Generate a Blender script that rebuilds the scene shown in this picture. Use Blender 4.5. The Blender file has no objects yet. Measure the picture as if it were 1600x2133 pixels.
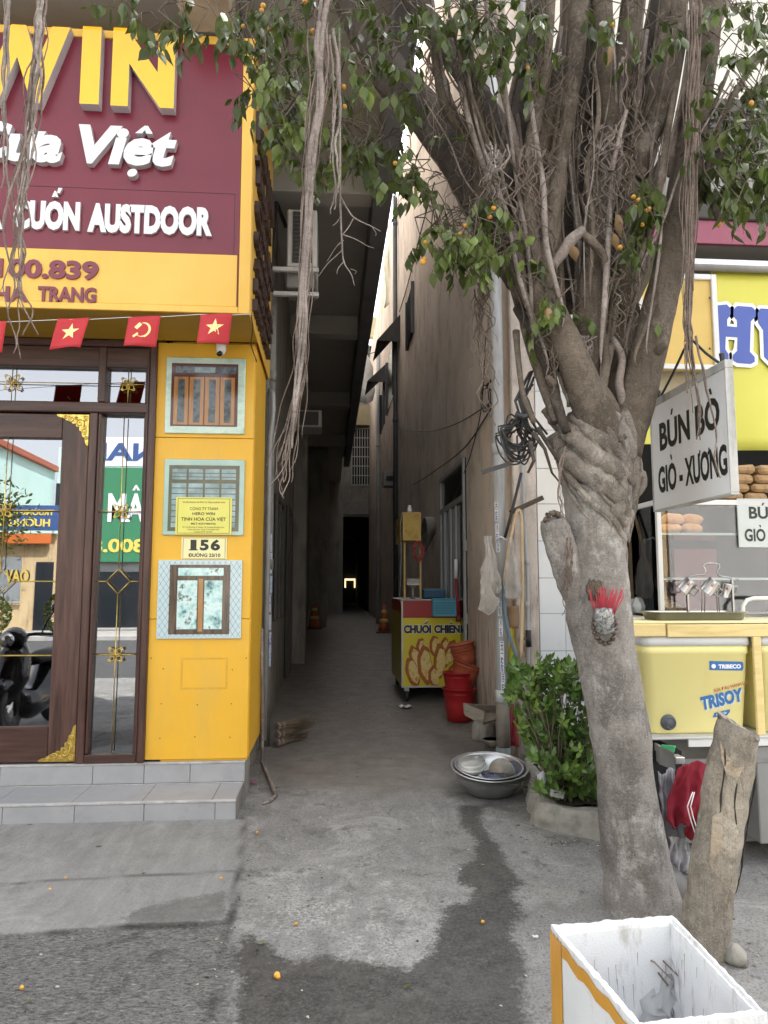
import bpy, bmesh, math, random
import numpy as np
from mathutils import Vector, Matrix, noise, Euler
R = math.radians
scene = bpy.context.scene
COL = scene.collection
random.seed(7)

# ---------------------------------------------------------------- camera
CAMH, YAW, PITCH, FPX = 1.55, 4.27, 5.85, 1490.0
cam_d = bpy.data.cameras.new("camera")
cam = bpy.data.objects.new("camera", cam_d); COL.objects.link(cam)
cam.location = (0, 0, CAMH)
cam.rotation_euler = (R(90 + PITCH), 0, R(-YAW))
cam_d.sensor_fit = 'HORIZONTAL'; cam_d.sensor_width = 36.0
cam_d.lens = FPX / 1600 * 36.0
cam_d.clip_start = 0.05; cam_d.clip_end = 400
scene.camera = cam

# ---------------------------------------------------------------- light
SUN_EL, SUN_AZ = 56.0, 38.0      # sun stands behind the houses (degrees from +Y)
w = bpy.data.worlds.new("World"); scene.world = w; w.use_nodes = True
nt = w.node_tree; nt.nodes.clear()
sky = nt.nodes.new('ShaderNodeTexSky'); sky.sky_type = 'NISHITA'; sky.sun_disc = False
sky.sun_elevation = R(SUN_EL); sky.sun_rotation = R(SUN_AZ)
sky.air_density = 1.0; sky.dust_density = 4.0; sky.ozone_density = 1.0
hs = nt.nodes.new('ShaderNodeHueSaturation'); hs.inputs['Saturation'].default_value = 0.14
bg = nt.nodes.new('ShaderNodeBackground'); bg.inputs['Strength'].default_value = 0.15
wo = nt.nodes.new('ShaderNodeOutputWorld')
nt.links.new(sky.outputs[0], hs.inputs['Color']); nt.links.new(hs.outputs[0], bg.inputs[0]); nt.links.new(bg.outputs[0], wo.inputs[0])
sd = bpy.data.lights.new("sun", 'SUN'); sd.energy = 4.0; sd.angle = R(0.53); sd.color = (1.0, .95, .87)
sun = bpy.data.objects.new("sun", sd); COL.objects.link(sun)
_az = R(SUN_AZ); _el = R(SUN_EL)
_to_sun = Vector((math.sin(_az) * math.cos(_el), math.cos(_az) * math.cos(_el), math.sin(_el)))
sun.rotation_euler = (-_to_sun).to_track_quat('-Z', 'Y').to_euler()
sun.location = (0, 10, 20)

vs = scene.view_settings
vs.view_transform = 'Standard'; vs.look = 'None'; vs.gamma = 1.0; vs.use_curve_mapping = False
vs.exposure = 2.27
scene.render.engine = 'CYCLES'
cy = scene.cycles
cy.use_denoising = True
try: cy.denoising_prefilter = 'ACCURATE'
except Exception: pass
try: cy.denoiser = 'OPENIMAGEDENOISE'
except Exception: pass
cy.max_bounces = 10; cy.diffuse_bounces = 5; cy.glossy_bounces = 4; cy.transmission_bounces = 6; cy.transparent_max_bounces = 14
cy.sample_clamp_indirect = 6.0
cy.caustics_reflective = False; cy.caustics_refractive = False

# ---------------------------------------------------------------- pixel -> place (1600 x 2133 photograph)
_RM = Euler(cam.rotation_euler).to_matrix()
def ray(px, py): return _RM @ Vector(((px - 800) / FPX, -(py - 1066.5) / FPX, -1.0))
def PY(px, py, Y):
    d = ray(px, py); t = Y / d.y; return Vector((d.x * t, Y, CAMH + d.z * t))
def PZ(px, py, Z=0.0):
    d = ray(px, py); t = (Z - CAMH) / d.z; return Vector((d.x * t, d.y * t, Z))
def PX(px, py, X):
    d = ray(px, py); t = X / d.x; return Vector((X, d.y * t, CAMH + d.z * t))
def gz(y):
    """the yard lies flat, the alley floor climbs a little"""
    k = [(-1e9, 0), (5.6, 0), (6.4, .03), (8.0, .11), (9.0, .155), (13, .25), (20, .33), (30, .40), (1e9, .40)]
    for (a, za), (b, zb) in zip(k, k[1:]):
        if y <= b: return za if a < -1e8 else za + (zb - za) * (y - a) / (b - a)
    return .4
def PG(px, py):
    Z = 0.0
    for _ in range(12):
        p = PZ(px, py, Z); Z = gz(p.y)
    return p

# ---------------------------------------------------------------- objects
ORG = {}
def props(o, label=None, cat=None, group=None, kind=None):
    if label: o['label'] = label
    if cat: o['category'] = cat
    if group: o['group'] = group
    if kind: o['kind'] = kind
    return o
def thing(name, label, cat, loc, group=None):
    o = bpy.data.objects.new(name, None); COL.objects.link(o)
    o.location = loc; ORG[o.name] = Vector(loc); o.empty_display_size = .1
    return props(o, label, cat, group)
def org(o):
    return ORG.get(o.name, Vector((0, 0, 0))) if o else Vector((0, 0, 0))

class MB:
    def __init__(s): s.v = []; s.f = []; s.m = []; s.sm = []
    def add(s, vs, fs, mi=0, smooth=False):
        b = len(s.v); s.v.extend([tuple(x) for x in vs])
        for f in fs: s.f.append(tuple(b + i for i in f)); s.m.append(mi); s.sm.append(smooth)
        return s
    def box(s, a, b, ch=0.0, mi=0, rot=None, mid=None):
        x0, x1 = sorted((a[0], b[0])); y0, y1 = sorted((a[1], b[1])); z0, z1 = sorted((a[2], b[2]))
        c = Vector(((x0 + x1) / 2, (y0 + y1) / 2, (z0 + z1) / 2)); h = Vector(((x1 - x0) / 2, (y1 - y0) / 2, (z1 - z0) / 2))
        ch = min(ch, min(h) * .9)
        if ch <= 0:
            vs = [Vector((sx * h.x, sy * h.y, sz * h.z)) for sx in (-1, 1) for sy in (-1, 1) for sz in (-1, 1)]
            fs = [(0, 1, 3, 2), (4, 6, 7, 5), (0, 4, 5, 1), (2, 3, 7, 6), (0, 2, 6, 4), (1, 5, 7, 3)]
        else:
            vs = []; ix = {}
            for sx in (-1, 1):
                for sy in (-1, 1):
                    for sz in (-1, 1):
                        for ax in range(3):
                            p = [sx * (h.x - ch), sy * (h.y - ch), sz * (h.z - ch)]
                            p[ax] = (sx, sy, sz)[ax] * h[ax]
                            ix[(sx, sy, sz, ax)] = len(vs); vs.append(Vector(p))
            fs = []
            for sg in (-1, 1):
                q = [(sg, -1, -1, 0), (sg, 1, -1, 0), (sg, 1, 1, 0), (sg, -1, 1, 0)]
                fs.append([ix[k] for k in (q if sg > 0 else q[::-1])])
                q = [(-1, sg, -1, 1), (-1, sg, 1, 1), (1, sg, 1, 1), (1, sg, -1, 1)]
                fs.append([ix[k] for k in (q if sg > 0 else q[::-1])])
                q = [(-1, -1, sg, 2), (1, -1, sg, 2), (1, 1, sg, 2), (-1, 1, sg, 2)]
                fs.append([ix[k] for k in (q if sg > 0 else q[::-1])])
            def e(a0, a1, s1, s2):
                out = []
                return out
            for s1 in (-1, 1):
                for s2 in (-1, 1):
                    q = [ix[(-1, s1, s2, 1)], ix[(1, s1, s2, 1)], ix[(1, s1, s2, 2)], ix[(-1, s1, s2, 2)]]
                    fs.append(q if s1 * s2 > 0 else q[::-1])
                    q = [ix[(s1, -1, s2, 2)], ix[(s1, 1, s2, 2)], ix[(s1, 1, s2, 0)], ix[(s1, -1, s2, 0)]]
                    fs.append(q if s1 * s2 > 0 else q[::-1])
                    q = [ix[(s1, s2, -1, 0)], ix[(s1, s2, 1, 0)], ix[(s1, s2, 1, 1)], ix[(s1, s2, -1, 1)]]
                    fs.append(q if s1 * s2 > 0 else q[::-1])
            for sx in (-1, 1):
                for sy in (-1, 1):
                    for sz in (-1, 1):
                        q = [ix[(sx, sy, sz, k)] for k in range(3)]
                        fs.append(q if sx * sy * sz > 0 else q[::-1])
        if rot is not None:
            vs = [rot @ v for v in vs]
        return s.add([v + c for v in vs], fs, mi)
    def beam(s, p, q, wd, ht, up=(0, 0, 1), ch=0.0, mi=0):
        p = Vector(p); q = Vector(q); d = (q - p); L = d.length; d.normalize(); up = Vector(up)
        sx = d.cross(up)
        if sx.length < 1e-5: sx = d.cross(Vector((1, 0, 0)))
        sx.normalize(); u = sx.cross(d)
        rot = Matrix((sx, d, u)).transposed(); c = (p + q) / 2
        return s.box(c - Vector((wd / 2, L / 2, ht / 2)), c + Vector((wd / 2, L / 2, ht / 2)), ch, mi, rot)
    def prism(s, poly, frame, t, mi=0):
        """poly: 2d outline (ccw); frame: function (u,v,w)->Vector; w from 0 to t"""
        n = len(poly)
        vs = [frame(u, v, 0) for u, v in poly] + [frame(u, v, t) for u, v in poly]
        fs = [tuple(range(n))[::-1], tuple(range(n, 2 * n))] + [(i, (i + 1) % n, n + (i + 1) % n, n + i) for i in range(n)]
        return s.add(vs, fs, mi)
    def tube(s, pts, rad, seg=8, cap=True, mi=0, jitter=0.0, jf=6.0, seed=0.0, smooth=True, flat=1.0):
        pts = [Vector(p) for p in pts]; n = len(pts)
        if not hasattr(rad, '__len__'): rad = [rad] * n
        t0 = (pts[1] - pts[0]).normalized()
        u = t0.cross(Vector((0, 1, 0)))
        if u.length < .1: u = t0.cross(Vector((1, 0, 0)))
        u.normalize(); b = len(s.v); vs = []
        for i, p in enumerate(pts):
            t = (pts[min(i + 1, n - 1)] - pts[max(i - 1, 0)])
            if t.length < 1e-9: t = t0
            t.normalize(); u = (u - t * u.dot(t))
            if u.length < 1e-6: u = t.orthogonal()
            u.normalize(); v = t.cross(u)
            for k in range(seg):
                a = 2 * math.pi * k / seg
                d = u * math.cos(a) + v * math.sin(a) * flat
                r = rad[i]
                if jitter:
                    q = p + d * r
                    r *= 1 + jitter * noise.noise(Vector((q.x * jf + seed, q.y * jf, q.z * jf * .6))) + jitter * .5 * noise.noise(q * jf * 2.7)
                vs.append(p + d * r)
        fs = []
        for i in range(n - 1):
            for k in range(seg):
                a = i * seg + k; c = i * seg + (k + 1) % seg
                fs.append((a, c, c + seg, a + seg))
        if cap:
            fs.append(tuple(range(seg))[::-1]); fs.append(tuple(range((n - 1) * seg, n * seg)))
        return s.add(vs, fs, mi, smooth)
    def lathe(s, prof, c, seg=24, rot=None, mi=0, smooth=True, sq=None):
        c = Vector(c); vs = []; n = len(prof)
        for r, z in prof:
            for k in range(seg):
                a = 2 * math.pi * k / seg
                v = Vector((r * math.cos(a), r * math.sin(a), z))
                if rot is not None: v = rot @ v
                vs.append(c + v)
        fs = []
        for i in range(n - 1):
            for k in range(seg):
                a = i * seg + k; e = i * seg + (k + 1) % seg
                fs.append((a, e, e + seg, a + seg))
        if prof[0][0] > 1e-6: fs.append(tuple(range(seg))[::-1])
        if prof[-1][0] > 1e-6: fs.append(tuple(range((n - 1) * seg, n * seg)))
        return s.add(vs, fs, mi, smooth)
    def sheet(s, fn, nu, nv, mi=0, smooth=True):
        vs = [fn(i / nu, j / nv) for j in range(nv + 1) for i in range(nu + 1)]
        fs = [(j * (nu + 1) + i, j * (nu + 1) + i + 1, (j + 1) * (nu + 1) + i + 1, (j + 1) * (nu + 1) + i) for j in range(nv) for i in range(nu)]
        return s.add(vs, fs, mi, smooth)
    def build(s, name, mats, parent=None, origin=None, solid=0.0):
        if not isinstance(mats, (list, tuple)): mats = [mats]
        if parent is not None: o0 = org(parent)
        elif origin is not None: o0 = Vector(origin)
        else:
            a = np.array(s.v); lo = a.min(0); hi = a.max(0)
            o0 = Vector(((lo[0] + hi[0]) / 2, (lo[1] + hi[1]) / 2, lo[2]))
        me = bpy.data.meshes.new(name)
        me.from_pydata([(x - o0.x, y - o0.y, z - o0.z) for x, y, z in s.v], [], s.f)
        for m in mats: me.materials.append(m)
        me.polygons.foreach_set('material_index', s.m)
        me.polygons.foreach_set('use_smooth', s.sm)
        me.update()
        o = bpy.data.objects.new(name, me); COL.objects.link(o)
        ORG[o.name] = o0
        if parent is not None: o.parent = parent
        else: o.location = o0
        if solid:
            md = o.modifiers.new('thick', 'SOLIDIFY'); md.thickness = solid; md.offset = 0
        return o
def place(name, me, parent, M4):
    """a further copy of a shared mesh as a part of its thing (world matrix minus the thing's origin)"""
    o = bpy.data.objects.new(name, me); COL.objects.link(o)
    if parent is not None:
        o.parent = parent; M4 = Matrix.Translation(-org(parent)) @ M4
    o.matrix_basis = M4
    return o
def catmull(pts, n=6):
    """pts: list of tuples; smooth curve through them, every component interpolated"""
    P = [np.array(p, float) for p in pts]; out = []
    P = [2 * P[0] - P[1]] + P + [2 * P[-1] - P[-2]]
    for i in range(1, len(P) - 2):
        for k in range(n):
            t = k / n; a, b, c, d = P[i - 1], P[i], P[i + 1], P[i + 2]
            out.append(.5 * ((2 * b) + (-a + c) * t + (2 * a - 5 * b + 4 * c - d) * t * t + (-a + 3 * b - 3 * c + d) * t ** 3))
    out.append(P[-2]); return out
def pxcurve(pts, n=6):
    """(px,py,Y,rpx) -> world points and radii"""
    c = catmull(pts, n); return [PY(a[0], a[1], a[2]) for a in c], [max(a[3], .3) * a[2] / FPX for a in c]

# ---------------------------------------------------------------- text
_TX = {}
import unicodedata
def _raw(sx, off, shear, res):
    cu = bpy.data.curves.new('t', 'FONT'); cu.body = sx; cu.offset = off; cu.shear = shear
    cu.resolution_u = res; cu.size = 1.0
    o = bpy.data.objects.new('t', cu); COL.objects.link(o)
    bpy.context.view_layer.update()
    me = bpy.data.meshes.new_from_object(o.evaluated_get(bpy.context.evaluated_depsgraph_get()))
    v = np.array([x.co[:] for x in me.vertices]) if len(me.vertices) else np.zeros((0, 3))
    f = [tuple(p.vertices) for p in me.polygons]
    bpy.data.objects.remove(o); bpy.data.curves.remove(cu); bpy.data.meshes.remove(me)
    return v, f
def _base(ch): return unicodedata.normalize('NFD', ch)[0]
def _marks(ch, V, off):
    """Vietnamese tone marks drawn as small outlines round the bare letter"""
    out = []; ms = unicodedata.normalize('NFD', ch)[1:]
    if not ms: return out
    x0, x1, top, bot = V[:, 0].min(), V[:, 0].max(), V[:, 1].max(), V[:, 1].min()
    if ch.lower() in 'ớờởỡợơứừửữựư': x1 -= .0
    cx = (x0 + x1) / 2; t = .035 + off * .8; y = top + .05 + off; sx = 0
    if _base(ch) == 'i': y = top - .04
    for m in sorted(ms, key=lambda c: {'\u031b': 0, '\u0302': 1, '\u0306': 1}.get(c, 2)):
        if m == '\u0302':
            out.append([(cx - .15, y), (cx - .15 + 1.6 * t, y), (cx, y + .075), (cx + .15 - 1.6 * t, y), (cx + .15, y), (cx + .03, y + .07 + t * 1.2), (cx - .03, y + .07 + t * 1.2)]); y += .05 + off; sx = .17
        elif m == '\u0306':
            out.append([(cx - .13, y + .1), (cx - .09, y + .02), (cx, y), (cx + .09, y + .02), (cx + .13, y + .1), (cx + .08, y + .1), (cx, y + .05), (cx - .08, y + .1)]); y += .12
        elif m == '\u0301': out.append([(cx + sx - t, y), (cx + sx + t * .4, y), (cx + sx + .06 + t, y + .15), (cx + sx + .05 - t, y + .15)])
        elif m == '\u0300': out.append([(cx - sx + t, y), (cx - sx - t * .4, y), (cx - sx - .06 - t, y + .15), (cx - sx - .05 + t, y + .15)][::-1])
        elif m == '\u0303': out.append([(cx - .14, y), (cx - .06, y + .05), (cx + .05, y), (cx + .14, y + .08), (cx + .14, y + .08 + t), (cx + .05, y + t * 1.2), (cx - .06, y + .05 + t * 1.3), (cx - .14, y + t * 1.1)])
        elif m == '\u0309':
            out.append([(cx - .01, y), (cx - .01 + 1.3 * t, y), (cx + .03 + t, y + .04), (cx + .06 + t * .6, y + .09), (cx + .03, y + .14 + t * .6), (cx - .06, y + .14), (cx - .05, y + .14 - t), (cx + .0, y + .12 - t * .3), (cx + .02, y + .085), (cx - .01, y + .055)])
        elif m == '\u0323':
            r = .045 + off * .8; yy = bot - .10 - off; out.append([(cx + r * math.cos(k * math.pi / 6), yy + r * math.sin(k * math.pi / 6)) for k in range(12)])
        elif m == '\u031b':
            xx = x1 - t * 1.4 if _base(ch) in 'uU' else x1 - .10; yy = top - (.0 if _base(ch) in 'uU' else .03)
            out.append([(xx, yy - t * 2.2), (xx + .09 + t, yy - t * 1.2), (xx + .12 + t * 1.2, yy + .07), (xx + .12 - t * .8, yy + .07), (xx + .08, yy - .01), (xx, yy - t * .2)])
    return out
def glyph(sx, off=0.0, ext=0.0, shear=0.0, res=3):
    k = (sx, off, shear, res)
    if k in _TX: return _TX[k]
    bare = ''.join(_base(c) for c in sx)
    if bare == sx: _TX[k] = _raw(sx, off, shear, res); return _TX[k]
    V, F = _raw(bare, off, shear, res); V = V.copy(); F = list(F)
    bx = glyph('|', off, 0, 0, res)[0][:, 0].max()
    for i, c in enumerate(sx):
        if _base(c) == c: continue
        adv = glyph(bare[:i] + '|', off, 0, 0, res)[0][:, 0].max() - bx
        g0 = glyph(_base(c), off, 0, 0, res)[0]
        for poly in _marks(c, g0, off):
            n = len(V); q = np.array([(x + adv + shear * y, y, .35) for x, y in poly])
            V = np.vstack([V, q]); F.append(tuple(range(n, n + len(poly))))
    _TX[k] = (V, F); return _TX[k]
def word(sx, frame, u0, u1, v0, v1, depth, off=.02, shear=0.0, name='letter', mat=None, parent=None, split=True, mi_side=None, ref='H', res=3):
    """fits a word into the box u0..u1 (width) and v0..v1 (capital height from the baseline); each letter a part when split"""
    V, F = glyph(sx, off, 0, shear, res)
    h, _ = glyph(ref, off, 0, 0, res)
    lo, hi = V[:, 0].min(), V[:, 0].max(); hb, ht = h[:, 1].min(), h[:, 1].max()
    su = (u1 - u0) / (hi - lo); sv = (v1 - v0) / (ht - hb)
    def emit(Vx, Fx, nm):
        mb = MB(); n = len(Vx)
        a = [frame(u0 + (x - lo) * su, v0 + (y - hb) * sv, depth + _ * .001) for x, y, _ in Vx]
        if depth == 0 or mi_side is None and depth < .003:
            mb.add([frame(u0 + (x - lo) * su, v0 + (y - hb) * sv, max(depth, .0006) + _ * .001) for x, y, _ in Vx], Fx)
        else:
            b = [frame(u0 + (x - lo) * su, v0 + (y - hb) * sv, 0) for x, y, _ in Vx]
            mb.add(a, Fx, 0)
            ec = {}
            for f in Fx:
                for i in range(len(f)):
                    e = (f[i], f[(i + 1) % len(f)]); kk = tuple(sorted(e)); ec.setdefault(kk, []).append(e)
            base = len(mb.v); mb.v.extend([tuple(x) for x in a]); mb.v.extend([tuple(x) for x in b])
            for kk, es in ec.items():
                if len(es) == 1:
                    i, j = es[0]; mb.f.append((base + j, base + i, base + n + i, base + n + j)); mb.m.append(1 if mi_side is not None else 0); mb.sm.append(False)
        return mb.build(nm, [mat, mi_side] if mi_side is not None else mat, parent)
    if not split: return emit(V, F, name)
    bar, _ = glyph('|', off, 0, 0, res); bx = bar[:, 0].max()
    for i, ch in enumerate(sx):
        if ch == ' ': continue
        pv, _ = glyph(''.join(_base(c) for c in sx[:i]) + '|', off, 0, 0, res); adv = pv[:, 0].max() - bx
        gv, gf = glyph(ch, off, 0, shear, res)
        g2 = gv.copy(); g2[:, 0] += adv
        emit(g2, gf, name)

# ---------------------------------------------------------------- materials
def srgb(h):
    h = h.lstrip('#'); c = [int(h[i:i + 2], 16) / 255 for i in (0, 2, 4)]
    return tuple(x / 12.92 if x <= .04045 else ((x + .055) / 1.055) ** 2.4 for x in c)
_MT = {}
def M(name, cols, scale=4.0, rough=.6, bump=0.0, bscale=60.0, metal=0.0, spec=.5, stretch=(1, 1, 1), detail=6.0,
      grime=None, gscale=(1.2, 1.2, .25), gpos=(.5, .72), rvar=0.0, coat=0.0, random_hue=0.0, trans=0.0, dist=.0, emit=None, lo=.3, hi=.7, ghi=1.0):
    if name in _MT: return _MT[name]
    m = bpy.data.materials.new(name); m.use_nodes = True; t = m.node_tree; N = t.nodes; L = t.links
    b = N['Principled BSDF']
    if isinstance(cols[0], (int, float)): cols = [cols]
    tc = N.new('ShaderNodeTexCoord'); mp = N.new('ShaderNodeMapping'); mp.inputs['Scale'].default_value = stretch
    L.new(tc.outputs['Object'], mp.inputs[0])
    col = None
    if len(cols) > 1:
        nz = N.new('ShaderNodeTexNoise'); nz.inputs['Scale'].default_value = scale; nz.inputs['Detail'].default_value = detail; nz.inputs['Roughness'].default_value = .62
        nz.inputs['Distortion'].default_value = dist
        L.new(mp.outputs[0], nz.inputs['Vector'])
        cr = N.new('ShaderNodeValToRGB'); e = cr.color_ramp.elements
        n = len(cols)
        for i, c in enumerate(cols):
            pos = lo + (hi - lo) * i / (n - 1)
            if i < 2: el = e[i]; el.position = pos
            else: el = e.new(pos)
            el.color = (*c, 1)
        L.new(nz.outputs[0], cr.inputs[0]); col = cr.outputs[0]
        if rvar:
            mr = N.new('ShaderNodeMapRange'); mr.inputs[3].default_value = max(rough - rvar, 0); mr.inputs[4].default_value = min(rough + rvar, 1)
            L.new(nz.outputs[0], mr.inputs[0]); L.new(mr.outputs[0], b.inputs['Roughness'])
    if grime:
        mg = N.new('ShaderNodeMapping'); mg.inputs['Scale'].default_value = gscale; L.new(tc.outputs['Object'], mg.inputs[0])
        ng = N.new('ShaderNodeTexNoise'); ng.inputs['Scale'].default_value = 3.0; ng.inputs['Detail'].default_value = 8; ng.inputs['Roughness'].default_value = .7
        L.new(mg.outputs[0], ng.inputs['Vector'])
        rg = N.new('ShaderNodeMapRange'); rg.inputs[1].default_value = gpos[0]; rg.inputs[2].default_value = gpos[1]; rg.inputs[4].default_value = ghi; L.new(ng.outputs[0], rg.inputs[0])
        mx = N.new('ShaderNodeMix'); mx.data_type = 'RGBA'
        L.new(rg.outputs[0], mx.inputs[0])
        if col: L.new(col, mx.inputs[6])
        else: mx.inputs[6].default_value = (*cols[0], 1)
        mx.inputs[7].default_value = (*grime, 1); col = mx.outputs[2]
    if random_hue:
        oi = N.new('ShaderNodeObjectInfo'); hh = N.new('ShaderNodeHueSaturation')
        mr = N.new('ShaderNodeMapRange'); mr.inputs[3].default_value = 1 - random_hue; mr.inputs[4].default_value = 1 + random_hue
        L.new(oi.outputs['Random'], mr.inputs[0]); L.new(mr.outputs[0], hh.inputs['Value'])
        if col: L.new(col, hh.inputs['Color'])
        else: hh.inputs['Color'].default_value = (*cols[0], 1)
        col = hh.outputs[0]
    if col: L.new(col, b.inputs['Base Color'])
    else: b.inputs['Base Color'].default_value = (*cols[0], 1)
    if not rvar: b.inputs['Roughness'].default_value = rough
    b.inputs['Metallic'].default_value = metal
    b.inputs['Specular IOR Level'].default_value = spec
    b.inputs['Coat Weight'].default_value = coat
    if bump:
        nb = N.new('ShaderNodeTexNoise'); nb.inputs['Scale'].default_value = bscale; nb.inputs['Detail'].default_value = 5
        L.new(mp.outputs[0], nb.inputs['Vector'])
        bp = N.new('ShaderNodeBump'); bp.inputs['Strength'].default_value = min(bump, 1); bp.inputs['Distance'].default_value = .01
        L.new(nb.outputs[0], bp.inputs['Height']); L.new(bp.outputs[0], b.inputs['Normal'])
    if trans:
        tr = N.new('ShaderNodeBsdfTranslucent'); ms = N.new('ShaderNodeMixShader'); ms.inputs[0].default_value = trans
        if col: L.new(col, tr.inputs['Color'])
        else: tr.inputs['Color'].default_value = (*cols[0], 1)
        L.new(b.outputs[0], ms.inputs[1]); L.new(tr.outputs[0], ms.inputs[2]); L.new(ms.outputs[0], N['Material Output'].inputs[0])
    if emit:
        b.inputs['Emission Color'].default_value = (*emit[:3], 1); b.inputs['Emission Strength'].default_value = emit[3]
    _MT[name] = m; return m
def glass(name, refl=.08, tint=(1, 1, 1), rough=0.0, dark=0.0):
    """thin pane: mirror reflection over what lies behind"""
    if name in _MT: return _MT[name]
    m = bpy.data.materials.new(name); m.use_nodes = True; t = m.node_tree; N = t.nodes; L = t.links
    N.remove(N['Principled BSDF'])
    g = N.new('ShaderNodeBsdfGlossy'); g.inputs['Roughness'].default_value = rough; g.inputs['Color'].default_value = (*tint, 1)
    tp = N.new('ShaderNodeBsdfTransparent'); tp.inputs['Color'].default_value = (1 - dark, 1 - dark, 1 - dark, 1)
    lw = N.new('ShaderNodeFresnel'); lw.inputs[0].default_value = 1.5
    ad = N.new('ShaderNodeMath'); ad.operation = 'ADD'; ad.inputs[1].default_value = refl; ad.use_clamp = True
    ms = N.new('ShaderNodeMixShader'); L.new(lw.outputs[0], ad.inputs[0]); L.new(ad.outputs[0], ms.inputs[0])
    L.new(tp.outputs[0], ms.inputs[1]); L.new(g.outputs[0], ms.inputs[2]); L.new(ms.outputs[0], N['Material Output'].inputs[0])
    _MT[name] = m; return m
def film(name, col, alpha, rough=.25):
    """crinkled plastic: part see-through"""
    if name in _MT: return _MT[name]
    m = bpy.data.materials.new(name); m.use_nodes = True; t = m.node_tree; N = t.nodes; L = t.links
    b = N['Principled BSDF']; b.inputs['Base Color'].default_value = (*col, 1); b.inputs['Roughness'].default_value = rough
    tp = N.new('ShaderNodeBsdfTransparent'); ms = N.new('ShaderNodeMixShader'); ms.inputs[0].default_value = alpha
    L.new(tp.outputs[0], ms.inputs[1]); L.new(b.outputs[0], ms.inputs[2]); L.new(ms.outputs[0], N['Material Output'].inputs[0])
    _MT[name] = m; return m
# ================================================================ ground
def smooth(a, b, x):
    t = np.clip((x - a) / (b - a), 0, 1); return t * t * (3 - 2 * t)
def sdf(poly, X, Yv):
    """signed distance to a closed outline, negative inside"""
    d = np.full(X.shape, 1e9); ins = np.zeros(X.shape, bool); n = len(poly)
    for i in range(n):
        ax, ay = poly[i]; bx, by = poly[(i + 1) % n]
        ex, ey = bx - ax, by - ay; t = np.clip(((X - ax) * ex + (Yv - ay) * ey) / (ex * ex + ey * ey + 1e-12), 0, 1)
        d = np.minimum(d, np.hypot(X - ax - t * ex, Yv - ay - t * ey))
        c = ((ay > Yv) != (by > Yv)) & (X < (bx - ax) * (Yv - ay) / (by - ay + 1e-12) + ax); ins ^= c
    return np.where(ins, -d, d)
def gpoly(pts): return [tuple(PG(x, y))[:2] for x, y in pts]

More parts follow.
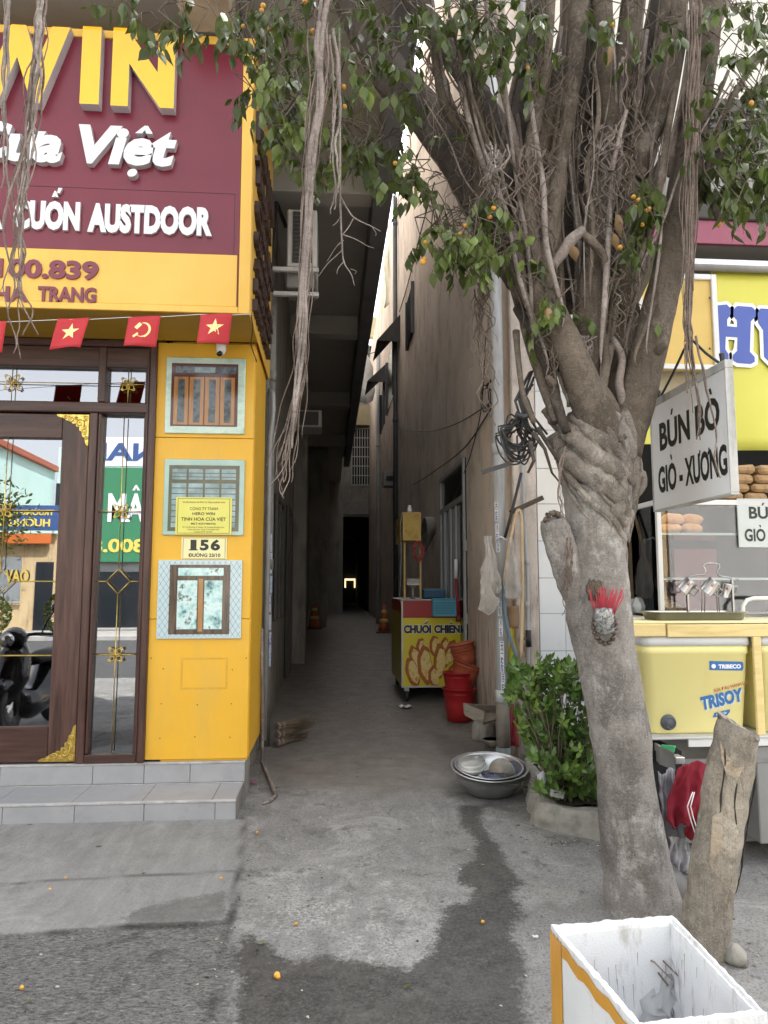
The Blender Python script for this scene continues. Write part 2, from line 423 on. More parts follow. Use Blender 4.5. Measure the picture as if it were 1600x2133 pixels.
def make_ground():
    xs = np.concatenate([[-60, -30, -14, -8, -5, -3.5], np.arange(-2.4, 3.01, .03), [3.6, 5, 8, 14, 30, 60]])
    ys = np.concatenate([[-60, -40, -25, -15, -9, -5, -2, 0, 1], np.arange(1.7, 8.0, .03), np.arange(8.1, 34, .3), [36, 40, 46, 52, 60]])
    X, Yv = np.meshgrid(xs, ys); nx, ny = len(xs), len(ys)
    Z = np.vectorize(gz, otypes=[float])(Yv)
    nz = np.array([[noise.fractal(Vector((x * 1.3, y * 1.3, 3.1)), 1.0, 2.1, 4) for x in xs] for y in ys])
    n2 = np.array([[noise.noise(Vector((x * 7, y * 7, 9.1))) for x in xs] for y in ys])
    n3 = np.array([[noise.fractal(Vector((x * 18, y * 18, 1.7)), 1.0, 2.0, 3) for x in xs] for y in ys])
    near = smooth(40, 12, np.hypot(X, Yv))
    Z += nz * .006 * near + n2 * .0012 * near
    wob = nz * .03 + n2 * .022 + n3 * .018
    wet = gpoly([(952, 1676), (1012, 1678), (1004, 1718), (1040, 1758), (1052, 1800), (1086, 1838), (1072, 1872), (1088, 1905), (1060, 1950), (1098, 2000), (1086, 2060), (1092, 2180),
                 (480, 2180), (505, 2060), (480, 1985), (520, 1945), (560, 1975), (610, 2005), (680, 1990), (760, 2005), (850, 2022), (905, 1972), (912, 1935), (925, 1890), (978, 1880),
                 (985, 1856), (958, 1838), (955, 1808), (998, 1782), (985, 1742), (958, 1722)])
    d_wet = sdf(wet, X, Yv) + wob * .6
    wet2 = gpoly([(255, 1912), (330, 1890), (470, 1862), (474, 1922), (380, 1932), (262, 1938)])
    d_wet2 = sdf(wet2, X, Yv) + wob * .8
    # the drain trickle under the basin and damp by the pipe
    wet3 = gpoly([(880, 1520), (1060, 1560), (1110, 1660), (1130, 1700), (1000, 1690), (930, 1640), (940, 1580)])
    a_wet = .5 * smooth(.10, -.12, sdf(wet3, X, Yv) + wob * 2)
    # the slab before the steps
    slab = gpoly([(-400, 1712), (508, 1708), (500, 1800), (478, 1924), (300, 1932), (120, 1945), (-400, 1990)])
    ds = sdf(slab, X, Yv)
    a_slab = smooth(.006, -.006, ds)
    Z += .012 * smooth(.012, -.012, ds) * near
    joint = np.exp(-(ds / .012) ** 2) * (.45 + .55 * smooth(-.2, .3, nz))
    crack = gpoly([(-300, 1868), (0, 1850), (120, 1838), (260, 1832), (400, 1824), (492, 1820)])
    dc = np.full(X.shape, 1e9)
    for (ax, ay), (bx, by) in zip(crack, crack[1:]):
        ex, ey = bx - ax, by - ay; t = np.clip(((X - ax) * ex + (Yv - ay) * ey) / (ex * ex + ey * ey), 0, 1)
        dc = np.minimum(dc, np.hypot(X - ax - t * ex + n2 * .012, Yv - ay - t * ey + n2 * .012))
    joint = np.maximum(joint, .8 * np.exp(-(dc / .012) ** 2))
    # long joint that runs from the step corner towards the camera, and the one across the alley mouth
    for line, k in (([(508, 1700), (500, 1800), (472, 1935), (440, 2133)], .55), ([(560, 1640), (700, 1632), (830, 1640), (940, 1652)], .28)):
        pl = gpoly(line)
        for (ax, ay), (bx, by) in zip(pl, pl[1:]):
            ex, ey = bx - ax, by - ay; t = np.clip(((X - ax) * ex + (Yv - ay) * ey) / (ex * ex + ey * ey), 0, 1)
            dd = np.hypot(X - ax - t * ex + n2 * .015, Yv - ay - t * ey + n2 * .015)
            joint = np.maximum(joint, k * np.exp(-(dd / .011) ** 2))
    brush = smooth(-.03, .03, sdf(gpoly([(-400, 1712), (508, 1708), (480, 1924), (470, 2300), (-900, 2300), (-900, 1990)]), X, Yv) * -1 + wob) * (1 - a_slab)
    pc = PG(700, 1925); pale = np.exp(-(((X - pc.x - .05) / .52) ** 2 + ((Yv - pc.y) / .95) ** 2)) * smooth(-.35, .5, n3 + nz)
    alley = smooth(5.35, 6.1, Yv + nz * .35 + X * .15)
    me = bpy.data.meshes.new('ground')
    v = np.stack([X.ravel(), Yv.ravel(), Z.ravel()], 1)
    i = np.arange((ny - 1) * (nx - 1)); r = i // (nx - 1); c = i % (nx - 1); a = r * nx + c
    f = np.stack([a, a + 1, a + nx + 1, a + nx], 1)
    me.from_pydata(v.tolist(), [], f.tolist())
    for nm, arr in (('wet', a_wet), ('wetd', np.clip(d_wet, -.3, .3)), ('wetd2', np.clip(d_wet2, -.3, .3)), ('joint', joint), ('brush', brush), ('pale', pale), ('alley', alley), ('slab', a_slab)):
        at = me.attributes.new(nm, 'FLOAT', 'POINT'); at.data.foreach_set('value', arr.ravel().astype(np.float32))
    me.polygons.foreach_set('use_smooth', [True] * len(me.polygons))
    o = bpy.data.objects.new('ground', me); COL.objects.link(o)
    props(o, 'grey stained concrete yard and alley floor', None, None, 'structure')
    # material
    m = bpy.data.materials.new('concrete_ground'); m.use_nodes = True; t = m.node_tree; N = t.nodes; L = t.links; b = N['Principled BSDF']
    tc = N.new('ShaderNodeTexCoord')
    def nzn(sc, det=6, rough=.65, stretch=None, dist=0):
        q = N.new('ShaderNodeTexNoise'); q.inputs['Scale'].default_value = sc; q.inputs['Detail'].default_value = det; q.inputs['Roughness'].default_value = rough; q.inputs['Distortion'].default_value = dist
        if stretch:
            mp = N.new('ShaderNodeMapping'); mp.inputs['Scale'].default_value = stretch; L.new(tc.outputs['Object'], mp.inputs[0]); L.new(mp.outputs[0], q.inputs['Vector'])
        else: L.new(tc.outputs['Object'], q.inputs['Vector'])
        return q.outputs[0]
    def mr(x, a, bb, c=0, d=1):
        q = N.new('ShaderNodeMapRange'); q.inputs[1].default_value = a; q.inputs[2].default_value = bb; q.inputs[3].default_value = c; q.inputs[4].default_value = d; L.new(x, q.inputs[0]); return q.outputs[0]
    def mix(fac, A, B, mode='MIX'):
        q = N.new('ShaderNodeMix'); q.data_type = 'RGBA'; q.blend_type = mode
        if isinstance(fac, (int, float)): q.inputs[0].default_value = fac
        else: L.new(fac, q.inputs[0])
        for k, z in ((6, A), (7, B)):
            if isinstance(z, tuple): q.inputs[k].default_value = (*z, 1)
            else: L.new(z, q.inputs[k])
        return q.outputs[2]
    def mul(A, B):
        q = N.new('ShaderNodeMath'); q.operation = 'MULTIPLY'
        for k, z in enumerate((A, B)):
            if isinstance(z, (int, float)): q.inputs[k].default_value = z
            else: L.new(z, q.inputs[k])
        return q.outputs[0]
    def add(A, B):
        q = N.new('ShaderNodeMath'); q.operation = 'ADD'; L.new(A, q.inputs[0]); L.new(B, q.inputs[1]); return q.outputs[0]
    def mx(A, B):
        q = N.new('ShaderNodeMath'); q.operation = 'MAXIMUM'; L.new(A, q.inputs[0]); L.new(B, q.inputs[1]); return q.outputs[0]
    def att(nm):
        q = N.new('ShaderNodeAttribute'); q.attribute_name = nm; return q.outputs['Fac']
    big = nzn(.9, 5); mid = nzn(5, 8, .7); fine = nzn(70, 4, .7); spk = nzn(160, 3, .8); streak = nzn(9, 8, .7, (1, .28, 1), .6)
    col = mix(mr(big, .35, .65), (.215, .21, .20), (.315, .308, .295))
    col = mix(mr(mid, .35, .7), mix(.55, col, (.15, .15, .15)), col)
    col = mix(mul(mr(streak, .5, .72), .55), col, (.36, .36, .355))
    col = mix(mul(mr(fine, .52, .62), .75), col, (.095, .092, .087))
    col = mix(mul(mr(nzn(110, 3, .8), .55, .68), .5), col, (.43, .425, .41))
    col = mix(mul(mr(nzn(2.6, 7, .75), .56, .64), .55), col, (.14, .135, .125))
    col = mix(mul(mr(nzn(1.7, 9, .8, None, .8), .54, .60), .5), col, (.40, .392, .375))
    col = mix(mul(mr(nzn(3.3, 9, .82, None, .5), .55, .61), .7), col, (.11, .106, .10))
    # smoother, paler slab before the steps
    col = mix(mul(att('slab'), .5), col, mix(mr(streak, .35, .65), (.25, .25, .245), (.36, .36, .35)))
    # brushed rough cement with dark furrows
    fur = nzn(46, 8, .85, (.75, 1.9, 1), .9)
    bcol = mix(mr(fur, .43, .52), (.10, .097, .092), (.40, .395, .38))
    bcol = mix(mul(mr(nzn(2.6, 8, .8, None, 1.0), .50, .60), .75), bcol, mix(mr(fur, .48, .58), (.085, .082, .078), (.24, .235, .225)))
    col = mix(mul(mr(add(att('brush'), mr(nzn(9, 8, .8), .3, .7, -.35, .35)), .3, .7), .92), col, bcol)
    # limy bloom
    pm = mul(att('pale'), mr(nzn(48, 8, .88), .48, .56)); col = mix(mul(pm, .8), col, (.56, .55, .53))
    dk = mul(att('pale'), mr(nzn(30, 4, .7), .60, .68)); col = mix(mul(dk, .7), col, (.12, .12, .12))
    # trodden brown alley floor
    acol = mix(mr(mid, .35, .65), (.15, .135, .12), (.22, .20, .18))
    acol = mix(mul(mr(nzn(11, 5, .6, (1, 2.2, 1)), .63, .70), .8), acol, (.07, .065, .06))
    col = mix(mul(att('alley'), .9), col, acol)
    edge = mr(add(mul(nzn(34, 7, .8), .6), mul(nzn(7, 6, .7), .4)), .3, .7, -.075, .075)
    wf = mx(att('wet'), mx(mr(add(att('wetd'), edge), .022, -.022), mul(mr(add(att('wetd2'), edge), .02, -.02), .55)))
    wm = mr(nzn(14, 6, .7), .3, .6, .78, 1.0)
    wcol = mix(mr(nzn(55, 6, .85), .42, .66), (.022, .021, .020), (.105, .10, .094))
    wcol = mix(mul(mr(nzn(3, 7, .75), .45, .62), .6), wcol, (.085, .08, .072))
    col = mix(mul(mul(wf, wm), .93), col, wcol)
    col = mix(mul(att('joint'), .9), col, (.045, .043, .04))
    # little dark spots and pale specks everywhere
    vo = N.new('ShaderNodeTexVoronoi'); vo.inputs['Scale'].default_value = 5.5; L.new(tc.outputs['Object'], vo.inputs['Vector'])
    col = mix(mul(mr(add(vo.outputs['Distance'], mr(nzn(30, 5, .7), .3, .7, -.05, .05)), .11, .07), mul(mr(mid, .48, .53), .85)), col, (.055, .053, .05))
    col = mix(mul(mr(spk, .66, .72), .6), col, (.55, .545, .52))
    L.new(col, b.inputs['Base Color'])
    L.new(mr(mul(wf, wm), 0, 1, .9, .62), b.inputs['Roughness'])
    b.inputs['Specular IOR Level'].default_value = .25
    bp = N.new('ShaderNodeBump'); bp.inputs['Strength'].default_value = .8; bp.inputs['Distance'].default_value = .014
    hsum = N.new('ShaderNodeMath'); hsum.operation = 'ADD'; L.new(mul(fine, .35), hsum.inputs[0]); L.new(mul(att('brush'), mr(fur, .42, .58, 0, .9)), hsum.inputs[1])
    L.new(hsum.outputs[0], bp.inputs['Height']); L.new(bp.outputs[0], b.inputs['Normal'])
    me.materials.append(m)
make_ground()
# ================================================================ yellow door shop on the left
YF, YS = 5.40, 4.77           # wall plane, signboard plane
XR, XW = -.59, -.65           # shop corner, alley wall
m_yel = M('yellow_cladding', [srgb('#e4ae28'), srgb('#eab534')], 2.2, .42, .03, 30, grime=srgb('#c8a85a'), gpos=(.50, .78), ghi=.55)
m_yel2 = M('yellow_sign_paint', [srgb('#e6b548'), srgb('#ecbe58')], 1.5, .38, grime=srgb('#c9a050'), gscale=(1.6, 1.6, .35), gpos=(.52, .8), ghi=.6)
m_mar = M('maroon_panel', [srgb('#6a1a2c'), srgb('#762436')], 1.1, .33, grime=srgb('#84404e'), gpos=(.6, .95), ghi=.6)
m_wood = M('dark_wood', [(.030, .012, .010), (.070, .030, .023), (.115, .056, .044)], 9, .38, .12, 45, stretch=(3.0, 3.0, .22), rvar=.1)
m_woodh = M('dark_wood_rail', [(.030, .012, .010), (.062, .026, .020), (.095, .045, .035)], 9, .38, .12, 45, stretch=(.22, 3.0, 3.0), rvar=.1)
m_gold = M('gilt', [srgb('#b08a2e'), srgb('#e8cf7a')], 40, .28, metal=.85)
m_goldt = M('gilt_leaf', [(.62, .45, .10)], 1, .35, metal=.6)
m_tile = M('grey_step_tile', [(.30, .305, .32), (.37, .375, .39)], 3.5, .42, .04, 200, grime=(.20, .19, .18), gscale=(2, 2, 2), gpos=(.56, .8), ghi=.6)
m_grout = M('white_grout', [(.50, .50, .50), (.32, .31, .30)], 12, .8, .1)
m_cem = M('raw_cement', [(.20, .19, .175), (.33, .315, .29)], 4, .9, .3, 60, grime=(.10, .09, .08), gpos=(.5, .75))
m_soff = M('soffit_render', [(.40, .375, .345), (.48, .46, .42)], 1.5, .9, .1, 60, grime=(.26, .24, .215), gscale=(1, 1, 1), gpos=(.55, .85), ghi=.7)
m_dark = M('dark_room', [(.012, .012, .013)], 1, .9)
m_white = M('white_letter', [(.78, .79, .81)], 1, .35)
m_wside = M('white_letter_side', [(.62, .60, .61), (.5, .48, .5)], 3, .5)
m_ylet = M('yellow_acrylic', [srgb('#f5bd00')], 1, .10, coat=.6)
m_alu = M('aluminium', [(.55, .55, .56), (.66, .66, .67)], 8, .38, metal=.8, grime=(.25, .24, .22), gpos=(.55, .85), ghi=.5)

house = thing('shop_house', 'yellow clad corner shop with dark wooden glass door and tiled steps', 'house', (XR - 1.2, YF, 0))
# ---- wall mass, upper floor, overhang
mb = MB(); mb.box((XR - .62, YF + .006, .29), (XR - .004, YF + .9, 3.40)); mb.build('pillar', m_yel, house)
# cladding sheets on the pillar face, three of them with thin joints
for z0, z1 in ((.305, 1.302), (1.306, 2.652), (2.656, 3.385)):
    mb = MB(); mb.box((-1.318, YF - .012, z0), (XR, YF + .004, z1), .003); mb.build('cladding_sheet', m_yel, house)
mb = MB(); mb.box((XR - .0035, YF + .008, .31), (XR + .006, YF + .86, 5.3), .002); mb.build('side_cladding', m_yel, house)
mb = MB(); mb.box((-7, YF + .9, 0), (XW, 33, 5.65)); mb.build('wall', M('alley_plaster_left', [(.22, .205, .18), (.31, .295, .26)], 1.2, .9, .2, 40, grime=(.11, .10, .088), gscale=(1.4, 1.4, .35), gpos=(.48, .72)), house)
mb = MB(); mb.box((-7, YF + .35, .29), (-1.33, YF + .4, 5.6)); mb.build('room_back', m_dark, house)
mb = MB(); mb.box((-7, YF + .02, 3.30), (-1.34, YF + .34, 5.64)); mb.build('lintel', m_yel, house)
mb = MB(); mb.box((-9, 4.25, 5.70), (.44, 23.0, 5.95)); mb.build('overhang_slab', m_soff, house)
mb = MB(); mb.box((-9, 4.6, 5.953), (.40, 33, 12.5)); mb.build('upper_floor', m_soff, house)  # unseen volume above the slab, put in to block light
for yb in (6.78, 10.7, 15.1, 19.5):
    mb = MB(); mb.box((XW + .002, yb, 5.40 if yb > 7 else 5.44), (.398, yb + .26, 5.698), .01); mb.build('cross_beam', m_soff, house)
mb = MB(); mb.box((.40, 4.30, 5.36), (.585, 22.9, 5.698), .01); mb.build('edge_beam', M('edge_beam_paint', [(.13, .13, .14), (.18, .18, .19)], 3, .8, .1), house)
mb = MB(); mb.box((-1.05, 4.32, 5.42), (-.70, 4.75, 5.697), .01); mb.build('bracket_beam', M('stained_beam', [(.42, .36, .26), (.50, .44, .34), (.40, .20, .07)], 6, .9, .1, lo=.4, hi=.75), house)
# ---- steps: every tile is a piece
st = MB(); st.box((-4.5, 4.985, 0), (-.612, 5.398, .128)); st.box((-4.5, 5.392, .0), (-.604, YF + .3, .282)); steps = st.build('steps', m_cem, house)
def tilepart(a, b, ch=.003):
    q = MB(); q.box(a, b, ch); q.build('tile', m_tile, steps)
def xs_at(pxs, py, Y): return [PY(x, py, Y).x for x in pxs]
for xs, (ya, yb), (za, zb) in (
        (xs_at([-420, -170, 5, 155, 300, 448], 1690, 4.975) + [-.613], (4.972, 4.986), (.004, .118)),
        (xs_at([-400, -180, 0, 193, 300, 396], 1610, 5.38) + [-.605], (5.379, 5.393), (.145, .272))):
    for x0, x1 in zip(xs, xs[1:]): tilepart((x0 + .0015, ya, za), (x1 - .0015, yb, zb))
xt = [PZ(x, 1652, .138).x for x in (-420, -160, 20, 172, 310, 449)] + [-.613]
for x0, x1 in zip(xt, xt[1:]): tilepart((x0 + .0015, 4.984, .1285), (x1 - .0015, 5.377, .138))
xt = xs_at([-300, -60, 140, 330], 1600, 5.4) + [-.6]
for x0, x1 in zip(xt, xt[1:]): tilepart((x0 + .0015, 5.391, .2825), (x1 - .0015, YF + .28, .290))
q = MB(); q.box((-4.5, 4.969, .119), (-.611, 4.984, .136), .004); q.build('grout_nosing', m_grout, steps)
q = MB(); q.box((-4.5, 5.3765, .2725), (-.603, 5.3905, .2885), .004); q.build('grout_nosing', m_grout, steps)
q = MB(); q.box((-4.5, 5.366, .138), (-.613, 5.3785, .1445), .002); q.build('grout_line', m_grout, steps)
q = MB(); q.box((-2.6, 4.964, .0), (-.9, 4.9715, .008), .002); q.build('grout_line', m_grout, steps)
# ---- door joinery (plane just in front of YF)
YD = YF - .004
def X1(px): return PY(px, 1219, YD).x
def Z1(py, px=150): return PY(px, py, YD).z
zt, zf = Z1(708), .2905
j = lambda nm, px0, px1, z0, z1, y0, y1, par=house, mt=m_wood: MB().box((X1(px0), YD + y0, z0), (X1(px1), YD + y1, z1), .006).build(nm, mt, par)
ztr0, ztr1 = Z1(838), Z1(766)          # transom pane
zr0, zr1 = Z1(860), Z1(838)            # mid rail
frame = MB().box((X1(299.5), YD - .045, zf), (X1(314), YD + .10, zt), .008).build('door_frame', m_wood, house)
j('frame_moulding', 289, 299, zf + .002, zt - .055, -.012, .09, frame)
j('frame_moulding', 293.5, 299.3, zf + .03, zt - .06, -.03, -.0125, frame)
j('frame_post', 174.5, 191, zf + .002, zr0 - .001, -.03, .09, frame)
j('frame_post', 191.2, 198, zf + .062, zr0 - .001, -.012, .08, frame)
j('frame_post', 189, 206, zr1 + .001, zt - .056, -.03, .09, frame)
MB().box((X1(-600), YD - .045, zt - .055), (X1(299.3), YD + .10, zt - .001), .008).build('frame_head', m_woodh, frame)
MB().box((X1(-600), YD - .03, zr0), (X1(298), YD + .088, zr1), .008).build('mid_rail', m_woodh, frame)
MB().box((X1(-600), YD - .02, ztr1 + .002), (X1(298), YD + .08, zt - .057), .006).build('transom_rail', m_woodh, frame)
MB().box((X1(191.2), YD - .03, zf + .001), (X1(298), YD + .08, zf + .06), .006).build('sidelight_sill', m_woodh, frame)
m_glass = glass('dark_door_glass', .30, (.74, .76, .80), 0.0, .6)
TILT = math.tan(R(.55))
def pane(px0, px1, z0, z1, par, y=.035):
    """panes lean back a touch"""
    x0, x1 = X1(px0), X1(px1); h = (z1 - z0) * TILT
    MB().add([(x0, YD + y, z0), (x1, YD + y, z0), (x1, YD + y + h, z1), (x0, YD + y + h, z1),
              (x0, YD + y + .008, z0), (x1, YD + y + .008, z0), (x1, YD + y + h + .008, z1), (x0, YD + y + h + .008, z1)],
             [(0, 1, 2, 3), (7, 6, 5, 4), (0, 4, 5, 1), (1, 5, 6, 2), (2, 6, 7, 3), (3, 7, 4, 0)]).build('pane', m_glass, par)
pane(-600, 189, ztr0, ztr1 + .003, frame); pane(206, 293, ztr0, ztr1 + .003, frame)
zs0, zs1 = zf + .058, zr0 - .002
pane(197, 291, zs0, zs1, frame)
# door leaf with its stiles, rails, glass, gilt corners
lf_t, lf_b = zr0 - .012, zf + .012
zg1, zg0 = Z1(912, 60), Z1(1513, 60)
leaf = MB().box((X1(116), YD - .012, lf_b), (X1(173.5), YD + .055, lf_t), .005).build('door_leaf', m_wood, house)
MB().box((X1(-190), YD - .012, zg1), (X1(115.8), YD + .055, lf_t), .005).build('top_rail', m_woodh, leaf)
MB().box((X1(-190), YD - .012, lf_b), (X1(115.8), YD + .055, zg0), .005).build('bottom_rail', m_woodh, leaf)
MB().box((X1(-190), YD - .012, zg0 + .001), (X1(-118), YD + .055, zg1 - .001), .005).build('stile', m_wood, leaf)
pane(-118, 118, zg0 - .003, zg1 + .003, leaf, .01)
MB().box((X1(-600), YD - .01, lf_b), (X1(-193), YD + .055, lf_t), .005).build('door_leaf', m_wood, house)
# gilt glazing bars and scrolls
def gbar(p, q, r=.0035): return MB().tube([p, q], r, 6)
def scroll(cx, cz, y, s, par):
    mb = MB()
    for k in range(4):
        a0 = math.pi / 4 + k * math.pi / 2
        for sg in (-1, 1):
            pts = []
            for i in range(15):
                t = i / 14; a = a0 + sg * (.25 + t * .35) if t < .5 else a0 + sg * (.42 - (t - .5) * .2)
                rr = s * (.25 + t * .8)
                ang = a0 + sg * (.62 * math.sin(t * math.pi) - .1)
                pts.append((cx + rr * math.cos(ang), y, cz + rr * math.sin(ang)))
            e = Vector(pts[-1]); c = Vector((cx, y, cz)); d = (e - c).normalized(); n = Vector((d.z, 0, -d.x)) * -sg
            for i in range(1, 9):
                a = i / 8 * 4.4; pts.append(tuple(e + n * s * .16 * (1 - math.cos(a)) * .9 + d * s * .16 * math.sin(a)))
            mb.tube(pts, .0032, 5)
    mb.tube([(cx - .5 * s, y, cz), (cx + .5 * s, y, cz)], .006, 6); mb.tube([(cx, y, cz - .5 * s), (cx, y, cz + .5 * s)], .006, 6)
    return mb.build('scroll_ornament', m_gold, par)
def gl(par, segs):
    mb = MB()
    for (xa, za), (xb, zb) in segs: mb.tube([(xa, YD + .004, za), (xb, YD + .004, zb)], .0038, 6)
    return mb.build('glazing_bar', m_gold, par)
cxs = X1(245.5); zc = lambda py, px=245: Z1(py, px)
zd = zc(1211)
dz = zc(1185) - zc(1211)
gl(frame, [((cxs, zs1 - .01), (cxs, zd + dz))]); gl(frame, [((cxs, zs0 + .01), (cxs, zd - dz))])
gl(frame, [((cxs, zd + dz), (cxs + .085, zd)), ((cxs + .085, zd), (cxs, zd - dz)), ((cxs, zd - dz), (cxs - .085, zd)), ((cxs - .085, zd), (cxs, zd + dz))])
for z in (zd, zc(1065), zc(1364)):
    gl(frame, [((X1(199), z), (cxs - (.085 if z == zd else 0), z))]); gl(frame, [((cxs + (.085 if z == zd else 0), z), (X1(289), z))])
scroll(cxs, zc(1065), YD + .0, .055, frame); scroll(cxs, zc(1364), YD + .0, .055, frame)
ct = X1(251.5); zt2 = Z1(800, 260)
gl(frame, [((ct, ztr0), (ct, ztr1))]); gl(frame, [((X1(206), zt2), (X1(293), zt2))]); scroll(ct, zt2, YD, .055, frame)
c0 = X1(2)
gl(frame, [((c0, ztr0), (c0, ztr1))]); gl(frame, [((X1(-300), zt2), (X1(189), zt2))]); scroll(c0, zt2, YD, .06, frame)
def gl2(segs):
    mb = MB()
    for (xa, za), (xb, zb) in segs: mb.tube([(xa, YD - .012, za), (xb, YD - .012, zb)], .0038, 6)
    return mb.build('glazing_bar', m_gold, leaf)
gl2([((c0, zg0), (c0, zd - dz))]); gl2([((c0, zd + dz), (c0, zg1))])
gl2([((c0, zd + dz), (c0 + .085, zd)), ((c0 + .085, zd), (c0, zd - dz)), ((c0, zd - dz), (c0 - .085, zd)), ((c0 - .085, zd), (c0, zd + dz))])
for z in (zd, zc(1065), zc(1364)): gl2([((c0 + (.085 if z == zd else 0), z), (X1(116), z))])
scroll(c0, zc(1065), YD - .014, .055, leaf)
fr_leaf = lambda u, v, wv: Vector((u, YD + .0085 - wv, v))
word('VAO', fr_leaf, X1(9), X1(58), Z1(1213, 35), Z1(1187, 35), .001, .03, 0, 'letter', m_goldt, leaf)
def corner_gilt(x, z, sx, sz, L):
    """scalloped gilt corner plate with raised scrolls"""
    mb = MB(); fr = lambda u, v, wv: Vector((x + sx * u, YD - .0135 - wv, z + sz * v))
    out = [(0, 0)]
    n = 7
    for i in range(n * 6 + 1):
        t = i / (n * 6); r = L * (1 - .10 * abs(math.sin(t * n * math.pi)))
        bx = (1 - t) * L; by = t * L; k = 1 - .32 * math.sin(math.pi * t) + .10 * abs(math.sin(t * n * math.pi)) - .05
        out.append((max(bx * k, .0), max(by * k, 0)))
    if sx * sz > 0: out = out[::-1]
    mb.prism(out, fr, .004)
    o = mb.build('corner_ornament', m_gold, leaf)
    mb = MB(); rng = random.Random(3)
    for cx, cy, r in ((.30, .30, .16), (.58, .16, .11), (.16, .58, .11), (.78, .08, .07), (.08, .78, .07), (.42, .14, .06), (.14, .42, .06), (.12, .12, .10)):
        pts = []
        for i in range(22):
            a = i / 21 * 9.0 + cx * 9; rr = r * (1 - i / 24); pts.append(fr((cx + rr * math.cos(a)) * L * .9, (cy + rr * math.sin(a)) * L * .9, .006))
        mb.tube(pts, .0045, 5)
    s = mb.build('relief_scroll', m_gold, leaf); s['kind'] = 'stuff'
xc = X1(172.5)
corner_gilt(xc, lf_t - .004, -1, -1, .245); corner_gilt(xc, lf_b + .004, -1, 1, .265)

# ---- signboard
sb = thing('shop_signboard', 'large maroon and yellow shop signboard with raised letters above the door', 'signboard', (-2.2, YS, 3.383))
def XS(px, py=400): return PY(px, py, YS).x
def ZS(py, px=300): return PY(px, py, YS).z
XSR = -.562
zs_b, zs_t = 3.383, 5.40
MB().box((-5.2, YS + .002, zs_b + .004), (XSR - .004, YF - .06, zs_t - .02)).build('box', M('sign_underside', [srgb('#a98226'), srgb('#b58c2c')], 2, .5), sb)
zsp = ZS(527)                              # split between maroon and yellow band
MB().box((-5.2, YS - .012, zsp + .001), (XSR - .078, YS, zs_t - .06), .002).build('face_panel', m_mar, sb)
MB().box((-5.2, YS - .016, zs_b + .05), (XS(494, 590), YS, zsp), .002).build('lower_band', m_yel2, sb)
MB().box((XS(494, 590) + .002, YS - .010, zs_b + .05), (XSR - .078, YS, zsp), .001).build('maroon_strip', m_mar, sb)
MB().box((XSR - .076, YS - .022, zs_b + .001), (XSR, YS + .0, zs_t), .003).build('border', m_yel2, sb)
MB().box((-5.2, YS - .022, zs_t - .058), (XSR - .078, YS, zs_t), .003).build('border', m_yel2, sb)
MB().box((-5.2, YS - .022, zs_b + .001), (XSR - .078, YS, zs_b + .048), .003).build('border', m_yel2, sb)
MB().box((XS(488.5, 460), YS - .0135, zsp + .002), (XS(489.5, 460), YS - .0122, zsp + .44)).build('panel_seam', M('seam', [(.03, .01, .015)]), sb)
MB().box((-5.2, YS - .0135, zsp + .44), (XS(489.5, 460), YS - .0122, zsp + .443)).build('panel_seam', M('seam', [(.03, .01, .015)]), sb)
MB().box((XSR - .0035, YS + .001, zs_b - .004), (XSR + .004, 6.36, zs_t), .002).build('side_panel', m_yel2, sb)
fs = lambda u, v, wv: Vector((u, YS - .0125 - wv, v))
def sgn(tx, p0, p1, yb, yt, dep, off, mat, side=None, shear=0.0, ref='H', split=True):
    word(tx, fs, XS(p0, (yb + yt) / 2), XS(p1, (yb + yt) / 2), ZS(yb, (p0 + p1) / 2), ZS(yt, (p0 + p1) / 2), dep, off, shear, 'letter', mat, sb, split, side, ref)
sgn('W', -62, 153, 229, 71, .075, .055, m_ylet, m_wside)
sgn('I', 178, 217, 234, 75, .075, .055, m_ylet, m_wside)
sgn('N', 241, 370, 240, 80, .075, .055, m_ylet, m_wside)
sgn('Cửa', -65, 138, 346, 266, .05, .045, m_white, m_wside, .22)
sgn('Việt', 169, 372, 354, 275, .05, .045, m_white, m_wside, .22)
sgn('CỬA', -130, 12, 480, 424, .022, .062, m_white, m_wside)
sgn('CUỐN', 33, 170, 483, 424, .022, .062, m_white, m_wside)
sgn('AUSTDOOR', 186, 444, 492, 433, .022, .062, m_white, m_wside)
m_marl = M('maroon_letter', [srgb('#7b3a49')], 1, .5)
fs0 = fs; fs = lambda u, v, wv: Vector((u, YS - .0165 - wv, v))
sgn('100.839', -3, 208, 583, 545, .012, .04, m_marl, m_marl)
sgn('NHA', -50, 62, 631, 599, .012, .035, m_marl, m_marl)
sgn('TRANG', 82, 203, 632, 601, .012, .035, m_marl, m_marl)
fside = lambda u, v, wv: Vector((XSR + .0042 + wv, u, v))
m_blet = M('brown_letter', [srgb('#3a2a2a')], 1, .5)
for tx, y0, y1, zb, hh in (('HERO WIN', YS + .10, 6.15, 4.72, .22), ('Tinh Hoa', YS + .08, 5.9, 4.42, .17), ('Cửa Việt', YS + .1, 6.2, 4.14, .17), ('CỬA CUỐN', YS + .08, 5.9, 3.94, .11), ('AUSTDOOR', YS + .1, 6.2, 3.76, .11), ('100.839', YS + .1, 6.1, 3.60, .09), ('NHA TRANG', YS + .1, 6.0, 3.46, .08)):
    word(tx, fside, y0, y1, zb, zb + hh, .035, .04, 0, 'letter', m_blet, sb, True, m_blet)
MB().tube([(XSR + .006, YS + .02, zs_b + .02), (XSR + .012, YS + .10, zs_b - .05), (XSR - .03, YS + .35, zs_b - .09), (XR + .012, YF + .02, zs_b - .12)], .004, 6).build('hanging_wire', M('black_wire', [(.02, .02, .02)], 1, .5), sb)

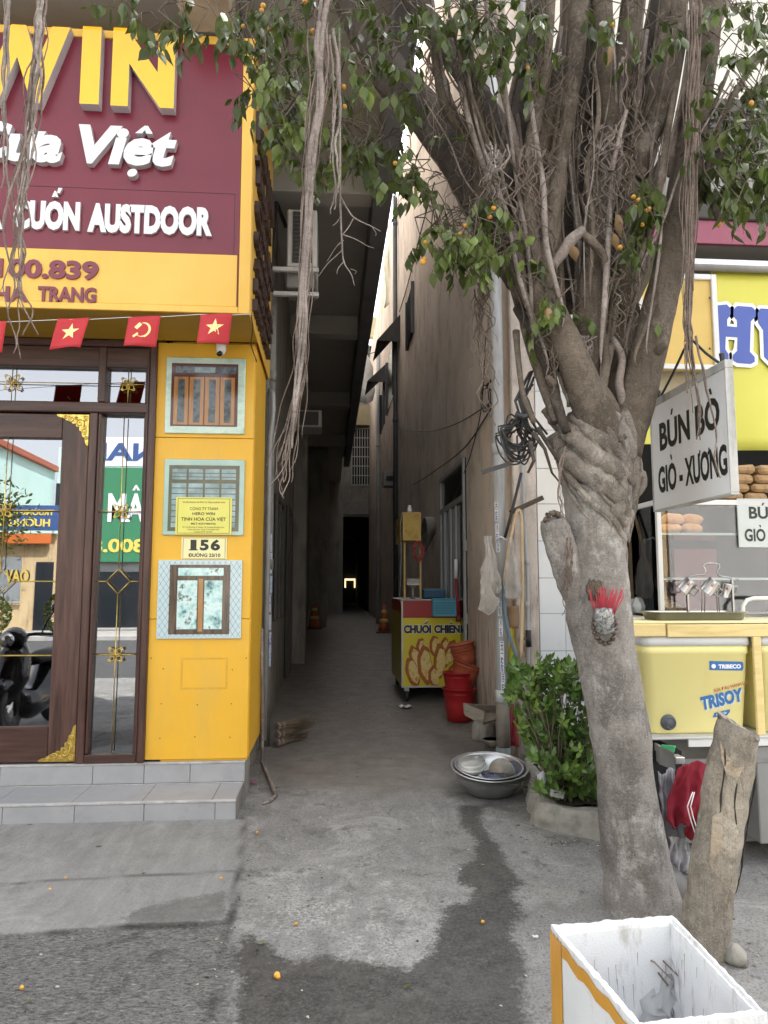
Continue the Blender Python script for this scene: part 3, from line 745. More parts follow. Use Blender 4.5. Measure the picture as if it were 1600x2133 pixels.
# ---- bunting with little flags
m_red = M('flag_cloth', [srgb('#c2323a'), srgb('#cf4148')], 3, .75, .15, 200, trans=.15)
m_fy = M('flag_emblem', [srgb('#f2e3a0')], 1, .7)
bu = thing('flag_bunting', 'string of small red flags along the bottom of the maroon signboard', 'bunting', PY(240, 668, YS - .05))
bp_ = [PY(x, y, YS - .05) for x, y in ((-300, 690), (0, 671), (120, 666), (190, 665), (265, 661), (335, 660), (415, 655), (485, 656), (524, 654))]
MB().tube(bp_, .0022, 5).build('string', m_white, bu)
def flag(px0, px1, py0, skew, kind, seed):
    hh = (720 - 655) * YS / FPX
    A = PY(px0, py0, YS - .055); Bp = PY(px1, py0 - 2, YS - .055); rng = random.Random(seed); ph = rng.random() * 6
    def fn(u, v, off=0):
        p = A.lerp(Bp, u); z = p.z - v * hh
        return Vector((p.x - skew * v * .045, p.y - off + .010 * math.sin(u * 5 + ph + v * 1.3) * (.4 + v) - .012 * v, z + .006 * math.sin(u * 4 + ph) * v))
    f = MB().sheet(lambda u, v: fn(u, v), 10, 8).build('flag', m_red, bu, solid=.0012)
    def emb(poly):
        mb = MB(); mb.add([fn(.5 + x, .46 - y * .93, .0016) for x, y in poly], [tuple(range(len(poly)))]); return mb
    W = (Bp - A).length; k = hh / W
    if kind == 's':
        pts = [(.30 * (1 if i % 2 == 0 else .40) * math.sin(i * math.pi / 5), .30 / k * (1 if i % 2 == 0 else .40) * math.cos(i * math.pi / 5)) for i in range(10)]
        c = [(0, 0)]; mb = MB(); v = [fn(.5, .46, .0016)] + [fn(.5 + x, .46 - y, .0016) for x, y in pts]
        mb.add(v, [(0, 1 + (i + 1) % 10, 1 + i) for i in range(10)]).build('star_emblem', m_fy, f)
    else:
        mb = MB(); n = 16; a = []; bq = []
        for i in range(n + 1):
            t = i / n; an = R(150) - t * R(245)
            an = R(105) - t * R(235)
            r0 = .24; th = .012 + .05 * math.sin(math.pi * min(t * 1.1, 1)) ** .8
            a.append((.02 + (r0 + th * .2) * math.cos(an), (r0 + th * .2) * math.sin(an) / k)); bq.append((.02 + (r0 - th) * math.cos(an), (r0 - th) * math.sin(an) / k))
        v = [fn(.5 + x, .46 - y, .0016) for x, y in a + bq]
        mb.add(v, [(i, i + 1, n + 2 + i, n + 1 + i) for i in range(n)])
        for quad in ([(-.27, -.20), (-.22, -.27), (-.08, -.15), (-.13, -.09)], [(-.20, .10), (-.11, .19), (.19, -.19), (.12, -.25)], [(-.26, .10), (-.12, .26), (-.02, .17), (-.16, .01)]):
            mb.add([fn(.5 + x, .46 - y / k, .0018) for x, y in quad], [(0, 1, 2, 3)])
        mb.build('hammer_sickle_emblem', m_fy, f)
flag(-58, 14, 671, .4, 'h', 1); flag(121, 187, 664, 1.0, 's', 2); flag(268, 335, 660, .55, 'h', 3); flag(418, 484, 655, .45, 's', 4)

# ---- dome camera
cc = PY(461, 722, YF - .14)
scm = thing('security_camera', 'small white dome security camera under the signboard corner', 'camera', (cc.x, cc.y, 3.34))
MB().lathe([(.0, .04), (.036, .04), (.038, .01), (.034, -.004)], (cc.x, cc.y, 3.345), 20).build('mount', m_white, scm)
MB().lathe([(.034, 0), (.037, -.03), (.036, -.055), (.026, -.078), (.0, -.088)], (cc.x, cc.y, 3.342), 20).build('housing', m_white, scm)
MB().lathe([(.0, .002), (.026, -.0), (.024, -.018), (.0, -.03)], (cc.x - .012, cc.y - .012, 3.272), 16, Matrix.Rotation(R(-35), 3, 'Y')).build('lens', M('black_lens', [(.01, .01, .012)], 1, .08), scm)

# ---- pictures, plates
m_pf = M('poster_edge', [(.55, .58, .58)], 1, .4)
m_gloss = dict(rough=.12)
YP = YF - .013
def fpost(px0, px1, py0, py1): 
    xc = (px0 + px1) / 2; yc = (py0 + py1) / 2
    return PY(px0, yc, YP).x, PY(px1, yc, YP).x, PY(xc, py1, YP).z, PY(xc, py0, YP).z
def poster(name, label, box, mat, thick=.022):
    x0, x1, z0, z1 = fpost(*box)
    t = thing(name, label, 'poster', ((x0 + x1) / 2, YP, z0))
    MB().box((x0, YP - thick, z0), (x1, YP, z1), .003).build('board', [mat], t)
    def rect(nm, u0, v0, u1, v1, layer, m):
        a = x0 + (x1 - x0) * u0; b = x0 + (x1 - x0) * u1; c = z0 + (z1 - z0) * v0; d = z0 + (z1 - z0) * v1; y = YP - thick - .0012 * layer
        return MB().add([(a, y, c), (b, y, c), (b, y, d), (a, y, d)], [(0, 1, 2, 3)]).build(nm, m, t)
    return t, rect, (x0, x1, z0, z1, YP - thick)
m_marb = M('print_marble', [srgb('#a9c8b8'), srgb('#c9dfd2'), srgb('#9dbcae')], 5, .15, spec=.6, stretch=(1, 1, 2))
m_pw1 = M('print_brown', [srgb('#4a2422'), srgb('#5e3430')], 6, .14)
m_pw2 = M('print_wood', [srgb('#9a6a3c'), srgb('#b98a55')], 20, .14, stretch=(4, 1, .4))
m_pdk = M('print_dark_glass', [srgb('#23272c'), srgb('#5f6b70'), srgb('#1c2024')], 9, .12, lo=.4, hi=.7)
m_psky = M('print_sky', [srgb('#a8c6cc'), srgb('#5d6f72')], 7, .12)
t, rc, _ = poster('framed_picture', 'glossy picture of a four leaf brown window, topmost of the three', (346, 511, 747, 904), m_marb)
rc('picture_window', .07, .09, .91, .92, 1, m_pw1); rc('picture_transom', .12, .79, .88, .88, 2, m_pdk)
for i in range(4):
    u = .105 + i * .195; rc('picture_leaf', u, .11, u + .18, .74, 2, m_pw2); rc('picture_pane', u + .05, .14, u + .135, .71, 3, m_pdk)
rc('picture_glint', .36, .80, .62, .87, 3, m_psky)
m_pg = M('print_mint', [srgb('#8fb0a8'), srgb('#b6cfc8')], 3, .14)
m_pol = M('print_olive', [srgb('#4a4a34'), srgb('#63624a')], 6, .14)
t, rc, _ = poster('framed_picture', 'picture of an olive barred window behind the yellow company plaque', (342, 509, 958, 1115), m_pg)
rc('picture_window', .06, .05, .94, .92, 1, m_pol)
for i in range(4):
    u = .10 + i * .205; rc('picture_pane', u, .73, u + .18, .87, 2, m_psky); rc('picture_pane', u, .10, u + .18, .68, 2, m_psky)
    for k in range(7): rc('picture_bar', u, .16 + k * .075, u + .18, .172 + k * .075, 3, m_pol)
    for k in range(2): rc('picture_bar', u, .76 + k * .05, u + .18, .77 + k * .05, 3, m_pol)
m_plat = M('print_pale_blue', [srgb('#b9cfd6'), srgb('#c9dbe0')], 3, .14)
m_pli = M('print_lattice_line', [srgb('#6c8794')], 1, .2)
t, rc, (x0, x1, z0, z1, yb) = poster('framed_picture', 'picture of a glass double door on pale lattice ground, lowest of the three', (329, 504, 1167, 1330), m_plat)
mb = MB(); n = 15; W = x1 - x0; H = z1 - z0
for s in (-1, 1):
    for i in range(-n, 2 * n):
        c = i / n
        u0, v0, u1, v1 = c, 0.0, c + s * .62, 1.0
        lo_, hi_ = 0.0, 1.0
        du = u1 - u0
        ts = sorted(((0.012 - u0) / du, (.988 - u0) / du)); ta = max(ts[0], .012); tb = min(ts[1], .988)
        if tb <= ta: continue
        A = Vector((x0 + (u0 + du * ta) * W, yb - .0009, z0 + ta * H)); Bq = Vector((x0 + (u0 + du * tb) * W, yb - .0009, z0 + tb * H))
        d = (Bq - A).normalized(); nn = Vector((-d.z, 0, d.x)) * .0012
        mb.add([A - nn, Bq - nn, Bq + nn, A + nn], [(0, 1, 2, 3)])
o = mb.build('lattice_print', m_pli, t); o['kind'] = 'stuff'
m_pwd = M('print_door_wood', [srgb('#3b2d28'), srgb('#6e5a48')], 12, .13, stretch=(4, 1, .4))
m_pin = M('print_interior', [srgb('#3d6a70'), srgb('#a9d2d2'), srgb('#d5ecea'), srgb('#2e4a4a')], 11, .1, lo=.36, hi=.66)
rc('picture_door', .14, .055, .86, .94, 2, m_pwd); rc('picture_transom', .24, .80, .78, .90, 3, m_pin)
rc('picture_pane', .235, .12, .47, .74, 3, m_pin); rc('picture_pane', .555, .12, .77, .74, 3, m_pin); rc('picture_stile', .485, .09, .54, .76, 3, m_pw2)
m_plq = M('plaque_yellow', [srgb('#d9d35f'), srgb('#e2dc70')], 4, .25)
m_ink = M('print_ink', [(.02, .025, .02)], 1, .5)
def plate(name, label, box, y, thick, lines, mat, cat, rim=True, ro=.035):
    global YP
    keep = YP; YP = y
    x0, x1, z0, z1 = fpost(*box); YP = keep
    t = thing(name, label, cat, ((x0 + x1) / 2, y, z0))
    MB().box((x0, y - thick, z0), (x1, y, z1), .002).build('plate', mat, t)
    fr = lambda u, v, wv: Vector((x0 + u * (x1 - x0), y - thick - wv, z0 + v * (z1 - z0)))
    if rim:
        mb = MB(); e = ro; th = .012
        for (a, b, c, d) in ((e, e, 1 - e, e + th), (e, 1 - e - th, 1 - e, 1 - e), (e, e + th, e + th * .7, 1 - e - th), (1 - e - th * .7, e + th, 1 - e, 1 - e - th)):
            mb.add([fr(a, b, .0006), fr(c, b, .0006), fr(c, d, .0006), fr(a, d, .0006)], [(0, 1, 2, 3)])
        mb.build('printed_border', m_ink, t)
    for tx, u0, u1, v0, v1, off in lines:
        word(tx, fr, u0, u1, v0, v1, .0008, off, 0, 'lettering', m_ink, t, False, None)
    return t
plate('company_plaque', 'yellow company plaque with small black lettering over the middle picture', (366, 483, 1036, 1114), YF - .040, .006,
      [('SỞ KẾ HOẠCH VÀ ĐẦU TƯ TỈNH KHÁNH HÒA', .12, .88, .845, .885, .01), ('CÔNG TY TNHH', .25, .75, .655, .73, .01), ('HERO WIN', .30, .70, .52, .60, .02),
       ('TINH HOA CỬA VIỆT', .10, .90, .37, .46, .02), ('MST:4201986936', .28, .72, .265, .32, .015), ('Số 156 Đường 23 tháng 10, Phường Phương Sơn,', .13, .87, .185, .22, .01),
       ('Thành phố Nha Trang, Tỉnh Khánh Hòa', .22, .78, .12, .155, .01), ('Hotline 0914 100 839', .34, .66, .06, .095, .01)], m_plq, 'plaque')
m_npl = M('number_plate_cream', [srgb('#e9e2a8'), srgb('#efe8b4')], 4, .3)
np_ = plate('house_number_plate', 'cream plate reading 156 between the middle and lowest pictures', (378, 473, 1119, 1165), YF - .013, .006,
      [('ĐƯỜNG 23/10', .16, .86, .10, .26, .03), ('5', .405, .60, .40, .88, .045), ('6', .64, .85, .40, .88, .045), ('1', .20, .33, .40, .88, .05)], m_npl, 'number plate')
x0, x1, z0, z1 = fpost(378, 473, 1119, 1165)
mb = MB(); fr = lambda u, v: Vector((x0 + u * (x1 - x0), YF - .0203, z0 + v * (z1 - z0)))
for a, b, c, d in ((.17, .40, .36, .45),):
    mb.add([fr(a, b), fr(c, b), fr(c, d), fr(a, d)], [(0, 1, 2, 3)])
mb.build('lettering', m_ink, np_)
# screw holes of removed pictures
for px, py in ((315, 1371), (513, 1371), (340, 1393), (484, 1395), (336, 1466), (411, 1468), (482, 1466), (333, 1538), (406, 1535), (479, 1536)):
    p = PY(px, py, YF - .0125)
    MB().lathe([(0, .0), (.0045, .0), (.0045, .0008), (0, .0012)], p, 8, Matrix.Rotation(R(90), 3, 'X')).build('screw_hole', m_ink, house)
p0 = PY(378, 1370, YF); p1 = PY(474, 1435, YF)
mt_ = M('glue_residue', [srgb('#cf9c2c'), srgb('#dcae48')], 20, .7)
for a, b in (((p0.x, p0.z), (p1.x, p0.z - .012)), ((p0.x, p1.z), (p1.x, p1.z + .014)), ((p0.x, p1.z + .016), (p0.x + .014, p0.z - .014)), ((p1.x - .014, p1.z + .016), (p1.x, p0.z - .014))):
    MB().box((a[0], YF - .0132, a[1]), (b[0], YF - .0122, b[1])).build('tape_residue', mt_, house)
# ================================================================ alley: right wall, end house, pipes
XA, YA = 1.60, 6.20
m_pink = None
def wall_mat():
    m = bpy.data.materials.new('pink_plaster'); m.use_nodes = True; t = m.node_tree; N = t.nodes; L = t.links; b = N['Principled BSDF']
    tc = N.new('ShaderNodeTexCoord')
    geo = N.new('ShaderNodeNewGeometry'); sx = N.new('ShaderNodeSeparateXYZ'); L.new(geo.outputs['Position'], sx.inputs[0])
    def nz(sc, st=(1, 1, 1), d=8, r=.68):
        mp = N.new('ShaderNodeMapping'); mp.inputs['Scale'].default_value = st; L.new(geo.outputs['Position'], mp.inputs[0])
        q = N.new('ShaderNodeTexNoise'); q.inputs['Scale'].default_value = sc; q.inputs['Detail'].default_value = d; q.inputs['Roughness'].default_value = r; L.new(mp.outputs[0], q.inputs['Vector']); return q.outputs[0]
    def mr(x, a, bb, c=0, d=1):
        q = N.new('ShaderNodeMapRange'); q.inputs[1].default_value = a; q.inputs[2].default_value = bb; q.inputs[3].default_value = c; q.inputs[4].default_value = d; L.new(x, q.inputs[0]); return q.outputs[0]
    def mix(f, A, B):
        q = N.new('ShaderNodeMix'); q.data_type = 'RGBA'
        if isinstance(f, float): q.inputs[0].default_value = f
        else: L.new(f, q.inputs[0])
        for k, z in ((6, A), (7, B)):
            if isinstance(z, tuple): q.inputs[k].default_value = (*z, 1)
            else: L.new(z, q.inputs[k])
        return q.outputs[2]
    def mul(A, B, op='MULTIPLY'):
        q = N.new('ShaderNodeMath'); q.operation = op
        for k, z in enumerate((A, B)):
            if isinstance(z, float): q.inputs[k].default_value = z
            else: L.new(z, q.inputs[k])
        return q.outputs[0]
    col = mix(mr(nz(1.1), .35, .65), (.66, .57, .51), (.76, .675, .615))
    # rain streaks and soot running down the upper wall
    col = mix(mul(mr(nz(2.0, (1.2, 1.2, .55), 9, .75), .50, .62), .6), col, (.33, .30, .28))
    col = mix(mul(mr(nz(.7, (1, 1, .8)), .50, .66), .5), col, (.44, .385, .35))
    col = mix(mul(mr(nz(5, (1, 1, .3)), .60, .74), .45), col, (.17, .15, .135))
    # flaking lower wall (below about shoulder height)
    low = mr(mul(sx.outputs['Z'], mul(nz(3, (1, 1, .6)), .9, 'MULTIPLY'), 'ADD'), 2.45, 1.9)
    bare = mix(mr(nz(7, (2.2, 2.2, .25)), .4, .62), (.42, .34, .29), (.58, .52, .47))
    bare = mix(mul(mr(nz(12, (2, 2, .2)), .56, .66), .9), bare, (.13, .085, .065))
    bare = mix(mul(mr(nz(4.5, (1.4, 1.4, .7)), .60, .66), .55), bare, (.23, .07, .045))
    col = mix(mul(low, mr(nz(5, (2, 2, .4)), .34, .5)), col, bare)
    foot = mr(sx.outputs['Z'], .75, .1); col = mix(mul(mul(foot, mr(nz(4, (2, 2, .5)), .3, .6)), .8), col, (.09, .08, .07))
    L.new(col, b.inputs['Base Color']); b.inputs['Roughness'].default_value = .9; b.inputs['Specular IOR Level'].default_value = .2
    bp = N.new('ShaderNodeBump'); bp.inputs['Strength'].default_value = .5; bp.inputs['Distance'].default_value = .02; L.new(nz(22, (1, 1, .5)), bp.inputs['Height']); L.new(bp.outputs[0], b.inputs['Normal'])
    return m
m_pink = wall_mat()
m_pvc = M('grey_pvc', [(.36, .37, .38), (.44, .45, .46)], 6, .45, grime=(.17, .155, .14), gscale=(3, 3, .5), gpos=(.5, .75), ghi=.8)
m_dpipe = M('dark_pipe', [(.045, .05, .06), (.07, .075, .085)], 6, .5)
m_black = M('black_rubber', [(.018, .018, .019), (.03, .03, .031)], 12, .5)
m_dglass = M('dark_pane', [(.018, .022, .027)], 1, .15)
m_alum = M('grey_alu_frame', [(.36, .37, .38)], 1, .4, metal=.3)

ph = thing('pink_house', 'tall stained pink plaster house along the right of the alley', 'house', (XA + 1.2, 12, 0))
MB().box((XA, YA + .002, -.02), (2.195, 30.0, 11.2)).build('wall', m_pink, ph)
MB().box((XA + .001, YA - .03, -.02), (1.818, YA, 8.0), .012).build('corner_pier', m_pink, ph)
# door high in the side wall
yd0, yd1 = PX(971, 952, XA).y, PX(921, 991, XA).y
zd1 = PX(971, 952, XA).z; ztr = PX(971, 1033, XA).z; zd0 = gz(yd0) + .02
dr = MB().box((XA - .012, yd0, zd0), (XA - .002, yd1, zd1)).build('door', m_dglass, ph)
for (a, b, c, d) in ((yd0, zd0, yd0 + .06, zd1), (yd1 - .06, zd0, yd1, zd1), (yd0 + .061, zd1 - .06, yd1 - .061, zd1), (yd0 + .061, ztr - .05, yd1 - .061, ztr + .02),
                     (yd0 + (yd1 - yd0) * .30, zd0, yd0 + (yd1 - yd0) * .30 + .05, ztr - .051), (yd0 + (yd1 - yd0) * .52, zd0, yd0 + (yd1 - yd0) * .52 + .09, ztr - .051), (yd0 + (yd1 - yd0) * .77, zd0, yd0 + (yd1 - yd0) * .77 + .05, ztr - .051)):
    MB().box((XA - .045, a, b), (XA - .013, c, d), .004).build('door_frame', m_alum, dr)
for z in (1.1, 1.95): MB().box((XA - .05, yd0 - .035, z), (XA - .004, yd0 - .003, z + .13), .004).build('hinge', m_alum, dr)
# louvred slit window and two shuttered windows further in
def wallwin(px0, py0, px1, py1, slats=0):
    A = PX(px1, py0, XA); Bq = PX(px0, py0, XA); C = PX(px1, py1, XA)
    wn = MB().box((XA - .02, A.y, C.z), (XA - .003, Bq.y, A.z)).build('window', m_dglass, ph)
    for k in range(slats):
        z = C.z + (A.z - C.z) * (k + .5) / slats
        MB().box((XA - .05, A.y + .03, z - .03), (XA - .022, Bq.y - .03, z + .03), .004, rot=Matrix.Rotation(R(28), 3, 'Y')).build('louvre', m_dpipe, wn)
    for y in (A.y - .04, Bq.y): MB().box((XA - .07, y, C.z - .05), (XA - .003, y + .04, A.z + .05), .004).build('window_frame', m_dpipe, wn)
wallwin(851, 592, 863, 690, 16); wallwin(808, 705, 822, 820, 0); wallwin(795, 800, 802, 880, 0)
# awnings
m_awn = M('black_awning', [(.02, .02, .022), (.035, .034, .035)], 5, .7)
def awning(px0, px1, py0, py1, label):
    Y0 = PX(px1, py0, XA).y; zt = PY(px1, py0, Y0).z; xo = PY(px0, py1, Y0).x; zl = PY(px0, py1, Y0).z
    t = thing('wall_awning', label, 'awning', (XA - .3, Y0 + .5, zl), 'awnings on the pink wall')
    MB().add([(XA - .004, Y0, zt), (xo, Y0, zl), (xo, Y0 + 1.5, zl), (XA - .004, Y0 + 1.5, zt), (XA - .004, Y0, zt - .03), (xo, Y0, zl - .03), (xo, Y0 + 1.5, zl - .03), (XA - .004, Y0 + 1.5, zt - .03)],
             [(0, 1, 2, 3), (7, 6, 5, 4), (0, 4, 5, 1), (1, 5, 6, 2), (2, 6, 7, 3)]).build('canopy', m_awn, t)
    MB().add([(XA - .006, Y0 - .01, zt), (xo, Y0 - .01, zl), (XA - .006, Y0 - .01, zl - .02), (XA - .006, Y0 + .004, zt), (xo, Y0 + .004, zl), (XA - .006, Y0 + .004, zl - .02)], [(0, 2, 1), (3, 4, 5), (0, 1, 4, 3), (1, 2, 5, 4)]).build('side_flap', m_awn, t)
awning(785, 834, 655, 709, 'black sloping awning beside the dark drainpipe, the higher of two'); awning(765, 804, 758, 794, 'black sloping awning deeper in the alley, the lower of two')
# pipes
def pipe(name, label, x, y, z0, z1, r, mat, joints=(), extra=None):
    t = thing(name, label, 'pipe', (x, y, z0))
    MB().tube([(x, y, z0), (x, y, (z0 + z1) / 2), (x, y, z1)], r, 16).build('pipe', mat, t)
    for z in joints: MB().lathe([(r * 1.02, -.05), (r * 1.16, -.048), (r * 1.16, .048), (r * 1.02, .05)], (x, y, z), 16).build('pipe_joint', mat, t)
    return t
gp = PY(1043, 1219, YA - .12)
zb = PY(1060, 1560, YA - .12).z
gpt = pipe('drain_pipe', 'grey plastic drainpipe on the pink corner with green elbow at its foot', gp.x, YA - .12, .16, 6.5, .052, m_pvc, (PY(1043, 936, 6.08).z, .62))
MB().tube([(gp.x, YA - .12, .62), (gp.x, YA - .12, .15)], .058, 16).build('lower_pipe', M('grimy_pipe', [(.20, .17, .135), (.11, .10, .09)], 8, .7, grime=(.06, .055, .05)), gpt)
m_grn = M('green_elbow', [(.12, .17, .17), (.18, .24, .23)], 9, .6, grime=(.06, .06, .05))
MB().tube([(gp.x, YA - .12, .20), (gp.x, YA - .12, .12), (gp.x - .02, YA - .12, .07), (gp.x - .07, YA - .12, .055), (gp.x - .12, YA - .12, .055)], [.064, .066, .068, .066, .064], 14).build('elbow', m_grn, gpt)
m_stk = M('sticker_paper', [(.62, .63, .64)], 1, .6); m_stki = M('sticker_ink', [(.03, .05, .20)], 1, .6)
def stickers(par, x, y, r, spans, ink, text='0979 1241', side=-1, paper=None):
    for z0, z1, an in spans:
        a = R(an); nx, ny = math.sin(a), -math.cos(a); tx, ty = math.cos(a), math.sin(a)
        wv = .016
        c = Vector((x + nx * (r + .0015), y + ny * (r + .0015), 0))
        fr = lambda u, v, d: Vector((c.x + tx * v + nx * d, c.y + ty * v + ny * d, u))
        MB().add([fr(z0, -wv, 0), fr(z0, wv, 0), fr(z1, wv, 0), fr(z1, -wv, 0)], [(0, 1, 2, 3)]).build('sticker', paper or m_stk, par)
        word(text, lambda u, v, d: fr(u, -v, d), z0 + .006, z1 - .006, -wv * .62, wv * .62, .0008, .03, 0, 'sticker_print', ink, par, False)['kind'] = 'stuff'
stickers(gpt, gp.x, YA - .12, .052, [(PY(1040, b, 6.05).z, PY(1040, a, 6.05).z, -42 + k * 6) for k, (a, b) in enumerate(((1045, 1085), (1092, 1130), (1132, 1150), (1252, 1282), (1290, 1325), (1335, 1400), (1402, 1445)))], m_stki)
dp = PX(824, 1000, 1.52)
pipe('drain_pipe', 'thin dark drainpipe running up the pink wall past the black awnings', 1.52, dp.y, gz(dp.y), 11.1, .055, m_dpipe, (PX(824, 875, 1.52).z, PX(824, 460, 1.52).z))
d2 = PX(788, 1000, 1.50)
pipe('drain_pipe', 'pale drainpipe far up the alley behind the awnings', 1.50, d2.y, gz(d2.y), 9.3, .07, m_pvc, (6.0,))
# left mouth of the alley: sticker-covered post
pb = PG(556, 1552)
lp = pipe('drain_pipe', 'grimy stickered pipe at the alley mouth beside the yellow corner', pb.x - .02, pb.y, gz(pb.y), 5.4, .048, M('grimy_pvc', [(.17, .16, .14), (.30, .29, .265), (.23, .22, .20)], 5, .75, .15, grime=(.09, .08, .065), gscale=(3, 3, .6), gpos=(.45, .7)), (1.75, 3.6))
m_stkb = M('sticker_ink_blue', [(.05, .10, .38), (.04, .05, .24)], 40, .6); m_stkc = M('sticker_paper_blue', [(.22, .36, .55), (.5, .53, .6), (.12, .13, .42)], 9, .6, lo=.4, hi=.6)
stickers(lp, pb.x - .02, pb.y, .048, [(PY(570, b, pb.y).z, PY(570, a, pb.y).z, 34 + (k % 3) * 8) for k, (a, b) in enumerate(((1112, 1150), (1152, 1195), (1200, 1235), (1237, 1275), (1280, 1312), (1316, 1388)))], m_stk, '0979 1241', paper=m_stkc)
p2 = (XR - .01, YF + .94)
c2 = thing('conduit_pipe', 'curved white conduit against the yellow corner of the alley', 'pipe', (p2[0], p2[1], 0))
MB().tube([(XR + .02, 6.55, 3.35), (XR + .05, 6.5, 3.30), (XR + .055, 6.5, 3.15), (XR + .03, 6.5, 2.9), (XR + .02, 6.5, .2)], .022, 10).build('pipe', m_pvc, c2)
MB().tube([(XR - .01, 6.55, 3.45), (XR - .01, 6.55, .1)], .016, 8).build('cable', m_cem, c2)
# windows and doors along the left alley wall
def leftopen(y0, y1, z0, z1, nm='shutter'):
    o = MB().box((XW + .002, y0, z0), (XW + .012, y1, z1)).build(nm, m_dark, house)
    m_lf = M('left_frame', [(.09, .085, .08), (.06, .055, .05)], 4, .7)
    for a in (y0, (y0 + y1) / 2 - .03, y1 - .06): MB().box((XW + .013, a, z0), (XW + .05, a + .06, z1), .004).build('frame_bar', m_lf, o)
    MB().box((XW + .013, y0 + .062, z1 - .06), (XW + .048, y1 - .062, z1), .004).build('frame_bar', m_lf, o)
leftopen(8.2, 9.4, 1.15, 2.6); leftopen(10.4, 11.3, .24, 2.7, 'side_door'); leftopen(13.2, 14.6, 1.3, 2.6); leftopen(16, 17.2, .3, 2.8, 'side_door')
MB().box((XW + .002, 12.35, 0), (-.42, 12.8, 5.4), .01).build('pier', M('alley_plaster_left', [(.2, .2, .2)]), house)
MB().box((XW + .002, 21, 0), (-.10, 33, 5.6), .01).build('pier', M('alley_plaster_left', [(.2, .2, .2)]), house)
# outdoor unit of an air conditioner
ac = thing('air_conditioner', 'white outdoor air conditioner unit on brackets high at the alley mouth', 'air conditioner', (-.33, 6.62, 4.6))
a0 = PY(597, 555, 6.62); a1 = PY(661, 437, 6.62)
m_acw = M('ac_white', [(.55, .55, .53), (.62, .62, .60)], 4, .5, grime=(.3, .28, .25), gpos=(.5, .8))
MB().box((a0.x, 6.62, a0.z), (a1.x, 7.4, a1.z), .012).build('casing', m_acw, ac)
gx0 = a0.x + .055; gx1 = a1.x - .045
MB().box((gx0, 6.605, a0.z + .04), (gx1, 6.619, a1.z - .03), .002).build('coil_grille', M('ac_coil', [(.03, .03, .03), (.06, .058, .055)], 30, .7), ac)
for k in range(12):
    z = a0.z + .05 + k * (a1.z - a0.z - .09) / 12
    MB().box((gx0 + .005, 6.598, z), (gx1 - .005, 6.604, z + .008)).build('grille_slat', M('ac_slat', [(.10, .095, .09)], 1, .6), ac)
for py in (560, 611):
    p = PY(568, py, 6.60); q = PY(664, py + 3, 6.60)
    MB().box((p.x, 6.585, p.z - .02), (q.x, 6.63, p.z + .02), .004).build('bracket_bar', m_acw, ac)
p = PY(597, 570, 6.7); q = PY(655, 604, 6.7)
MB().box((p.x, 6.66, q.z), (q.x, 7.0, p.z), .01).build('lower_casing', M('ac_grey', [(.16, .155, .15), (.24, .235, .22)], 6, .6), ac)
MB().tube([(a0.x - .02, 6.8, a1.z - .1), (-.55, 6.7, a1.z + .1), (-.60, 6.62, a0.z), (-.60, 6.62, 3.6)], .02, 8).build('coolant_pipe', m_black, ac)
# boxed window unit deeper in
wa = PY(640, 905, 12.3); wb = PY(671, 872, 12.3)
wu = thing('window_air_conditioner', 'dim boxy window air conditioner sticking from the left alley wall', 'air conditioner', (wa.x, 12, wa.z))
MB().box((XW + .002, 11.7, wa.z), (wb.x, 12.3, wb.z), .01).build('casing', m_acw, wu)
MB().box((XW + .06, 11.68, wa.z + .03), (wb.x - .05, 11.698, wb.z - .03), .002).build('grille', M('ac_slat', [(.10, .095, .09)]), wu)
# ---- end house that closes the alley
eh = thing('end_house', 'pale house closing the far end of the alley above a dark passage', 'house', (.5, 30, .4))
m_end = M('end_wall', [(.24, .225, .195), (.34, .32, .285)], 1.5, .9, grime=(.13, .12, .11), gpos=(.5, .75))
ye = 30.0
ox0, ox1 = PY(714, 1219, ye).x, PY(769, 1219, ye).x; oz = PY(740, 1076, ye).z
MB().box((-2.5, ye, .0), (ox0, ye + .4, oz)).build('wall', m_end, eh)
MB().box((ox1, ye, .0), (3.5, ye + .4, oz)).build('wall', m_end, eh)
MB().box((-2.5, ye, oz + .001), (3.5, ye + .4, 11.4)).build('wall', m_end, eh)
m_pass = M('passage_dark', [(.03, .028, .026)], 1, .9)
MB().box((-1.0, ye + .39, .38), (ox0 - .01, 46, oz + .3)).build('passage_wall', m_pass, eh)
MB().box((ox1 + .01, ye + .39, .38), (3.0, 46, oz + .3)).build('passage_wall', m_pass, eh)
MB().box((-2.5, ye + .40, oz + .29), (3.5, 46.1, 12)).build('added_sun_block', m_end, eh)  # unseen volume added to keep the sun off the passage floor
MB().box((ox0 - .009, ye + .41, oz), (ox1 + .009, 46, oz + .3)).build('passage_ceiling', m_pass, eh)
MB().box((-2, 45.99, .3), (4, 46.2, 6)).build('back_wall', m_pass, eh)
lg = PY(729, 1219, 45.9)
MB().box((lg.x - .34, 45.86, .95), (lg.x + .34, 45.98, 1.95)).build('lit_doorway', M('lit_doorway', [(.02, .015, .01)], 1, .5), eh)
m_glow = M('lit_lamp', [(1, .85, .5)], 1, .5, emit=(1.0, .78, .38, .45))
MB().box((lg.x - .34, 45.80, 1.86), (lg.x + .34, 45.85, 1.97)).build('lit_panel', m_glow, eh)
MB().box((lg.x - .34, 45.80, 1.40), (lg.x - .26, 45.85, 1.855)).build('lit_panel', m_glow, eh)
MB().box((lg.x + .26, 45.80, 1.40), (lg.x + .34, 45.85, 1.855)).build('lit_panel', m_glow, eh)
e0 = PY(716, 1072, ye); e1 = PY(768, 1044, ye)
MB().box((e0.x, ye - .06, e0.z), (e1.x, ye - .003, e1.z), .01).build('shop_shutter_box', M('dirty_white', [(.26, .25, .23), (.18, .17, .16)], 9, .7), eh)
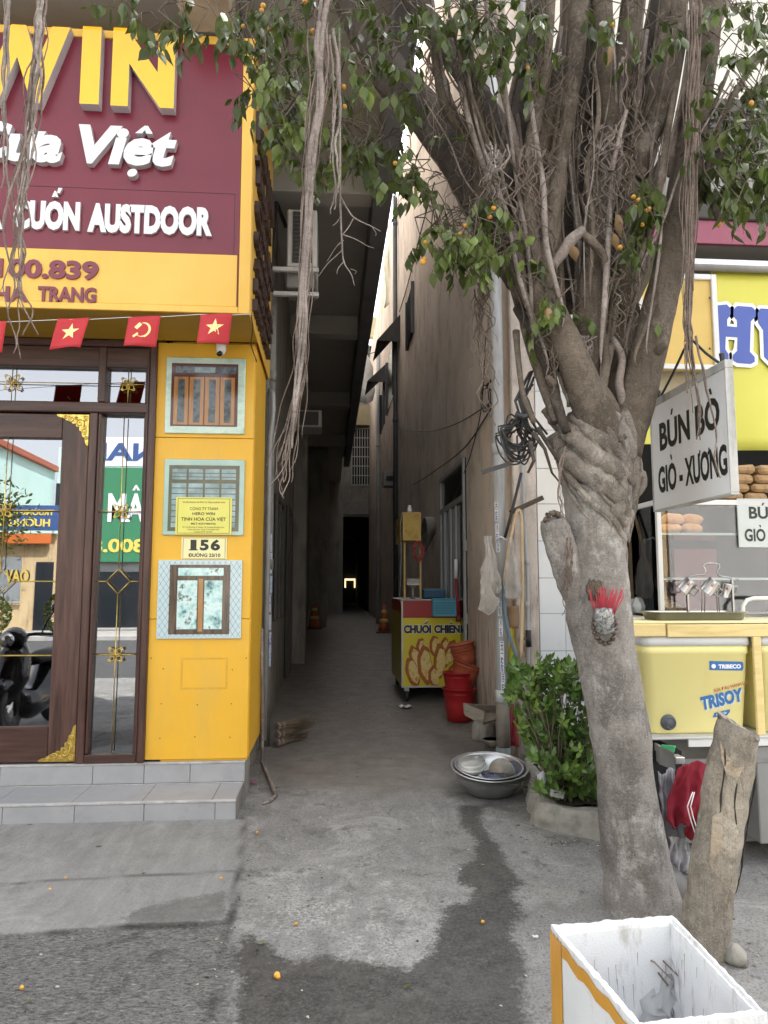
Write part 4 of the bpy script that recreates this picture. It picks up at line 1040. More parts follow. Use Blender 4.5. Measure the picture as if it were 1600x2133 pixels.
def grille(px0, px1, py0, py1, nv, nh, y=ye - .12, back=True, mt=None):
    a = PY(px0, py1, y); b = PY(px1, py0, y); m_bar = mt or M('white_bars', [(.45, .46, .47)], 1, .5)
    g = MB().box((a.x, ye - .02, a.z), (b.x, ye - .003, b.z)).build('window', m_dark, eh)
    for k in range(nv + 1):
        x = a.x + (b.x - a.x) * k / nv; MB().box((x - .018, y, a.z), (x + .018, y + .03, b.z)).build('grille_bar', m_bar, g)
    for k in range(nh + 1):
        z = a.z + (b.z - a.z) * k / nh; MB().box((a.x, y - .02, z - .018), (b.x, y - .001, z + .018)).build('grille_bar', m_bar, g)
grille(733, 771, 893, 1010, 7, 6); grille(745, 775, 720, 760, 5, 3, mt=M('dark_bars', [(.08, .08, .08)]))
a = PY(690, 884, ye - .5); b = PY(790, 845, ye - .5)
MB().box((a.x, ye - .5, a.z), (b.x, ye - .002, b.z), .01).build('balcony_front', M('cream_balcony', [(.42, .36, .22), (.36, .31, .2)], 3, .8), eh)
a = PY(738, 700, ye - .4); b = PY(790, 660, ye - .4)
MB().box((a.x, ye - .4, a.z), (b.x, ye - .002, b.z), .01).build('upper_balcony', M('cream_balcony', [(.42, .36, .22)]), eh)
a = PY(742, 790, ye - .05); b = PY(770, 758, ye - .05)
MB().box((a.x, ye - .05, a.z), (b.x, ye - .004, b.z)).build('pale_panel', M('pale_panel', [(.62, .68, .70)], 1, .4), eh)
# tarpaulins hung on the upper pink wall
m_tarp = M('cream_tarp', [(.50, .48, .36), (.58, .57, .47), (.40, .45, .44)], 2.5, .8, .2, 20)
tA = PY(800, 642, 19.5); tB = PY(828, 470, 19.5)
def tarp(u, v):
    x = tA.x + (tB.x - tA.x) * (u * .8 + .2 * v); z = tA.z + (tB.z - tA.z) * v
    return Vector((x + .05 * math.sin(v * 9), 19.5 - .1 * u + .06 * math.sin(u * 9 + v * 3), z + .25 * u * (1 - v)))
tp_ = MB().sheet(tarp, 10, 14).build('tarpaulin', m_tarp, None, solid=.01); props(tp_, 'cream tarpaulin hanging in folds on the upper pink wall', 'tarpaulin')
pl = thing('plastic_wrap', 'crumpled clear plastic bundle hanging far up the alley', 'plastic', PY(762, 845, 24))
pa = PY(762, 842, 24)
mb = MB(); mb.lathe([(.0, 0), (.22, .12), (.30, .5), (.22, .95), (.30, 1.3), (.08, 1.75), (.0, 1.8)], pa, 12)
mb.v = [tuple(Vector(v) + Vector((.12 * noise.noise(Vector(v) * 3), .1 * noise.noise(Vector(v) * 3.7), 0))) for v in mb.v]
mb.build('bundle', M('grey_plastic', [(.35, .37, .38), (.55, .57, .58)], 6, .3), pl)
MB().tube([(pa.x, 24, pa.z + 1.75), (pa.x + .5, 24.0, pa.z + 1.9), (XA, 24.05, pa.z + 2.0)], .015, 5).build('rope', m_black, pl)
# cables along the pink wall
def cable(label, pts, r=.008, n=8, X=None, name='cable', mat=None):
    P = []
    for a in catmull(pts, n): P.append(PX(a[0], a[1], XA - .03) if X is None else PY(a[0], a[1], a[2]))
    o = MB().tube(P, r, 6).build(name, mat or m_black); return props(o, label, 'cable')
cable('black cable sagging across the pink wall from the coil', [(1024, 838), (960, 878), (900, 898), (850, 896), (826, 890)])
cable('black cable slanting down the pink wall to the cart', [(1024, 850), (970, 930), (900, 985), (860, 1010)])
cable('thin black cable dropping past the alley door', [(1012, 690), (1004, 840), (985, 930), (965, 990), (945, 1040)], .006)
cable('black cable running up the pink wall above the awnings', [(905, 380), (880, 470), (850, 590), (832, 650)], .012)
# small coil hung on the wall by the pipe
cl = thing('cable_coil', 'small loop of black cable on the pink wall left of the grey pipe', 'cable', PX(1010, 850, XA - .04))
for k, (dx, dy, rx, ry) in enumerate(((0, 0, 10, 24), (3, 2, 13, 20), (-2, 4, 8, 28))):
    MB().tube([PY(1012 + dx + rx * math.cos(i / 20 * 6.3), 826 + dy + ry * math.sin(i / 20 * 6.3), 6.75 - .01 * k) for i in range(21)], .006, 5).build('loop', m_black, cl)
MB().tube([PY(1014, 803, 6.76), PY(1030, 785, 6.5), PY(1036, 770, 6.2)], .012, 6).build('tie', m_black, cl)
# meter box, switch box
b0 = PX(801, 1010, XA); 
mbx = thing('meter_box', 'grey electricity meter box high on the pink wall beside the dark pipe', 'meter box', (XA - .1, b0.y, PY(812, 1012, 18.2).z))
a = PY(799, 1012, 18.2); b = PY(825, 981, 18.2)
MB().box((a.x, 18.2, a.z), (XA - .003, 18.6, b.z), .01).build('box', M('meter_grey', [(.32, .31, .29), (.25, .24, .23)], 6, .7), mbx)
MB().box((a.x + .07, 18.18, a.z + .14), (b.x - .08, 18.198, b.z - .14), .004).build('meter_window', m_dglass, mbx)
# wooden strip and small lamp on wall left out of reach
# ================================================================ noodle shop on the right
ns = thing('noodle_shop', 'open noodle shop with white tiled wall, pink fascia and dark interior', 'shop', (3.2, 6.2, 0))
m_wt = M('white_wall_tile', [(.74, .76, .79), (.79, .81, .83)], 2, .12, spec=.5, grime=(.45, .46, .47), gscale=(1.5, 1.5, .8), gpos=(.6, .9), ghi=.5)
m_gr = M('tile_joint', [(.22, .24, .25)], 1, .8)
tx0 = 1.822; txs = [tx0, PY(1178, 1300, YA - .02).x]; 
tx1 = txs[-1]; 
txs.append(2.26)
zl = [PY(1150, y, YA - .02).z for y in (1668, 1552, 1513, 1356, 1278, 1204, 1127, 1050, 976, 896, 816)]
while zl[-1] < 4.1: zl.append(zl[-1] + .31)
MB().box((tx0 - .001, YA - .012, -.02), (2.262, YA + .2, 4.2)).build('wall_core', m_gr, ns)
for i, (x0, x1) in enumerate(zip(txs, txs[1:])):
    for k, (z0, z1) in enumerate(zip(zl, zl[1:])):
        if x0 > 2.3 and z0 > 2.6: continue
        mt = m_wt if k > 1 else M('brown_foot_tile', [(.22, .17, .13), (.28, .22, .17)], 6, .4)
        MB().box((x0 + .002, YA - .024, z0 + .002), (x1 - .002, YA - .013, z1 - .002), .002).build('tile', mt, ns)
# dark interior
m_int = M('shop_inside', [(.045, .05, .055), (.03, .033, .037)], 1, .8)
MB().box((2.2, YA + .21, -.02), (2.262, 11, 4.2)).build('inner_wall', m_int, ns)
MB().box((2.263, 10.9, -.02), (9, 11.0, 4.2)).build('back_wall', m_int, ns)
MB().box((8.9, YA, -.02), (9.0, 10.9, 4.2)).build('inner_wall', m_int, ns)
# soffit, fascia and upper storey
m_fas = M('pink_fascia', [srgb('#8a4257'), srgb('#955065')], 2, .5, grime=srgb('#6f3547'), gpos=(.6, .9))
yf = 5.60; zfb = PY(1520, 511, yf).z; zft = PY(1520, 463, yf).z
MB().box((1.83, yf + .02, zfb + .002), (9, 11, zft + .6)).build('soffit', M('shop_soffit', [(.30, .295, .28), (.24, .235, .225)], 2, .85), ns)
MB().box((1.82, yf - .02, zfb), (9, yf + .018, zft), .004).build('fascia', m_fas, ns)
MB().box((1.82, yf - .05, zft + .002), (9, yf + .3, zft + .16), .01).build('gutter', M('gutter_dark', [(.05, .045, .04)], 1, .7), ns)
MB().box((1.84, yf + .4, zft + .601), (9, 8, 12)).build('upper_wall', M('pale_upper_wall', [(.60, .57, .50), (.68, .66, .60)], 1.4, .85, grime=(.35, .32, .27), gpos=(.55, .8), ghi=.6), ns)
a = PY(1478, 440, yf + .2); b = PY(1600, 200, yf + .2)
gp_ = MB().box((a.x, yf + .25, a.z), (b.x + 1.5, yf + .398, b.z), .01).build('vent_panel', M('vent_dark', [(.05, .048, .045), (.08, .075, .07)], 4, .7), ns)
for k in range(12): MB().box((a.x + .05, yf + .22, a.z + .06 + k * .075), (b.x + 1.4, yf + .249, a.z + .10 + k * .075), .003).build('louvre', m_dpipe, gp_)
MB().tube([PY(1030, 280, 6.6), PY(1028, 80, 6.6), PY(1026, -200, 6.6)], .05, 12).build('downpipe', m_pvc, ns)
MB().tube([PY(1092, 150, 6.1), PY(1090, 30, 6.1), PY(1088, -200, 6.1)], .03, 10).build('downpipe', m_pvc, ns)
# banner rail, banner, light box
yb = 5.42
m_ban = M('yellow_banner', [srgb('#d8d352'), srgb('#dfdb68')], 1.2, .45, .06, 12, grime=srgb('#c4bd38'), gpos=(.55, .9), ghi=.6, trans=.12)
m_blu = M('banner_blue', [srgb('#4a5fae'), srgb('#4257a4')], 2, .45); m_bwh = M('banner_white', [srgb('#e9ecf2')], 1, .45)
bn = thing('shop_banner', 'large yellow banner with blue white-edged letters over the food counter', 'banner', PY(1600, 940, yb))
r0 = PY(1400, 548, yb); r1 = PY(1900, 572, yb)
MB().box((r0.x, yb - .03, r0.z - .02), (r1.x, yb + .02, r0.z + .035), .004).build('rail', m_alu, bn)
MB().tube([(r0.x, yb - .045, r0.z - .05), (r1.x, yb - .045, r0.z - .05)], .028, 12).build('roller', M('roller_grey', [(.30, .29, .27), (.22, .21, .20)], 6, .6), bn)
bx0 = PY(1487, 700, yb).x; bz0 = PY(1560, 938, yb).z; bz1 = r0.z - .045
def bsheet(u, v):
    x = bx0 + u * 2.4; z = bz0 + v * (bz1 - bz0)
    return Vector((x, yb - .01 + .008 * math.sin(u * 30 + v * 3) * (1.2 - v) + .012 * math.sin(u * 9 + 1), z))
MB().sheet(bsheet, 40, 14).build('cloth', m_ban, bn, solid=.002)
def fban(u, v, wv): return Vector((u, yb - .032 - wv, v))
def outline(poly, grow):
    n = len(poly); out = []
    for i in range(n):
        p0 = Vector((*poly[i - 1], 0)); p = Vector((*poly[i], 0)); p1 = Vector((*poly[(i + 1) % n], 0))
        n0 = (p - p0).normalized(); n1 = (p1 - p).normalized(); nn = Vector((n0.y + n1.y, -(n0.x + n1.x), 0))
        k = max(nn.length, .5); nn.normalize(); out.append((p.x + nn.x * grow * 1.35, p.y + nn.y * grow * 1.35))
    return out
def rnd(cx, cy, r, a0, a1, n=7): return [(cx + r * math.cos(R(a0 + (a1 - a0) * i / (n - 1))), cy + r * math.sin(R(a0 + (a1 - a0) * i / (n - 1)))) for i in range(n)]
def banner_letter(poly):
    P = [tuple((PY(x, y, yb).x, PY(x, y, yb).z)) for x, y in poly]
    area = sum(P[i - 1][0] * P[i][1] - P[i][0] * P[i - 1][1] for i in range(len(P)))
    if area < 0: P = P[::-1]
    MB().prism(outline(P, .024), lambda u, v, wv: Vector((u, yb - .022 - wv, v)), .003).build('letter_edge', m_bwh, bn)
    MB().prism(P, lambda u, v, wv: Vector((u, yb - .0265 - wv, v)), .003).build('letter', m_blu, bn)
# slab-serif H and U as on the banner (photo pixel outlines)
banner_letter([(1476, 640), (1510, 637), (1518, 645), (1518, 658), (1511, 668), (1511, 682), (1532, 684), (1532, 670), (1524, 660), (1524, 647), (1532, 640), (1562, 642), (1570, 650), (1570, 662), (1560, 672), (1558, 735), (1568, 746), (1568, 756), (1560, 760), (1532, 758), (1523, 752), (1523, 742), (1532, 733), (1533, 705), (1508, 703), (1507, 730), (1514, 740), (1514, 750), (1506, 756), (1476, 754)])
banner_letter([(1580, 645), (1625, 648), (1632, 656), (1630, 668), (1622, 676), (1620, 735), (1632, 750), (1650, 735), (1652, 680), (1644, 668), (1646, 655), (1690, 658), (1692, 675), (1684, 684), (1680, 745), (1655, 775), (1615, 772), (1588, 745), (1586, 690), (1576, 675), (1574, 655)])
# lower-left strip of a second banner
b2 = MB().box((PY(1338, 890, 5.46).x, 5.455, PY(1338, 925, 5.46).z), (bx0 + .05, 5.465, PY(1338, 853, 5.46).z), .002).build('yellow_pelmet', m_ban); props(b2, 'narrow yellow pelmet strip behind the hanging white sign', 'pelmet')
lb = thing('light_box', 'faded cream light box in a white aluminium frame beside the yellow banner', 'light box', PY(1420, 770, 5.36))
m_crm = M('cream_panel', [srgb('#cfae5a'), srgb('#d8ba6c')], 3, .5, grime=srgb('#a98c48'), gpos=(.58, .85), ghi=.7)
m_alw = M('white_alu', [(.66, .66, .66), (.72, .72, .72)], 6, .35, grime=(.4, .38, .35), gpos=(.6, .85), ghi=.5)
la, lc = PY(1330, 768, 5.36), PY(1489, 574, 5.36)
MB().box((la.x, 5.36, la.z), (lc.x, 5.41, lc.z)).build('panel', m_crm, lb)
for a, b in (((lc.x - .045, la.z), (lc.x, lc.z)), ((la.x, la.z - .002), (lc.x - .046, la.z + .04)), ((la.x, lc.z - .045), (lc.x - .046, lc.z)), ((la.x, la.z + .041), (la.x + .045, lc.z - .046))):
    MB().box((a[0], 5.335, a[1]), (b[0], 5.358, b[1]), .004).build('frame', m_alw, lb)
for py in (620, 726):
    p = PY(1479, py, 5.33); MB().lathe([(0, .004), (.008, .003), (.011, 0)], p, 10, Matrix.Rotation(R(90), 3, 'X')).build('screw', M('screw', [(.12, .12, .12)], 1, .4, metal=1), lb)
MB().box((la.x - .02, 5.50, PY(1400, 852, 5.5).z), (lc.x + .3, 5.52, PY(1400, 772, 5.5).z), .003).build('under_panel', M('beige_under', [(.42, .36, .24), (.34, .29, .20)], 4, .6), lb)
sc_ = MB().box((PY(1310, 720, 5.9).x, 5.88, PY(1310, 850, 5.9).z), (PY(1352, 720, 5.9).x, 5.9, PY(1340, 640, 5.9).z)).build('maroon_shutter', M('maroon_corrugated', [(.12, .03, .035), (.17, .05, .055)], 40, .5, .3, 20, stretch=(3, 1, .05)), ns)
# steel square tube leaning through the tree
sq = thing('steel_tube', 'dark square steel tube end slanting through the tree fork', 'tube', PY(1340, 600, 4.2))
A = PY(1386, 488, 3.75); Bq = PY(1316, 640, 5.4)
MB().beam(A, Bq, .055, .055, (0, 0, 1), .004).build('tube', M('grey_steel', [(.12, .12, .12), (.17, .17, .17)], 8, .5, metal=.5), sq)
d = (A - Bq).normalized()
MB().beam(A + d * .0005, A + d * .0012, .046, .046).build('hollow_end', m_dark, sq)

# ---- glass food cabinet
YC = 4.45; X0 = PY(1376, 1219, YC).x; X1c = 3.9
zc0, zc1 = PY(1400, 1287, YC).z, PY(1400, 1052, YC).z
fc = thing('food_cabinet', 'white framed glass food cabinet on a ribbed counter at the noodle shop', 'cabinet', ((X0 + X1c) / 2, YC + .3, 0))
yb_ = YC + .62
for x, y in ((X0, YC), (X1c - .03, YC), (X0, yb_), (X1c - .03, yb_)):
    MB().box((x - .012, y - .012, zc0), (x + .018, y + .018, zc1), .003).build('post', m_alw, fc)
for z0, z1 in ((zc0 - .05, zc0 - .001), (zc1 + .001, zc1 + .035)):
    MB().box((X0 - .012, YC - .014, z0), (X1c, YC + .02, z1), .003).build('rail', m_alw, fc)
    MB().box((X0 - .012, YC + .021, z0), (X0 + .02, yb_, z1), .003).build('rail', m_alw, fc)
m_pan = glass('cabinet_glass', .012)
MB().box((X0 + .02, YC, zc0 + .001), (X1c - .045, YC + .005, zc1 - .001)).build('pane', m_pan, fc)
MB().box((X0, YC + .02, zc0 + .001), (X0 + .005, yb_ - .014, zc1 - .001)).build('pane', m_pan, fc)
m_shelf = glass('shelf_glass', .22, (.75, .9, .88), 0, .15)
zs_ = [PY(1420, 1113, YC).z, PY(1420, 1207, YC).z]
for z in zs_:
    MB().box((X0 + .022, YC + .03, z), (X1c - .05, yb_ - .02, z + .008)).build('shelf', m_shelf, fc)
    MB().box((X0 + .022, YC + .022, z - .003), (X1c - .05, YC + .029, z + .012)).build('shelf_edge', M('glass_edge', [(.45, .60, .58)], 1, .2), fc)
MB().box((X0 + .022, YC + .03, zc0 + .0), (X1c - .05, yb_ - .02, zc0 + .012)).build('floor_tray', m_alu, fc)
ct_ = MB().box((X0 + .0, YC + .012, 0), (X1c, yb_, zc0 - .051)).build('counter', M('counter_grey', [(.42, .43, .45)], 1, .6), fc)
for k in range(74):
    x = X0 + .008 + k * .0255; MB().box((x, YC - .003, .5), (x + .017, YC + .0115, zc0 - .053), .004).build('rib', m_alw, ct_)
for k in range(24):
    y = YC + .02 + k * .0255; MB().box((X0 - .012, y, .5), (X0 - .001, y + .017, zc0 - .053), .004).build('rib', m_alw, ct_)
# glimpses inside
m_brd = M('bread_crust', [srgb('#a8703a'), srgb('#c9955a'), srgb('#dcb07a')], 9, .6, .1, 40)
def loaf(px, py, Y, L, r, label, yaw=0):
    p = PY(px, py, Y); mb = MB(); n = 14
    prof = [(-L / 2 + L * i / n, r * (max(0, 1 - abs(2 * i / n - 1) ** 2.6)) ** .5) for i in range(n + 1)]
    rot = Matrix.Rotation(R(yaw), 3, 'Z') @ Matrix.Rotation(R(90), 3, 'Y')
    mb.lathe([(max(q, .002), a) for a, q in prof], (0, 0, 0), 14, rot)
    mb.v = [(p.x + v[0], p.y + v[1], p.z + r * .8 + v[2] * .82) for v in mb.v]
    o = mb.build('bread_loaf', m_brd); return props(o, label, 'bread', 'bread loaves in the food cabinet')
zsh = zs_[0] + .009
for px, dz, Y, L, lab, yw in ((1358, 0, YC + .36, .17, 'bread loaf at the outer end of the bottom row on the shelf', 8), (1396, 0, YC + .2, .16, 'bread loaf in the middle of the bottom row on the shelf', -10), (1440, 0, YC + .2, .17, 'bread loaf at the inner end of the bottom row on the shelf', 14),
                          (1402, .068, YC + .22, .17, 'bread loaf lying on top of the row, towards the white post', 5), (1441, .07, YC + .24, .16, 'bread loaf lying on top of the row, away from the white post', -12)):
    p = PY(px, 1100, Y); p.z = zsh + dz
    q = proj_px = p
    mb = MB(); n = 14; r = .047
    prof = [(-L / 2 + L * i / n, r * (max(0, 1 - abs(2 * i / n - 1) ** 2.6)) ** .5) for i in range(n + 1)]
    mb.lathe([(max(a2, .002), a1) for a1, a2 in prof], (0, 0, 0), 14, Matrix.Rotation(R(yw), 3, 'Z') @ Matrix.Rotation(R(90), 3, 'Y'))
    mb.v = [(p.x + v[0] + .008 * noise.noise(Vector(v) * 22 + Vector((px, 0, 0))), p.y + v[1], p.z + r * .85 + v[2] * .85 + .009 * noise.noise(Vector(v) * 19 + Vector((px, 3, 0)))) for v in mb.v]
    props(mb.build('bread_loaf', m_brd), lab, 'bread', 'bread loaves in the food cabinet')
# wrapped brown bundles stacked on the cabinet
m_bag = M('brown_paper', [srgb('#8a6a48'), srgb('#a98a62'), srgb('#6f5236')], 12, .8, .4, 30)
rng = random.Random(5)
zb_ = zc1 + .037
spots = [(r, k) for r in range(4) for k in range(2)]
names = ['lowest', 'second', 'third', 'topmost']
for r, k in spots:
    x = X0 + .47 + k * .16 + r * .035 + rng.uniform(-.012, .012); z = zb_ + r * .062
    mb = MB(); mb.box((x, YC + .05, z), (x + .15, YC + .42, z + .058), .018)
    mb.v = [tuple(Vector(v) + Vector((.012 * noise.noise(Vector(v) * 11), 0, .010 * noise.noise(Vector(v) * 13 + Vector((5, 0, 0)))))) for v in mb.v]
    props(mb.build('paper_bundle', m_bag), 'crumpled brown paper bundle on the glass cabinet, %s layer, %s' % (names[r], ['nearer the hanging sign', 'at the picture edge'][k]), 'bundle', 'brown paper bundles stacked on the cabinet')
# paper sign behind the glass
ps = thing('paper_sign', 'pale paper sign repeating the menu inside the cabinet glass', 'sign', PY(1600, 1140, YC - .012))
pa, pb_ = PY(1540, 1140, YC - .012), PY(1700, 1040, YC - .012)
MB().box((pa.x, YC - .014, pa.z), (pb_.x, YC - .003, pb_.z), .001).build('sheet', M('sign_paper', [(.50, .54, .53), (.58, .61, .60)], 4, .4), ps)
fp_ = lambda u, v, wv: Vector((u, YC - .0145 - wv, v))
word('BÚN BÒ', fp_, PY(1558, 1080, YC).x, PY(1680, 1080, YC).x, PY(1575, 1081, YC).z, PY(1575, 1056, YC).z, .0008, .03, 0, 'lettering', m_ink, ps, False)
word('GIÒ XƯƠNG', fp_, PY(1549, 1125, YC).x, PY(1690, 1125, YC).x, PY(1575, 1128, YC).z, PY(1575, 1102, YC).z, .0008, .03, 0, 'lettering', m_ink, ps, False)
# things on the lower cabinet floor
for nm, lab, cat, px, w_, h_, mt, Y in (('steel_box', 'small shiny steel box on the cabinet floor by the glass side', 'box', 1322, .10, .10, m_alu, YC + .4), ('plastic_bag', 'white filled plastic bag on the cabinet floor', 'bag', 1343, .13, .12, M('bag_white', [(.55, .57, .58), (.42, .44, .45)], 9, .4), YC + .35),
                                      ('food_heap', 'brown heap of food in the cabinet tray', 'food', 1390, .16, .09, M('food_brown', [(.22, .14, .08), (.34, .25, .16), (.12, .08, .05)], 25, .6), YC + .25), ('red_cabinet', 'dark red cupboard inside the noodle shop', 'cupboard', 1452, .55, 1.3, M('red_cupboard', [(.13, .03, .035)], 1, .5), 8.5)):
    p = PY(px, 1240, Y); z0 = zc0 + .013 if Y < 6 else 0
    mb = MB()
    if nm in ('plastic_bag', 'food_heap'):
        mb.lathe([(0, 0), (w_ * .5, 0), (w_ * .6, h_ * .4), (w_ * .4, h_ * .8), (.0, h_)], (p.x, Y, z0), 12)
        mb.v = [tuple(Vector(v) + .02 * Vector((noise.noise(Vector(v) * 14), noise.noise(Vector(v) * 15), abs(noise.noise(Vector(v) * 16))))) for v in mb.v]
    else: mb.box((p.x - w_ / 2, Y, z0 if Y < 6 else 0), (p.x + w_ / 2, Y + w_, z0 + h_ if Y < 6 else 2.0), .008)
    props(mb.build(nm, mt), lab, cat)

# ---- table with the two yellow coolers and their board frame
YT = 4.0
zt_ = PY(1500, 1530, YT).z
tx0_ = PY(1345, 1525, YT).x - .05
tb = thing('work_table', 'low white topped work table under the yellow coolers', 'table', (2.6, YT + .25, 0))
MB().box((tx0_, YT - .06, zt_ - .012), (4.2, YT + .42, zt_), .003).build('table_top', M('table_white', [(.55, .55, .54), (.45, .45, .44)], 6, .5), tb)
MB().box((PY(1425, 1545, YT).x, YT - .052, zt_ - .055), (4.2, YT - .040, zt_ - .0125), .002).build('apron', m_alw, tb)
m_leg = M('table_leg_grey', [(.18, .18, .18), (.24, .24, .24)], 5, .6)
for x, y in ((tx0_ + .05, YT - .02), (3.0, YT - .02), (tx0_ + .05, YT + .38), (3.0, YT + .38)):
    MB().box((x - .02, y - .02, 0), (x + .02, y + .02, zt_ - .013), .003).build('leg', m_leg, tb)
MB().box((tx0_ + .05, YT + .30, .02), (4.2, YT + .33, zt_ - .06)).build('back_panel', M('panel_grey', [(.30, .29, .28), (.24, .235, .23)], 3, .7), tb)
MB().box((PY(1578, 1620, YT - .03).x, YT - .03, .12), (4.2, YT + .29, zt_ - .06), .006).build('side_locker', M('locker_grey', [(.27, .27, .26), (.22, .22, .215)], 3, .6), tb)
MB().box((tx0_ + .071, YT - .035, .56), (2.9, YT - .015, .585), .002).build('brace', m_leg, tb)
m_cool = M('cooler_yellow', [srgb('#e6db94'), srgb('#ece29e')], 2, .38, grime=srgb('#d5c67c'), gpos=(.6, .9), ghi=.5)
m_lid = M('cooler_lid', [(.60, .62, .63), (.66, .68, .69)], 3, .4)
m_clb = M('cooler_print_blue', [srgb('#2f6aa8')], 1, .5); m_clr = M('cooler_print_red', [srgb('#b0553a')], 1, .5)
zc_t = PY(1460, 1345, YT).z
def cooler(x0, x1, label, print_):
    t = thing('cooler_box', label, 'cooler', ((x0 + x1) / 2, YT + .2, zt_), 'yellow coolers on the work table')
    mb = MB(); n = 10; prof = []
    def ring(ins, z):
        a0, a1, b0, b1 = x0 + ins, x1 - ins, YT + ins, YT + .40 - ins; r = .05; pts = []
        for cx, cy, s in ((a1 - r, b1 - r, 0), (a0 + r, b1 - r, 90), (a0 + r, b0 + r, 180), (a1 - r, b0 + r, 270)):
            pts += [(cx + r * math.cos(R(s + 90 * i / 5)), cy + r * math.sin(R(s + 90 * i / 5)), z) for i in range(6)]
        return pts
    lv = [(.035, zt_ + .001), (.028, zt_ + .012), (.0, zc_t - .05), (-.006, zc_t - .045), (-.006, zc_t)]
    vs = []; 
    for i, z in lv: vs += ring(i, z)
    N_ = 24; fs = [(a * N_ + k, a * N_ + (k + 1) % N_, (a + 1) * N_ + (k + 1) % N_, (a + 1) * N_ + k) for a in range(len(lv) - 1) for k in range(N_)]
    fs.append(tuple(range(N_))[::-1]); fs.append(tuple(range(4 * N_, 5 * N_)))
    mb.add(vs, fs, 0, True); mb.build('body', m_cool, t)
    mb = MB(); vs = []
    for i, z in ((-.012, zc_t + .001), (-.012, zc_t + .045), (.01, zc_t + .06)): vs += ring(i, z)
    fs = [(a * N_ + k, a * N_ + (k + 1) % N_, (a + 1) * N_ + (k + 1) % N_, (a + 1) * N_ + k) for a in range(2) for k in range(N_)]
    fs.append(tuple(range(N_))[::-1]); fs.append(tuple(range(2 * N_, 3 * N_))); mb.add(vs, fs, 0, True); mb.build('lid', m_lid, t)
    if print_:
        Yw = lambda z: YT + .028 * (zc_t - .05 - z) / (zc_t - .05 - zt_) - .001
        fr = lambda u, v, wv: Vector((u, Yw(v) - wv, v))
        qx = lambda px, py: PY(px, py, YT).x; qz = lambda px, py: PY(px, py, YT).z
        pl_ = [(qx(1478, 1378), qz(1478, 1396)), (qx(1546, 1378), qz(1478, 1398)), (qx(1549, 1378), qz(1478, 1394)), (qx(1549, 1378), qz(1478, 1382)), (qx(1546, 1378), qz(1478, 1379)), (qx(1478, 1378), qz(1478, 1377))]
        MB().prism(pl_, fr, .001).build('printed_strip', m_clb, t)
        word('TRIBECO', lambda u, v, w_: fr(u, v, w_ + .0011), qx(1497, 1388), qx(1544, 1388), qz(1500, 1393), qz(1500, 1384), .0008, .05, 0, 'lettering', m_bwh, t, False)
        MB().lathe([(.010, 0), (.013, 0), (.013, .001), (.010, .001)], fr(qx(1487, 1388), qz(1487, 1388), .0013), 16, Matrix.Rotation(R(90), 3, 'X')).build('printed_ring', m_bwh, t)
        word('R', lambda u, v, w_: fr(u, v, w_ + .0011), qx(1485, 1388), qx(1490, 1388), qz(1487, 1391), qz(1487, 1385), .0008, .03, 0, 'lettering', m_bwh, t, False)
        def tilt(ox, oz, an, s): 
            ca, sa = math.cos(R(an)), math.sin(R(an)); return lambda u, v, w_: fr(ox + u * ca - v * sa, oz + u * sa + v * ca, w_)
        f1 = tilt(qx(1490, 1440), qz(1490, 1443), 13, 1); L1 = qx(1562, 1430) - qx(1490, 1430)
        word('SỮA ĐẬU NÀNH LO', f1, 0, L1, 0, .018, .0008, .02, 0, 'lettering', m_clr, t, False)
        f2 = tilt(qx(1467, 1480), qz(1467, 1481), 12, 1); L2 = qx(1556, 1460) - qx(1466, 1460)
        f2b = lambda u, v, w_: f2(u + .006, v - .007, w_)
        word('TRISOY', f2b, 0, L2, 0, .075, .0006, .085, .10, 'lettering', M('cooler_print_pale', [srgb('#c9d4d2')], 1, .5), t, False)
        word('TRISOY', lambda u, v, w_: f2(u, v, w_ + .0008), 0, L2, 0, .075, .0008, .05, .10, 'lettering', m_clb, t, False)
        f3 = tilt(qx(1489, 1494), qz(1489, 1496), 10, 1)
        MB().prism([(0, 0), (.085, -.004), (.105, .012), (.108, .026), (.015, .024)], f3, .001).build('printed_strip', m_clb, t)
        word('CAO CẤP', lambda u, v, w_: f3(u, v, w_ + .0011), .022, .085, .006, .017, .0008, .03, 0, 'lettering', m_bwh, t, False)
        c = Vector((qx(1396, 1506), YT + .026, qz(1396, 1506)))
        MB().lathe([(0, .03), (.030, .028), (.040, .02), (.046, .0), (.046, -.02)], c, 22, Matrix.Rotation(R(90), 3, 'X')).build('drain_plug', M('blue_grey_plug', [(.06, .07, .085), (.10, .11, .125)], 9, .5), t)
        MB().tube([Vector((c.x + .03 * math.cos(i), c.y - .0335, c.z + .03 * math.sin(i))) for i in [k * .33 for k in range(20)]], .003, 5).build('plug_ring', M('blue_grey_plug', [(.06, .07, .085)]), t)
    return t
xd = PY(1564, 1400, YT).x
cooler(PY(1345, 1400, YT).x, xd, 'pale yellow cooler box with blue brand print beside the tree trunk', True)
cooler(xd + .055, xd + .66, 'plain pale yellow cooler box cut off by the picture edge', False)
m_brdw = M('yellow_board', [srgb('#d3b978'), srgb('#dfca8e'), srgb('#c2a662')], 5, .6, .15, 50, stretch=(.3, 2, 2))
bf = thing('board_frame', 'yellow painted wooden board frame clamped round the coolers', 'frame', (2.4, YT - .03, zt_))
bz1_ = PY(1450, 1299, YT - .02).z; bz0_ = PY(1450, 1325, YT - .02).z
xg = PY(1386, 1310, YT - .02).x
MB().box((PY(1300, 1310, YT - .02).x, YT - .035, bz0_), (xg - .004, YT - .014, bz1_), .003).build('board', m_brdw, bf)
MB().box((xg + .006, YT - .035, bz0_ - .004), (4.2, YT - .014, bz1_ - .004), .003).build('board', m_brdw, bf)
